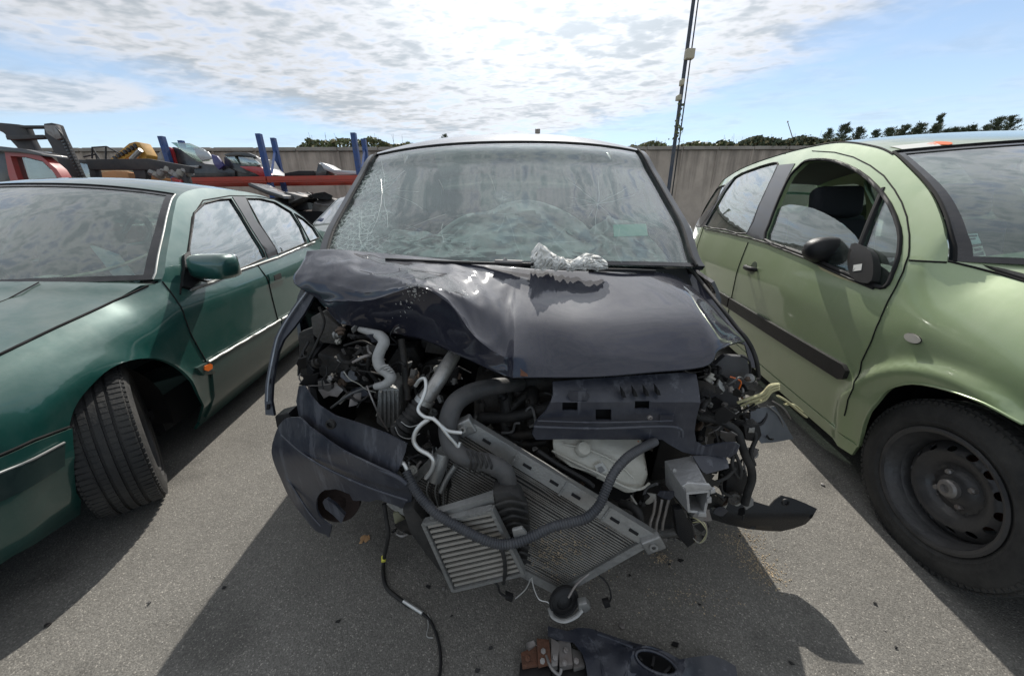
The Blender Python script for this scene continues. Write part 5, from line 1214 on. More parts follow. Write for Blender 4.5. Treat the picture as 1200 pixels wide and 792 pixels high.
# ---- expansion tank ----
M_tank = mat('cloudy_plastic', (.52,.51,.45), .38, bump=.35, bscale=30, dirt=.35, dirtcol=(.25,.23,.17), dscale=8)
t = MB(); P = [atY(*p) for p in ((646,517,.85),(664,514,.86),(700,516,.86),(738,534,.84),(756,547,.82),(761,558,.81),(755,572,.80),(747,579,.79),(733,580,.79),(700,563,.80),(668,547,.82),(649,538,.84))]
t.prism(P, Vector((.02,.12,.03)), .016); t.build('expansion_tank', M_tank, root, 60)
ptube('tank_seam', [(647,528,.845),(672,541,.82),(702,555,.80),(734,571,.785),(750,573,.785),(761,566,.80)], .0035, M_tank)
pp('tank_label', [(697,546),(706,542),(713,551),(702,560)], .808, .004, mat('label_grey', (.55,.55,.52), .6), 0)
pp('tank_label_print', [(700,548),(705,546),(709,551),(703,555)], .8065, .001, mat('print_grey', (.25,.25,.25), .6), 0)
t = MB(); t.lathe(atY(682,527,.835), (.2,-.6,.8), [(.0,0),(.022,0),(.022,.012),(.018,.020),(0,.022)], 18); t.build('tank_cap', M_tank, root)
ptube('tank_seam', [(660,520,.842),(690,527,.83),(722,542,.815),(742,560,.795)], .003, M_tank)
ptube('tank_rail', [(630,528,.80),(655,545,.78),(685,562,.76),(695,570,.755)], .007, M_blk)
ptube('hose', [(728,590,.77),(740,593,.74),(748,601,.72),(750,615,.71)], .012, M_rub)
# ---- crash box ----
fr = [atY(*p) for p in ((804,577,.66),(833,574,.66),(827,602,.66),(806,600,.66))]; bk = [atY(*p) for p in ((779,540,.80),(811,534,.80),(808,566,.80),(780,568,.80))]
t = MB()
for i in range(4):
    a, b = fr[i], fr[(i+1) % 4]; c_, d_ = bk[(i+1) % 4], bk[i]; n_ = (b-a).cross(d_-a).normalized(); cen = (fr[0]+fr[2])/2
    if n_.dot(a-cen) > 0: n_ = -n_
    t.prism([a, b, c_, d_], n_*.006)
t.build('crash_box', mat('crash_box_alloy', (.50,.50,.50), .45, .65, bump=.3, bscale=60, dirt=.5, dirtcol=(.22,.21,.20), dscale=14), root, 30)
M_cb = MATS['crash_box_alloy']
for pts in ([(833,574),(838,572),(839,577),(833,579)], [(820,600),(828,602),(828,606),(818,605)], [(803,572),(800,570),(806,566),(832,568),(836,573),(804,577)], [(829,585),(834,583),(834,589),(828,590)]):
    pp('crash_box_flange', pts, .655, .006, M_cb, .001)
for (x, y) in ((790,551),(800,561),(812,566),(793,566)): t = MB(); t.lathe(atY(x, y, .735), (-.2,-1,.7), [(.005,0),(.005,.004),(0,.005)], 8); t.build('rivet', M_alu, root)
# ---- right side: lamp bracket, wires, splash panel ----
pp('headlight_bracket', [(838,428),(850,417),(876,418),(881,450),(866,458),(862,492),(852,516),(842,505),(826,500),(819,486),(822,466),(834,452)], .98, .02, M_e[1] if False else mat('bracket_grey', (.045,.045,.05), .5, dirt=.4, dirtcol=(.10,.10,.10), dscale=9), .004)
pp('bracket_opening', [(831,470),(840,466),(847,470),(846,480),(838,486),(831,481)], .972, .008, M_dark, 0)
pp('inner_wing_plate', [(824,440),(846,432),(848,446),(832,458),(822,456)], 1.02, .03, M_e[0], .004)
for i, pts in enumerate([[(820,489,.88),(838,492,.86),(852,497,.84),(864,506,.83),(869,520,.82),(874,535,.82),(880,548,.82),(881,562,.82),(876,578,.82),(873,590,.82)],[(862,525,.82),(858,545,.80),(866,560,.80),(868,548,.80),(861,530,.81)],[(830,508,.86),(842,502,.85),(850,492,.86),(866,482,.87)],[(838,505,.85),(841,515,.84),(840,522,.84)],[(880,500,.86),(886,512,.85),(880,530,.84),(884,545,.83)],[(812,560,.78),(830,566,.78),(850,560,.79),(862,548,.80)],[(846,556,.80),(846,575,.80),(858,582,.80)]]):
    ptube('wiring' if i else 'hose', pts, (.011,.005,.0018,.003,.006,.005,.004)[i], M_rub if i != 2 else M_greyal)
pp('connector', [(872,500),(890,497),(893,510),(888,518),(874,516)], .85, .03, M_blk, .003); pp('connector_clip', [(878,502),(885,501),(884,507),(877,507)], .846, .003, M_alu2, .001)
pp('lamp_motor', [(852,560),(874,552),(882,570),(880,588),(862,592),(850,580)], .86, .05, M_blk, .006)
t = MB(); t.lathe(atY(859,582,.84), (-.1,-1,.1), [(.020,0),(.020,.012),(.012,.014),(.008,.008),(0,.008)], 20); t.build('pulley', M_e[1], root)
pxp('lamp_backplate', [(869,497),(880,482),(890,478),(908,476),(918,492),(930,514),(908,518),(892,519.5),(884,508)], lambda a, b: .92-(b-480)*.0008+abs(a-895)*.0006, mat('grey_plastic', (.085,.09,.10), .38, .2, dirt=.4, dirtcol=(.16,.16,.16), dscale=10), .004, .012)
M_foam = mat('yellowed_foam', (.50,.47,.27), .85, bump=.4, bscale=60, dirt=.35, dirtcol=(.25,.23,.16), dscale=16)
t = MB()
for dy, w in ((0,.006),(3.5,.006),(7,.006)): t.tube([atY(864+dy*1.1,472+dy,.90), atY(880+dy*.6,466+dy,.89), atY(894+dy*.3,461+dy,.885), atY(903,452+dy,.88), atY(913,450+dy*.8,.88)], [w*.9,w,w,w*1.1,w*.8], 6, 4, flat=.7)
t.build('foam_strip', M_foam, root, 60, fix=False)
for k, pts in enumerate([[(912,464,.92),(922,470,.93),(934,480,.95),(944,488,.97)],[(906,470,.92),(918,478,.93),(926,490,.94)],[(898,474,.92),(912,486,.92),(918,500,.92)],[(920,474,.93),(930,474,.95),(940,482,.96)]]):
    ptube('torn_strip', pts, (.007,.004,.003,.005)[k], M_foam if k in (0,3) else M_greyal, flat=.5)
pxp('splash_panel', [(826,584),(840,588),(859,584),(872,583),(888,589),(902,593),(908,586),(916,580.5),(930,584),(945,590),(957.5,596),(952,606),(944,614),(930,619),(915,622.5),(895,621.5),(876,619.5),(852,614),(830,607),(824,596)], lambda a, b: .90-.0004*(a-826)+.0012*abs(b-604), M_blk, .006, .014)
t = MB(); t.lathe(atY(920,588,.855), (0,-1,.3), [(.012,0),(.012,.005),(.007,.006),(.007,.002),(0,.002)], 14); t.build('panel_plug', M_blk, root)
for k in range(3): ptube('control_rod', [(768+k*8,586-k,.78),(766+k*7,600,.76),(762+k*7.5,612,.75),(761+k*7.5,624-k*2,.75)], .0042, mat('worn_steel', (.30,.28,.26), .5, .5, dirt=.6, dirtcol=(.1,.07,.05), dscale=14), seg=8)
pp('subframe_mount', [(755,580),(790,584),(800,600),(812,612),(816,632),(806,640),(790,630),(772,636),(752,630),(750,600)], .80, .06, M_e[0], .008)
pp('belt_cover', [(790,598),(800,596),(812,620),(816,634),(806,642),(794,628)], .72, .02, M_blk, .003)
for k in range(4): ptube('thin_wire', [(812,606+k*3,.72),(822+k*1.5,612,.70),(828,624+k*2,.70),(820,636,.71),(812,630,.72)], .0014, M_greyal if k % 2 else M_foam)
ptube('subframe_tube', [(700,585,.90),(740,600,.84),(760,622,.80),(800,622,.80)], .016, M_e[1])
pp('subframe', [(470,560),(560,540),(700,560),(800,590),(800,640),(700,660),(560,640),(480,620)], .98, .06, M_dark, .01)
pp('horn_bracket', [(460,602),(466,600),(478,612),(476,622),(466,620),(462,612)], .78, .02, mat('mossy_metal', (.16,.16,.10), .8, dirt=.5), .003)
ptube('fog_lamp_body', [(480,612,.78),(496,600,.80)], [.020,.024], M_e[0], seg=16)
# ---- horn and hanging wires ----
hc_ = atY(661,704,.63); hx = Vector((.25,-1,.35)).normalized()
t = MB(); t.lathe(hc_, hx, [(0,-.012),(.030,-.012),(.040,-.006),(.042,0),(.040,.006),(.036,.006),(.034,.002),(.022,.006),(.020,.002),(.010,.008),(0,.009)], 32); t.build('horn', M_blk, root, 35)
ptube('horn_bracket', [(644,712,.62),(648,722,.60),(660,727,.59),(674,722,.60),(682,714,.61)], .006, M_alu2, flat=.4)
pp('horn_terminal', [(678,709),(688,707),(693,713),(686,719),(678,716)], .61, .02, M_alu2, .004)
ptube('horn_strut', [(690,672,.65),(676,684,.63),(666,700,.61)], .003, M_greyal)
ptube('thin_wire', [(623,676,.66),(626,690,.65),(632,702,.64),(643,706,.63),(648,718,.62)], .0016, M_wp); ptube('thin_wire', [(622,677,.66),(616,690,.66),(604,701,.66)], .0016, M_wp)
ptube('thin_wire', [(700,672,.68),(712,684,.67),(716,700,.66),(711,708,.66)], .0025, M_blk); pp('plug', [(706,706),(714,704),(716,711),(709,713)], .655, .012, M_blk, .002)
ptube('thin_wire', [(566,676,.66),(582,684,.65),(586,694,.65),(596,700,.65)], .003, M_blk); pp('plug', [(592,696),(602,700),(600,706),(592,703)], .655, .012, M_blk, .002)
G = lambda x, y, z=.006: tuple(atZ(x, y, z))
t = MB(); c0 = [atY(450,590,.80), atY(453,610,.79), atY(455,628,.79), atZ(450,655,.02), atZ(449,672,.008), atZ(453,688,.007), atZ(466,700,.007), atZ(480,710,.007)]
t.tube(c0, .0062, 10, 6); t.build('cable', M_rub, root, 60, fix=False)
t = MB(); t.tube([Vector(G(473,704,.010)), Vector(G(484,711,.011)), Vector(G(495,718,.010))], .006, 8, 4); t.build('cable_sheath', M_wp, root, 60)
t = MB(); t.tube([Vector(G(*p)) for p in ((493,717),(504,727),(512,745),(516,765),(516,785),(512,805))], .0042, 8, 5); t.build('cable', M_blk, root, 60)
t = MB(); t.tube([Vector(G(*p)) for p in ((500,721),(502,732),(500,745),(507,747))], .0016, 6, 4); t.tube([Vector(G(*p)) for p in ((501,719),(507,730),(511,738))], .0016, 6, 4); t.build('thin_wire', M_wp, root, 60)
t = MB(); t.tube([atZ(449.5,651,.03), atZ(449.5,658,.022)], .008, 10, 1); t.build('yellow_tape', mat('yellow_tape', (.65,.60,.08), .5), root)
# ---- interior seen through the screen: burst airbags, mirror, mint patch, wipers ----
def cloth_sheet(name, px0, py0, px1, py1, Y, amp, seed, par=root, m=mat('burst_airbag_cloth', (.50,.50,.48), .8, bump=.35, bscale=40, var=.15, vscale=12), droop=.0):
    n, k = 46, 26; vs = []; sd = Vector((seed, seed*.7, 0))
    for j in range(k+1):
        for i in range(n+1):
            a = i/n; b = j/k; x = px0+(px1-px0)*a; y = py0+(py1-py0)*b+8*math.sin(a*5+seed)*(1-b)+(1-b)*34*abs(2*a-1)**3+9*MN.noise(Vector((a*4, b*3, seed+7)))*(1-b); x += 16*MN.noise(Vector((a*3, b*4, seed+11)))+10*(2*a-1)*b
            w_ = abs(MN.noise(Vector((a*6, b*3.5, seed))))*1.3+.6*abs(MN.noise(Vector((a*11, b*7, seed+3))))
            vs.append(atY(x, y, Y+amp*(w_-.4)+droop*b*b*-1))
    fs = [(j*(n+1)+i, j*(n+1)+i+1, (j+1)*(n+1)+i+1, (j+1)*(n+1)+i) for j in range(k) for i in range(n)]
    o = link(name, mesh_(vs, fs), par, m, 80); s_ = o.modifiers.new('t', 'SOLIDIFY'); s_.thickness = .003; return o
cloth_sheet('airbag', 500, 246, 705, 306, 1.64, .13, 2.0, droop=.18)
cloth_sheet('airbag', 452, 266, 560, 302, 1.60, .10, 5.0, droop=.16)
cloth_sheet('airbag', 680, 262, 772, 312, 1.60, .10, 9.0, droop=.16)
t = MB(); P = [atY(*p) for p in ((578,190,1.98),(590,186,1.99),(604,187,1.99),(612,198,1.96),(610,206,1.94),(592,208,1.93),(577,205,1.94))]; t.prism(P, (0,.03,0), .008); t.build('interior_mirror', M_blk, root)
panel('windscreen_patch', g.T, [g.T.inv(*p) for p in ((719,262),(758,261),(760,275),(720,276))], .03, mat('mint_patch', (.22,.40,.32), .6), root, .001, off=-.006, nref=g.ref)  # mint-coloured patch just under the glass
t = MB(); t.tube([atY(*p) for p in ((452,304,1.235),(520,307,1.215),(580,309,1.205),(625,310,1.20))], .0055, 6, 3); t.build('wiper_blade', M_blk, root)
t = MB(); t.tube([atY(*p) for p in ((580,306.5,1.20),(596,307,1.195),(612,307.5,1.195))], .007, 6, 2); t.tube([atY(*p) for p in ((590,307,1.195),(593,303,1.2))], .006, 6, 1); t.build('wiper_joint', M_greyal, root)
t = MB(); t.tube([atY(*p) for p in ((690,316,1.24),(730,316.5,1.25),(768,318,1.28))], .0055, 6, 3); t.build('wiper_blade', M_blk, root)
# white cloth bunched on the scuttle
def rag(name, label, pts, rad, seed, amp=.012):
    t = MB()
    for (P, r) in pts:
        Q, RR = catm([Vector(p) for p in P], r, 14); t2 = MB(); t2.tube(Q, RR, 26, 1)
        for v in t2.v:
            n_ = MN.noise_vector(v*42+Vector((seed,0,0)))*amp*.55+MN.noise_vector(v*80+Vector((0,seed,0)))*amp*.22; rdg = abs(MN.noise(v*50))*amp*1.4
            v += n_+Vector((0,0,-rdg))
        t.add(t2.v, t2.f)
    o = t.build(name, M_bag, None, 50, fix=False); return tag(o, label, 'cloth')
ry = 1.205
def rag_sheets():
    vs, fs = [], []
    for (x0, x1, tops, bot, Y0, sd) in ((622,712,[(0,296),(.10,284),(.20,290),(.30,298),(.42,303),(.55,304),(.70,297),(.82,298),(.93,303),(1,309)],316,ry,1.0), (626,668,[(0,300),(.2,287),(.5,299),(.8,302),(1,308)],318,ry-.022,4.0), (664,706,[(0,309),(.3,303),(.6,302),(.85,306),(1,312)],318,ry-.018,8.0)):
        n, k, b0 = 64, 26, len(vs)
        for j in range(k+1):
            for i in range(n+1):
                a = i/n; b = j/k; yt = lin(a, tops); yb = bot-2.5*abs(math.sin(a*9+sd)); x = x0+(x1-x0)*a+2.5*MN.noise(Vector((a*6, b*3, sd+2))); y = yt+(yb-yt)*b
                f1 = abs(MN.noise(Vector((a*9+b*3, b*2.2-a*4, sd)))); f2 = abs(MN.noise(Vector((a*20-b*5, b*6, sd+5))))
                bulge = math.sin(math.pi*min(1, b*1.05))*.014
                vs.append(atY(x, y, Y0-bulge+.026*f1+.006*f2))
        fs += [(b0+j*(n+1)+i, b0+j*(n+1)+i+1, b0+(j+1)*(n+1)+i+1, b0+(j+1)*(n+1)+i) for j in range(k) for i in range(n)]
    o = link('cloth', mesh_(vs, fs), None, mat('white_rag', (.76,.75,.71), .9, bump=.25, bscale=220, var=.05, dirt=.2, dirtcol=(.35,.31,.26), dscale=30), 35)
    q = o.modifiers.new('thickness', 'SOLIDIFY'); q.thickness = .0018
    return tag(o, 'crumpled off-white cloth bunched beside the wiper at the foot of the cracked windscreen', 'cloth')
rag_sheets()
# ================= pieces lying on the ground =================
fd = thing('fallen_duct', 'torn black plastic trim panel with an oval opening lying on the ground in front', 'car part', tuple(atZ(745,790,0)))
oval = [(769+26*math.cos(a)*math.cos(.45)-11*math.sin(a)*math.sin(.45), 776+26*math.cos(a)*math.sin(.45)+11*math.sin(a)*math.cos(.45)) for a in (2*math.pi*k/28 for k in range(28))]
def PZ(zf): return Surf(lambda a, b: atZ(a, b, zf(a, b)), (0,1), (0,1), sc=(.0022,.0022), pix=False)
zf = lambda a, b: .055+.012*math.exp(-((math.hypot((a-769)*.9, (b-776)*1.6)-32)/7)**2)-.00012*max(0, a-790)-(.018 if a > 800 else 0)*sst(a, 800, 830)+(.006 if b > 764-.2*(a-700) else 0)
outl = [(642,733),(665,739),(678,735),(692,736),(718,745),(744,753),(764,757.5),(782,764),(797,772),(815,769),(834,767),(850,773),(862,780),(866,800),(868,838),(700,842),(690,800),(686,776),(682,764),(672,752),(650,748),(642,744)]
panel('duct_shell', PZ(zf), outl, .014, M_navyp, fd, .004, [oval], nref=(0,0,1), smooth=30)
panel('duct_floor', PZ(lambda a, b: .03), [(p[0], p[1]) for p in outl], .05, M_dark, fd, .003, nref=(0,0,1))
t = MB(); t.tube([atZ(p[0], p[1], zf(*p)+.002) for p in oval+[oval[0]]], .004, 8, 1); t.build('opening_rim', M_navyp, fd, 60)
for a, b in ((( 747,768),(752,775)), ((768,762),(764,782)), ((786,782),(778,790))): t = MB(); t.bar(atZ(*a, .048), atZ(*b, .048), .006, .014); t.build('inner_rib', M_blk, fd)
for P in ([(700,742),(722,750),(742,758)], [(690,745),(700,760),(706,785),(710,815)], [(735,755),(738,775),(730,800)]): t = MB(); t.tube([atZ(p[0], p[1], zf(*p)+.001) for p in P], .0035, 6, 4); t.build('duct_rib', M_navyp, fd)
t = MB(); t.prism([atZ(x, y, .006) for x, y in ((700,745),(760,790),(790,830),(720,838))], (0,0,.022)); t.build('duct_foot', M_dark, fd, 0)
rb = thing('rusty_bracket', 'rusty metal mounting bracket with torn bolts lying on the ground beside the black trim panel', 'car part', tuple(atZ(645,780,0)))
rr2 = random.Random(4)
for nm, pts, z, h, m in (('base_block', [(610,783),(644,783),(646,812),(608,812)], .0, .025, M_blk), ('rust_plate', [(611,768),(628,758),(630,782),(612,784)], .028, .012, M_rust), ('rust_plate', [(628,752),(643,753),(646,780),(630,783)], .035, .016, M_rust), ('torn_sheet', [(645,752),(655,758),(653,785),(646,786)], .03, .02, M_greyal), ('rust_plate', [(655,751),(668,755),(670,784),(656,786)], .03, .02, M_greyal), ('torn_sheet', [(669,762),(680,766),(686,784),(672,788)], .02, .016, M_greyal), ('torn_sheet', [(617,758),(625,754),(628,760),(620,764)], .03, .02, M_greyal), ('base_block', [(646,785),(690,786),(690,815),(646,815)], .0, .02, M_blk)):
    t = MB(); t.prism([atZ(x+rr2.uniform(-1,1), y+rr2.uniform(-1,1), max(.002, z+rr2.uniform(-.004,.006)*(z > 0))) for x, y in pts], (0,0,h), .002); t.build(nm, m, rb)
for (x, y) in ((619,771),(636,763),(636,774),(662,762),(662,776),(676,774),(650,770)): t = MB(); t.lathe(atZ(x, y, .048), (rr2.uniform(-.4,.4),rr2.uniform(-.6,0),1), [(.007,0),(.007,.008),(.003,.009),(.003,.014),(0,.014)], 6); t.build('bolt', M_rust if x % 2 else M_greyal, rb)
t = MB(); t.tube([atZ(640,768,.05), atZ(646,782,.055), atZ(655,790,.045), atZ(658,783,.05)], .004, 8, 4); t.build('hook', M_greyal, rb)
# debris
def chips(name, label, n, gen, m, smin, smax, seed):
    rz = random.Random(seed); t = MB()
    for k in range(n):
        x, y = gen(rz); s_ = rz.uniform(smin, smax); a = rz.uniform(0,6.3); c = Vector((x, y, .0012))
        p = [c+Vector((math.cos(a+q)*s_*rz.uniform(.5,1.2), math.sin(a+q)*s_*rz.uniform(.5,1.2), 0)) for q in (0,2.1,4.2)]; t.prism(p, (0,0,s_*rz.uniform(.3,.9)))
    o = t.build(name, m, None, 0); return tag(o, label, 'debris', kind='stuff')
def blob(cx, cy, sx, sy):
    c = atZ(cx, cy, 0); return lambda r: (c.x+r.gauss(0, sx), c.y+r.gauss(0, sy))
M_ch = mat('chaff', (.42,.33,.22), .95)
bl = [blob(878,650,.035,.05), blob(870,632,.05,.02), blob(898,672,.03,.03), blob(775,655,.02,.012), blob(815,700,.07,.03), blob(690,665,.05,.04)]
chips('wood_chips', 'pale wood crumbs scattered on the asphalt by the right front corner of the wreck', 900, lambda r: bl[r.choice((0,0,0,1,2,2,3,4,5))](r), M_ch, .0010, .0032, 1)
chips('grit', 'small pale grit and glass crumbs strewn over the asphalt', 1500, lambda r: (r.uniform(-1.2,1.4), r.uniform(.5,2.2)), mat('grit', (.34,.32,.29), .8, var=.3), .0008, .0024, 2)
rz = random.Random(31); t = MB()
for k in range(46):
    x, y = (rz.gauss(.25,.5), rz.uniform(.55,1.15)) if k % 3 else (rz.uniform(-1.2,1.3), rz.uniform(.6,2.0)); s_ = rz.uniform(.004,.013); a0 = rz.uniform(0,6); n = rz.randint(4,6); tl = rz.uniform(-.3,.3)
    t.prism([Vector((x+math.cos(a0+6.28*i/n)*s_*rz.uniform(.4,1.3), y+math.sin(a0+6.28*i/n)*s_*rz.uniform(.3,1.0), .001+abs(tl)*s_*(1+math.cos(6.28*i/n)))) for i in range(n)], (0,0,.0025))
tag(t.build('plastic_shards', M_blk, None, 0), 'small black plastic shards scattered on the asphalt under and around the wreck', 'debris', kind='stuff')
cl = atZ(428,632,0); rz = random.Random(6)
t = MB()
for k in range(9): c = Vector((cl.x+rz.uniform(-.012,.012), cl.y+rz.uniform(-.02,.016), .001)); a = rz.uniform(0,6); s_ = rz.uniform(.006,.012); t.prism([c+Vector((math.cos(a+q)*s_, math.sin(a+q)*s_, .001*i)) for i, q in enumerate((0,1.6,3.0,4.6))], (0,0,.002))
tag(t.build('leaf_litter', mat('dry_leaf', (.40,.24,.12), .9), None, 0), 'small orange brown dry scrap on the shaded asphalt left of the hanging cable', 'debris')
for i, (x, y, s_) in enumerate(((729,735,.009),(520,690,.006),(700,738,.004),(964,568,.008))):
    c = atZ(x, y, .0); t = MB(); t.prism([c+Vector((math.cos(k*1.05)*s_*rz.uniform(.7,1.2), math.sin(k*1.05)*s_*rz.uniform(.7,1.2), 0)) for k in range(6)], (0,0,s_*.8), s_*.15)
    tag(t.build('pebble', M_greyal, None, 30), ('grey pebble on the asphalt above the oval opening of the trim panel','small stone on the asphalt below the slatted cooler','tiny stone just above the black trim panel','small stone in the sunlit strip beside the pale green car\'s wheel')[i], 'pebble')
# ================= yard wall, hedges, trees, pole =================
M_conc = mat('concrete_wall', (.32,.29,.25), .9, bump=.4, bscale=12, var=.12, vscale=1.2, dirt=.55, dirtcol=(.12,.105,.09), dscale=.9)
def streak_mat():
    m = mat('stained_concrete', (.43,.36,.295), .9, bump=.4, bscale=12, var=.14, vscale=1.5); t = m.node_tree; b = t.nodes['Principled BSDF']
    src = b.inputs['Base Color'].links[0].from_socket; g = t.nodes.new('ShaderNodeNewGeometry'); mp = t.nodes.new('ShaderNodeMapping'); mp.inputs['Scale'].default_value = (1.6,1.6,.10); t.links.new(g.outputs['Position'], mp.inputs[0])
    n = t.nodes.new('ShaderNodeTexNoise'); n.inputs['Scale'].default_value = 2.2; n.inputs['Detail'].default_value = 6; n.inputs['Roughness'].default_value = .65; t.links.new(mp.outputs[0], n.inputs['Vector'])
    s = t.nodes.new('ShaderNodeSeparateXYZ'); t.links.new(g.outputs['Position'], s.inputs[0])
    hz = t.nodes.new('ShaderNodeMapRange'); hz.inputs['From Min'].default_value = 1.2; hz.inputs['From Max'].default_value = 3.0; hz.inputs['To Min'].default_value = 0; hz.inputs['To Max'].default_value = .22; t.links.new(s.outputs[2], hz.inputs['Value'])
    a = t.nodes.new('ShaderNodeMath'); a.operation = 'ADD'; t.links.new(n.outputs[0], a.inputs[0]); t.links.new(hz.outputs[0], a.inputs[1])
    r = t.nodes.new('ShaderNodeMapRange'); r.inputs['From Min'].default_value = .60; r.inputs['From Max'].default_value = .80; r.inputs['To Max'].default_value = .5; t.links.new(a.outputs[0], r.inputs['Value'])
    x = t.nodes.new('ShaderNodeMix'); x.data_type = 'RGBA'; t.links.new(r.outputs[0], x.inputs[0]); t.links.new(src, x.inputs[6]); x.inputs[7].default_value = (.045,.04,.035,1); t.links.new(x.outputs[2], b.inputs['Base Color']); return m
M_wall = streak_mat()
WA, WB = Vector((-7.9,12.3,0)), Vector((7.7,13.4,0)); wd_ = (WB-WA).normalized(); wn_ = Vector((wd_.y, -wd_.x, 0)); WZ = 2.98
wl = thing('concrete_wall', 'long stained concrete panel wall with a ribbed coping across the back of the yard', 'wall', tuple(WA))
PW = 1.25; rp = random.Random(2); me0 = None; Mw = Matrix((wd_, -wn_, Vector((0,0,1)))).transposed()
def wbase(s_): return WA+wd_*s_
for k in range(-22, 42):
    s0 = k*PW
    if me0 is None:
        t = MB(); t.box(wbase(s0+PW/2)+Vector((0,0,(WZ-.10)/2)), (PW-.025, .12, WZ-.10), Mw, .012); o = t.build('panel', M_wall, wl, 30); me0 = o.data
        t = MB(); t.box(wbase(s0)+Vector((0,0,(WZ-.08)/2))+wn_*.012, (.07, .13, WZ-.08), Mw, .01); o2 = t.build('post', M_wall, wl, 30)
        t = MB(); t.box(wbase(s0+PW/2)+Vector((0,0,WZ-.045)), (PW-.02, .26, .09), Mw, .012); t.box(wbase(s0+PW/2)+Vector((0,0,WZ-.0)), (PW-.1, .12, .05), Mw, .01); o3 = t.build('coping', M_conc, wl, 30)
        b1, b2, b3 = o, o2, o3; k0 = k
    else:
        for b_ in (b1, b2, b3):
            c_ = b_.copy(); c_.parent = wl; c_.location = b_.location+wd_*((k-k0)*PW)+wn_*rp.uniform(-.008,.008); COL.objects.link(c_)
# leaves
def leaf_mat(name, col):
    m = mat(name, col, .6, var=.35, vscale=3); return m
M_lf = [leaf_mat('ivy_leaf', (.13,.15,.06)), leaf_mat('dry_ivy_leaf', (.24,.21,.11)), leaf_mat('dark_leaf', (.065,.085,.045))]
def foliage(n, gen, size, rz, elong=1.0):
    vs, fs = [], []
    for k in range(n):
        c = gen(rz); s_ = size*rz.uniform(.5,1.3); d = Vector((rz.gauss(0,1), rz.gauss(0,1), rz.gauss(0,.7))).normalized(); x = d.orthogonal().normalized()*s_; y = d.cross(x).normalized()*s_*elong
        i = len(vs); vs += [c-x*.5, c+y*.45+x*.1, c+x*.55, c-y*.45+x*.1]; fs.append((i, i+1, i+2, i+3))
    return vs, fs
def ivy(name, label, s0, s1, hts, seed, dens=1500, m=0):
    rz = random.Random(seed); th = thing(name, label, 'shrub', tuple(wbase((s0+s1)/2)), 'hedges growing over the yard wall')
    def gen(r):
        while True:
            s_ = r.uniform(s0, s1); q = (s_-s0)/(s1-s0); h = lin(q, hts)*(.75+.5*MN.noise(Vector((s_*1.3, seed, 0))))
            z = WZ+.05+h*(1-r.random()**1.5)-.12; 
            if z > WZ-.3: break
        return wbase(s_)+wn_*(r.gauss(0,.12)-.25)+Vector((0,0,z))
    for kk, (mm, fr) in enumerate(((M_lf[m], .6), (M_lf[1], .25), (M_lf[2], .15))):
        v, f = foliage(int(dens*fr), gen, .10, rz); o = link('leaves', mesh_(v, f), th, mm, 0); o['kind'] = 'stuff'
    t = MB()
    for k in range(int((s1-s0)*4)):
        s_ = rz.uniform(s0, s1); b_ = wbase(s_)-wn_*.25; h = lin((s_-s0)/(s1-s0), hts); t.tube([b_+Vector((0,0,0)), b_+Vector((rz.uniform(-.2,.2),0,WZ*.6)), b_+Vector((rz.uniform(-.3,.3),0,WZ+h*rz.uniform(.6,1.25)))], [.015,.01,.003], 5, 3)
    t.build('stems', mat('stem', (.10,.08,.06), .9), th, 40)
sx = lambda px: (atY(px, 173, 12.9).x-WA.x)/wd_.x
ivy('hedge', 'low scrubby hedge showing over the wall between the blue rack posts and the wrecked car', sx(357), sx(500), [(0,.25),(.1,.42),(.6,.40),(.85,.32),(1,.1)], 3, 2600)
ivy('hedge', 'sparse low hedge over the wall around the slender pole', sx(735), sx(862), [(0,.1),(.3,.3),(.6,.22),(1,.35)], 5, 1500)
ivy('hedge', 'dense ivy hedge spilling over the wall above the rear of the pale green car', sx(855), sx(1020), [(0,.3),(.3,.50),(.5,.42),(.75,.50),(1,.35)], 8, 5200, 2)
ivy('hedge', 'dark hedge over the wall above the windscreen of the pale green car', sx(1020), sx(1260), [(0,.35),(.5,.32),(1,.35)], 9, 2600, 2)
def conifer(px, topy, Y, label, seed, w=1.0):
    rz = random.Random(seed); top = atY(px, topy, Y); H_ = top.z; base = Vector((top.x, Y, 0)); th = thing('conifer_tree', label, 'tree', tuple(base), 'conifers beyond the yard wall')
    t = MB(); t.tube([base, base+Vector((rz.uniform(-.1,.1),0,H_*.5)), top], [.16,.09,.015], 7, 3); t.build('trunk', mat('bark', (.06,.045,.035), .9), th, 40)
    vs, fs = [], []
    def add(v, f): k = len(vs); vs.extend(v); fs.extend([tuple(i+k for i in q) for q in f])
    nb = 90
    for k in range(nb):
        q = (k+.5)/nb; z = H_*(.35+.64*q**.55); R__ = (1-(z/H_))**.75*H_*.30*w*rz.uniform(.5,1.25)+.12; a = rz.uniform(0,6.28); d = Vector((math.cos(a), math.sin(a), rz.uniform(.1,.5)))
        b0 = base.lerp(top, z/H_); m_ = max(5, int(R__*8))
        for j in range(m_):
            f = (j+.4)/m_; c = b0+d*(R__*f)+Vector((0,0,.10*R__*f*f)); 
            for _ in range(7):
                l = Vector((rz.gauss(0,.5), rz.gauss(0,.5), rz.uniform(.2,1.2)))+d*.7; l = l.normalized()*rz.uniform(.10,.24); n_ = l.cross(Vector((rz.gauss(0,1), rz.gauss(0,1), rz.gauss(0,1)))).normalized()*.028; c2 = c+Vector((rz.gauss(0,.05), rz.gauss(0,.05), rz.gauss(0,.05)))
                add([c2-n_, c2+n_, c2+l], [(0,1,2)])
    o = link('crown', mesh_(vs, fs), th, M_lf[2], 0); o['kind'] = 'stuff' if False else o.get('kind', ''); 
    if o.get('kind') == '': del o['kind']
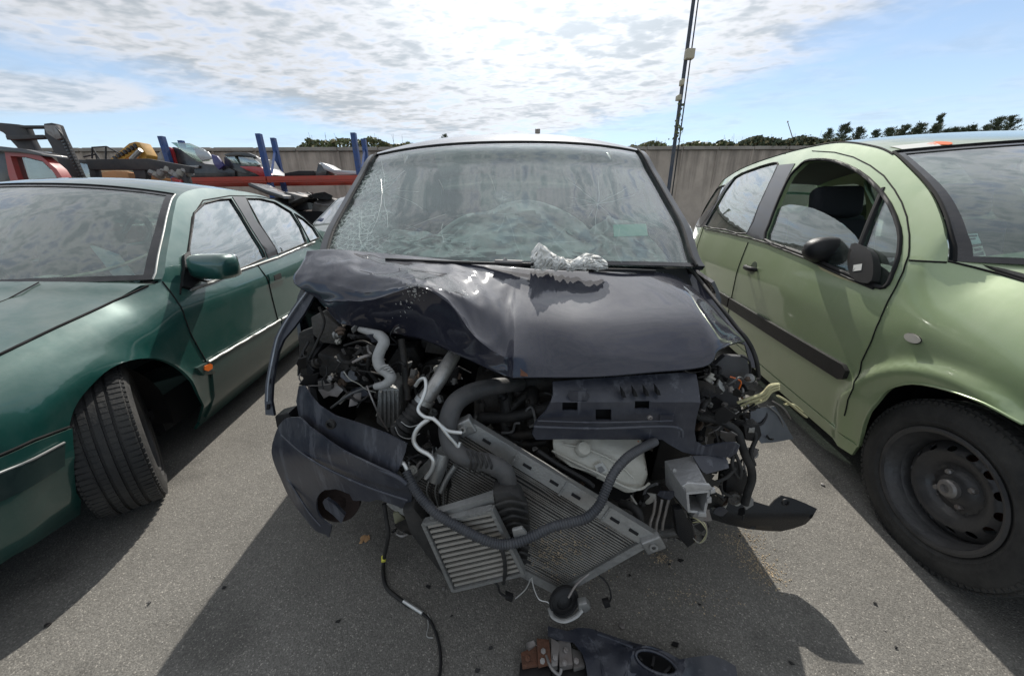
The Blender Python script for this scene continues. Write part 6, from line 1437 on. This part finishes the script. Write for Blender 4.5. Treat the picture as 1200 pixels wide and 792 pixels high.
LB = ['leftmost and nearest bushy conifer beyond the wall right of the ivy','small conifer just right of the leftmost bushy conifer','short conifer tip showing above the roof of the pale green car','slim conifer left of the orange roof mark','twin-topped conifer right above the orange roof mark','leaning thin conifer right of the orange roof mark','low conifer tip over the pale green car windscreen','medium conifer over the pale green car windscreen','tall conifer second from the right edge','tallest dark conifer at the right edge of the photo']
for i, (x, y) in enumerate(((992,146),(1009,150),(1044,151),(1062,147),(1081,145),(1098,148),(1120,150),(1140,148),(1172,138),(1188,136))): conifer(x, y, 34+3*math.sin(i*2.3), LB[i], 20+i)
LC = ['low conifer tip at the left end of the tree row, just above the ivy','low conifer tip in the gap left of the short tip over the roof','low conifer tip between the short tip and the slim conifer','low conifer tip between the slim and the twin-topped conifers','low conifer tip directly right above the orange roof mark','low conifer tip just left of the medium conifer over the windscreen','low conifer tip left of the tall conifer near the right edge']
for i, (x, y) in enumerate(((972,152),(1028,153),(1053,152),(1072,151),(1110,152),(1130,150),(1158,147))): conifer(x, y, 38+i%3, LC[i], 60+i, .8)
conifer(1104, 134, 40, 'thin bare-looking conifer rising between the others near the orange roof mark', 44, .35)
conifer(521, 157, 60, 'lone tiny conifer tip just above the roof of the wrecked car', 31)
# slender pole
pb_ = atY(797, 120, 8.2); pole = thing('slender_pole', 'tall slender dark pole with small boxes behind the wrecked car', 'pole', (pb_.x, 8.2, 0))
t = MB(); t.tube([Vector((pb_.x,8.2,0)), Vector((pb_.x,8.2,3.0)), Vector((pb_.x,8.2,8.5))], [.040,.036,.028], 12, 1); t.build('mast', mat('pole_blue', (.045,.055,.075), .5, .3, dirt=.4), pole)
for (x, y, sx_, sz) in ((808,64,.16,.16),(799,97,.06,.10),(795,115,.07,.09)):
    p = atY(x, y, 8.15); t = MB(); t.box(p, (sx_, .12, sz), None, .012); t.box((p.x*.5+pb_.x*.5, 8.18, p.z), (abs(p.x-pb_.x)+.04,.03,.03)); t.build('mast_box', mat('box_beige', (.42,.38,.28), .6), pole)
t = MB(); t.tube([(pb_.x+.06,8.14,0),(pb_.x+.065,8.14,3.2),(pb_.x+.05,8.14,7)], .012, 6, 2); t.build('mast_cable', M_blk, pole)
t = MB(); t.box((pb_.x,8.2,.01), (.3,.3,.02)); t.build('base_plate', M_greyal, pole)
rz = random.Random(5); v, f = foliage(40, lambda r: Vector((pb_.x+r.gauss(.02,.07), 8.15+r.gauss(0,.05), atY(798,150,8.2).z+r.gauss(0,.16))), .07, rz); o = link('climbing_leaves', mesh_(v, f), pole, M_lf[0], 0); o['kind'] = 'stuff'
# small mast beyond the wall
p = atY(923, 143, 16); q = atY(932, 172, 16); ms = thing('leaning_rod', 'thin leaning rod sticking up behind the ivy on the wall', 'rod', (q.x,16,0)); t = MB(); t.tube([Vector((q.x+(q.x-p.x)*2,16,0)), q, p], [.03,.02,.012], 6, 1); t.lathe(p, (0,0,1), [(0,-.03),(.04,0),(0,.05)], 8); t.build('rod', M_greyal, ms)
p = atY(630, 154, 16); ms = thing('short_post', 'short dark post top showing just above the roof of the wrecked car', 'post', (p.x,16,0)); t = MB(); t.box((p.x,16,p.z/2), (.10,.10,p.z)); t.box((p.x,16,p.z), (.2,.12,.16), None, .02); t.build('post', M_greyal, ms)

# ================= racking with wrecks, left background =================
M_blue = mat('rack_blue', (.02,.06,.20), .45, .1, dirt=.4, dirtcol=(.12,.11,.10), dscale=6); M_redb = mat('rack_red', (.42,.055,.03), .45, .1, dirt=.35, dirtcol=(.16,.10,.08), dscale=6)
RY0, RY1 = 8.4, 9.5
rack = thing('storage_rack', 'blue and red steel racking carrying wrecked car fronts behind the green saloon', 'rack', (atY(310,200,8.9).x, 8.9, 0))
bz_ = atY(300, 211, RY0).z
ups = []
for (xf, tf, xb, tb) in ((189,160,212,165),(303,157,320,162),(414,156,426,163)):
    a = atY(xf, tf, RY0); b = atY(xb, tb, RY1); ups.append((a, b))
    for nm, p in (('upright', a), ('upright', b)):
        t = MB(); t.box((p.x, p.y, p.z/2), (.10,.09,p.z)); 
        for k in range(int(p.z/.12)): t.box((p.x, p.y-.046, .1+k*.12), (.022,.004,.05))
        t.build(nm, M_blue, rack, 0)
    for k in range(4):
        z0 = .3+k*.75; t = MB(); A2, B2 = (Vector((a.x, a.y+.05, z0)), Vector((b.x, b.y-.05, z0+.7))); 
        if z0+.75 > min(a.z, b.z): continue
        if k % 2: A2.z, B2.z = B2.z, A2.z
        t.bar(A2, B2, .04, .03); t.build('brace', M_blue, rack, 0)
for (i, j) in ((0,1),(1,2)):
    for s_ in (0,1):
        for z in (bz_, .55):
            a, b = ups[i][s_], ups[j][s_]; t = MB(); yy = -.07 if s_ == 0 else .07
            t.box(((a.x+b.x)/2, a.y+yy, z), (abs(b.x-a.x)-.02,.05,.12)); t.box(((a.x+b.x)/2, a.y+yy-.03, z), (abs(b.x-a.x)-.04,.012,.05)); t.build('beam', M_redb, rack, 0)
for k in range(7):
    x = ups[0][0].x+(ups[2][0].x-ups[0][0].x)*(k+.5)/7; t = MB(); t.box((x, 8.95, bz_+.03), (.10,1.1,.03)); t.build('shelf_bar', M_greyal, rack, 0)
def bpart(th, nm, pts, Y, dep, m, bev=.01): 
    t = MB(); P = [atY(x, y, Y) for x, y in pts]; t.prism(P, (0, dep, 0), bev); return t.build(nm, m, th, 40)
def clampz(t): return t
M_silv = mat('silver_paint', (.42,.43,.44), .35, .5, .8, dirt=.2); M_redp = mat('red_paint', (.42,.02,.025), .35, .1, .8, dirt=.25); M_pgl = glass('pale_glass', (.6,.75,.68), .35, 1.4, haze=.25, hazecol=(.55,.62,.56)); M_dkp = mat('black_paint', (.02,.02,.022), .35, coat=.6, dirt=.3)
zt_ = bz_+.045
w = thing('wrecked_car', 'wrecked dark car front with pale green windscreen leaning on the left of the red rack', 'wreck', (atY(235,200,8.9).x, 8.9, zt_))
bpart(w, 'body', [(192,178),(203,172),(214,176),(240,192),(262,194),(275,200),(275,208.5),(192,208.5)], 8.55, .7, M_dkp, .02)
bpart(w, 'windscreen', [(200,167),(222,168),(238,175),(248,185),(244,189),(232,190)], 8.50, .05, M_pgl, .004); bpart(w, 'bonnet', [(226,173),(243,178),(249,186),(236,189),(230,182)], 8.46, .05, M_silv, .01)
bpart(w, 'door_post', [(197,172),(201,174),(206,192),(202,193)], 8.48, .06, M_redp, .005)
bpart(w, 'wheel_arch', [(184,181),(189,175),(194,176),(196,184),(193,192),(186,190)], 8.6, .25, M_greyal, .02)
bpart(w, 'lamp', [(222,194),(233,194),(232,197),(223,197)], 8.5, .04, M_alu2, .004)
bpart(w, 'purple_trim', [(247,181),(254,183),(262,194),(256,199),(250,192)], 8.45, .06, mat('purple_paint', (.05,.04,.16), .4, coat=.5), .008)
w = thing('wrecked_car', 'wrecked red car front with its windscreen in place on the rack beside the middle posts', 'wreck', (atY(290,200,8.9).x, 8.9, zt_))
bpart(w, 'body', [(262,184),(276,180),(299,184),(306,196),(316,204),(312,208.5),(264,208.5)], 8.60, .7, M_dkp, .02)
bpart(w, 'bonnet', [(280,195),(296,195),(306,196),(318,205),(308,209),(300,204),(290,200)], 8.50, .10, M_redp, .012)
bpart(w, 'windscreen', [(279,184),(296,184.5),(305,193),(300,195),(283,194)], 8.54, .05, M_pgl, .005)
bpart(w, 'roof_frame', [(262,181),(275,178),(290,179),(300,183),(303,187),(298,185),(280,182.5),(266,184)], 8.52, .08, M_dkp, .006)
bpart(w, 'side_glass', [(264,183),(273,181),(280,192),(272,191)], 8.54, .05, M_pgl, .005)
w = thing('loose_scrap', 'bent red car panel behind the middle blue post of the rack', 'car part', (atY(322,203,9.2).x, 9.2, zt_)); bpart(w, 'panel', [(316,196),(321,198),(328,207),(330,209.5),(316,209.5)], 9.2, .04, M_redp, .006)
w = thing('bumper', 'dark loose bumper lying on the rack near the right posts', 'car part', (atY(350,204,8.9).x, 8.9, zt_)); bpart(w, 'bumper_bar', [(333,203),(350,200),(368,200),(369,206),(350,207),(333,208)], 8.7, .3, M_blk, .02)
w = thing('silver_bonnet', 'bent silver bonnet lying on the rack at the right blue posts', 'car part', (atY(395,203,8.9).x, 8.9, zt_))
bpart(w, 'panel', [(374,190),(378,191),(392,199),(420,201),(422,204.5),(395,205),(380,199)], 8.6, .5, M_silv, .012); bpart(w, 'lining', [(373,191),(383,198),(382,207),(369,208)], 8.62, .4, M_dkp, .01)
w = thing('dark_bonnet', 'dark bonnet edge sticking up behind the roof of the green saloon', 'car part', (atY(310,225,6.8).x, 6.8, 0))
bpart(w, 'panel', [(290,215),(293,214.5),(312,223),(331,229),(333,233),(312,228),(292,219)], 6.8, .5, M_dkp, .008); t = MB(); c_ = atY(312,228,6.9); t.box((c_.x, 7.0, c_.z/2-.02), (.5,.4,c_.z-.08), None, .03); t.build('support', M_dark, w)
w = thing('scrap_heap', 'heap of dull grey and brown car scrap under the red rack beam', 'scrap', (atY(350,240,7.4).x, 7.4, 0))
rz = random.Random(12)
for k in range(26):
    x = rz.uniform(325,385); y = rz.uniform(229,247); c_ = atY(x, y, rz.uniform(7.1,8.0)); t = MB(); n = rz.randint(4,6); s_ = rz.uniform(.12,.35)
    t.prism([c_+Vector((math.cos(6.28*i/n)*s_*rz.uniform(.6,1.3), rz.uniform(-.1,.1), math.sin(6.28*i/n)*s_*.35*rz.uniform(.5,1.2))) for i in range(n)], (rz.uniform(-.2,.2), .3, 0), .01); t.build('scrap_piece', (M_dkp, M_greyal, mat('dull_brown', (.14,.11,.085), .7), M_blk)[k % 4], w)
c_ = atY(350,240,7.5); t = MB(); t.box((c_.x, 7.7, c_.z*.45), (1.5,.8,c_.z*.9), None, .05); t.build('scrap_piece', M_dark, w)
# steel lorry frame with engine parts
M_stl = mat('dark_steel', (.035,.035,.038), .55, .2, dirt=.5, dirtcol=(.12,.11,.10), dscale=6)
w = thing('trailer_frame', 'dark steel trailer frame loaded with engine parts behind the green saloon', 'trailer', (atY(160,205,6.6).x, 6.6, 0))
for nm, pts, Y, d in (('rail', [(100,187),(172,186),(222,195),(222,203),(170,199),(104,199)], 6.4, .10), ('upright', [(104,199),(111,199),(115,222),(108,222)], 6.42, .1), ('upright', [(155,199),(169,199),(171,206),(169,222),(160,222),(158,206)], 6.42, .1), ('rail', [(108,190),(170,190),(215,199),(215,203),(170,196),(108,196)], 7.4, .10), ('rail', [(108,217),(225,217),(225,226),(108,226)], 6.45, .1), ('upright', [(212,203),(217,203),(222,222),(216,222)], 6.42, .1)):
    bpart(w, nm, pts, Y, d, M_stl, .006)
for pts in ([(108,186),(108,173),(125,172),(140,180)], [(124,188),(124,172)], [(98,184),(112,181),(114,188)], [(108,173),(118,189)]): t = MB(); t.tube([atY(x, y, 6.5) for x, y in pts], .012, 6, 1); t.build('cage_rail', M_stl, w)
rz = random.Random(3)
for k in range(9):
    x = 178+k*4.6; y = 205+math.sin(k*1.3)*3; t = MB(); p = atY(x, y, 6.42); q = atY(x+rz.uniform(6,12), y+rz.uniform(-3,5), 6.5); t.tube([p, p.lerp(q, .5)+Vector((0,0,.05)), q], [.05,.075,.05], 10, 4); t.build('engine_part', (M_alu, mat('pale_casting', (.32,.31,.28), .6, .3, dirt=.5), M_greyal)[k % 3], w)
bpart(w, 'bracket_red', [(204,211),(212,211),(214,221),(206,221)], 6.38, .05, M_redp, .004)
for sx2 in (112, 215): 
    c_ = atY(sx2, 222, 6.7); t = MB(); t.box((c_.x, 6.9, c_.z/2), (.14,.7,c_.z), None, .02); t.build('leg', M_stl, w)
# yellow excavator
M_yel = mat('excavator_yellow', (.50,.26,.03), .5, dirt=.55, dirtcol=(.16,.12,.08), dscale=5); M_org = mat('faded_orange', (.42,.19,.07), .6, dirt=.4, dirtcol=(.2,.15,.1), dscale=5)
w = thing('excavator', 'yellow excavator arm folded up behind the dark trailer frame', 'excavator', (atY(148,200,10).x, 10.3, 0))
bpart(w, 'boom', [(128,187),(139,178),(151,168),(158,166),(163,170),(160,178),(148,185),(140,190)], 9.8, .35, M_yel, .02)
bpart(w, 'stick', [(158,166),(163,167),(172,182),(171,188),(164,188),(160,176)], 9.78, .3, M_yel, .02)
for k in range(7): bpart(w, 'link_plate', [(131+k*4,184-k*2.4),(133+k*4,182.5-k*2.4),(136+k*4,186-k*2.2),(134+k*4,187.5-k*2.2)], 9.74, .05, M_stl, .004)
t = MB(); t.tube([atY(154,187,9.7), atY(165,176,9.7)], .05, 8, 1); t.build('ram', M_alu2, w)
bpart(w, 'house', [(112,214),(118,202),(132,200),(150,202),(152,214),(152,224),(112,224)], 9.7, 1.4, M_org, .04); bpart(w, 'cab', [(92,190),(108,191),(112,222),(96,222)], 9.7, 1.2, M_pgl, .02)
bpart(w, 'cab_frame', [(90,187),(108,188),(109,192),(92,191)], 9.65, 1.3, M_stl, .01)
c_ = atY(130,222,10.2); t = MB(); t.box((c_.x, 10.4, c_.z/2), (2.6,1.5,c_.z), None, .1); t.build('undercarriage', M_stl, w)
# forklift mast
w = thing('forklift', 'black forklift mast with chain and crossbars rising behind the red van', 'forklift', (atY(70,200,6.0).x, 6.2, 0))
bpart(w, 'mast_rail', [(51,145),(60,144),(66,146),(72,161),(85,188),(98,217),(112,250),(92,250),(81,219),(60,172),(52,158)], 5.9, .09, M_stl, .01)
bpart(w, 'mast_rail', [(-12,143),(12,145),(22,146),(30,150),(36,165),(44,180),(60,215),(72,250),(52,250),(38,215),(30,190),(20,173),(4,156),(-12,148)], 6.0, .09, M_stl, .01)
bpart(w, 'crossbar', [(20,147),(53,147),(53,150),(22,150)], 5.92, .1, M_stl, .005); bpart(w, 'crossbar', [(6,159),(50,158),(52,162),(8,164)], 5.92, .1, M_stl, .005)
bpart(w, 'mast_head', [(51,147),(66,147),(72,162),(66,164),(54,156)], 5.84, .05, M_greyal, .01)
for k in range(15):
    x = 71+k*1.85; y = 165+k*3.6; bpart(w, 'chain_link', [(x,y),(x+3.6,y-.6),(x+4.4,y+1.2),(x+.8,y+1.9)], 5.84, .05, M_dkp, .003)
t = MB(); t.tube([atY(x, y, 5.85) for x, y in ((66,150),(74,160),(82,178),(92,198),(102,220))], .012, 6, 4); t.build('mast_hose', M_blk, w)
c_ = atY(90,240,6.2); t = MB(); t.box((c_.x-.1, 6.9, .55), (1.3,1.5,1.0), None, .08); t.build('chassis', M_stl, w)
for sx2 in (-.7,.55): t = MB(); t.lathe((c_.x+sx2, 6.4, .3), (1,0,0), [(0,0),(.3,0),(.3,.2),(0,.2)], 20); t.build('wheel', M_tyre, w)
# red van
w = thing('red_van', 'red van cab with a black pillar at the left edge behind the green saloon', 'van', (atY(30,200,5.4).x, 5.6, 0))
M_vred = mat('faded_red_paint', (.36,.035,.03), .4, coat=.4, dirt=.3, dirtcol=(.25,.16,.14), dscale=4)
t = MB()
def bring(nm, outp, inp, Y, dep, m):   # frame with an opening
    n = len(outp); t = MB(); vs = []; fs = []
    for off in (0, dep):
        vs += [atY(x, y, Y)+Vector((0,off,0)) for x, y in outp]+[atY(x, y, Y)+Vector((0,off,0)) for x, y in inp]
    for i in range(n):
        j = (i+1) % n; fs += [(i, j, n+j, n+i), (2*n+i, 3*n+i, 3*n+j, 2*n+j), (i, 2*n+i, 2*n+j, j), (n+i, n+j, 3*n+j, 3*n+i)]
    t.add(vs, fs); t.build(nm, m, w)
bring('door_frame', [(5,176),(26,179),(48,183),(66,198),(80,219),(84,236),(20,236),(10,205)], [(12,183),(30,184),(50,189),(62,201),(73,217),(75,222),(26,222),(19,205)], 5.3, .12, M_vred)
bpart(w, 'door', [(20,236),(84,236),(92,275),(30,275)], 5.3, .12, M_vred, .01)
bpart(w, 'side_window', [(13,184),(30,185),(50,190),(61,201),(72,218),(72,222),(27,222),(20,205)], 5.36, .01, M_gl_side, 0)
bpart(w, 'rear_pillar', [(-14,172),(0,174),(5,177),(11,205),(20,236),(2,236),(-10,205)], 5.35, .2, M_dkp, .01)
bpart(w, 'roof', [(-30,171),(0,171.5),(30,175),(48,180),(50,183),(26,179.5),(-30,176)], 5.25, .3, M_dkp, .01)
bpart(w, 'seat', [(36,190),(44,192),(58,222),(40,222)], 5.9, .4, M_dkp, .03)
c_ = atY(40,236,5.4); t = MB(); t.box((c_.x-.6, 6.1, .62), (2.2,1.5,.75), None, .08); t.build('body', M_vred, w)
for sx2 in (-1.2,.1): t = MB(); t.lathe((c_.x+sx2, 5.5, .3), (0,-1,0), [(0,0),(.3,0),(.3,.2),(0,.2)], 20); t.build('wheel', M_tyre, w)
# pale bits at the very left edge
# ---------- plain parked cars in the distance ----------
def plain_car(nm, label, O, yaw, m, H_=1.0):
    r = thing(nm, label, 'car', (O[0], O[1], 0)); 
    c = Car(r, O, yaw, -1, [(-.75,.05),(-.72,.40),(-.6,.68),(-.3,.80),(0,.83),(2.4,.83),(3.0,.76),(3.3,.55),(3.36,.05)], lambda z: .2*max(0, .35-z), lambda z: .05*sst(z,.7,.95)+.42*max(0, z-.93), [(-.8,.62),(-.3,.84),(.4,.95),(3.4,1.0)], cab=(.2,.5), umin=-.75, umax=3.36)
    c.setE([(.42,.94),(.75,1.14),(1.1,1.33*H_),(1.5,1.38*H_),(2.2,1.38*H_),(2.7,1.28*H_),(3.05,1.0)]); Ei = [(e.x, e.y) for e in c.Ed]
    c.setT([(0,.22),(.33,.08),(.6,0),(1,-.1)], [(0,.02),(.33,.045),(.6,.05),(1,.02)])
    A = lambda uc, a0, a1, n=8: [(uc+.34*math.cos(R_(a0+(a1-a0)*k/n)), .29+.34*math.sin(R_(a0+(a1-a0)*k/n))) for k in range(n+1)]
    win_ = [(.78,.97),(1.12,1.26*H_),(1.6,1.31*H_),(2.2,1.30*H_),(2.55,1.2*H_),(2.7,.99)]
    c.side('body_side', [(-.74,.25),(-.34,.25)]+A(0,180,0)+[(.36,.22),(2.1,.22)]+A(2.45,180,0)+[(3.34,.28),(3.35,.75),(3.2,.95)]+Ei[::-1]+[(.35,.93),(0,.90),(-.3,.84),(-.6,.74),(-.74,.60)], m, .07, holes=[win_])
    c.side('side_window', win_, M_gl_side, .12, off=-.006, th=.003)
    c.top('windscreen', 0, .333, M_gl_side, .96, .09, .004); c.top('roof_panel', .333, .78, m, 1, .09); c.top('rear_window', .78, 1, M_gl_side, 1, .1, .004)
    for sg in (1,-1): panel('windscreen_pillar', c.T, [(.333*k/6, sg) for k in range(7)]+[(.333*(1-k/6), sg*.955) for k in range(7)], .05, m, r, .02, off=.004, nref=c.ref)
    c.setH([(-.6,.74),(-.3,.84),(0,.90),(.40,.94)], [(-.6,.02),(.3,.06)]); nH = 12
    panel('bonnet', c.H, [(-.58, -1+2*i/nH) for i in range(nH+1)]+[(.40, 1-2*i/nH) for i in range(nH+1)], .08, m, r, .012, nref=(0,0,1))
    c.side('headlight', [(-.40,.76),(-.62,.70),(-.70,.62),(-.60,.60),(-.40,.66)], M_clear, .05, off=.006)
    c.interior(.25, .35, 2.7, .62, (.5,.85)); c.under(-.5, 3.1, .68, .16, .32, (0,2.45), .34)
    for (u, v) in ((0,.74),(0,-.74),(2.45,.74),(2.45,-.74)): wheel('wheel', c.W(u, v, .29), c.vd*(1 if v > 0 else -1), .29, .18, .18, r, treads=False)
    return c
plain_car('hatchback_car', 'grey silver car with dusty windscreen seen between the green saloon and the wreck', (-2.60,5.75), 4, mat('grey_silver_paint', (.20,.23,.22), .35, .5, .8, dirt=.25), 1.02)
plain_car('hatchback_car', 'white car tucked behind the wreck, left of the pale green car', (2.95,7.8), 0, mat('white_paint', (.70,.70,.68), .35, 0, .8, dirt=.1), .92)
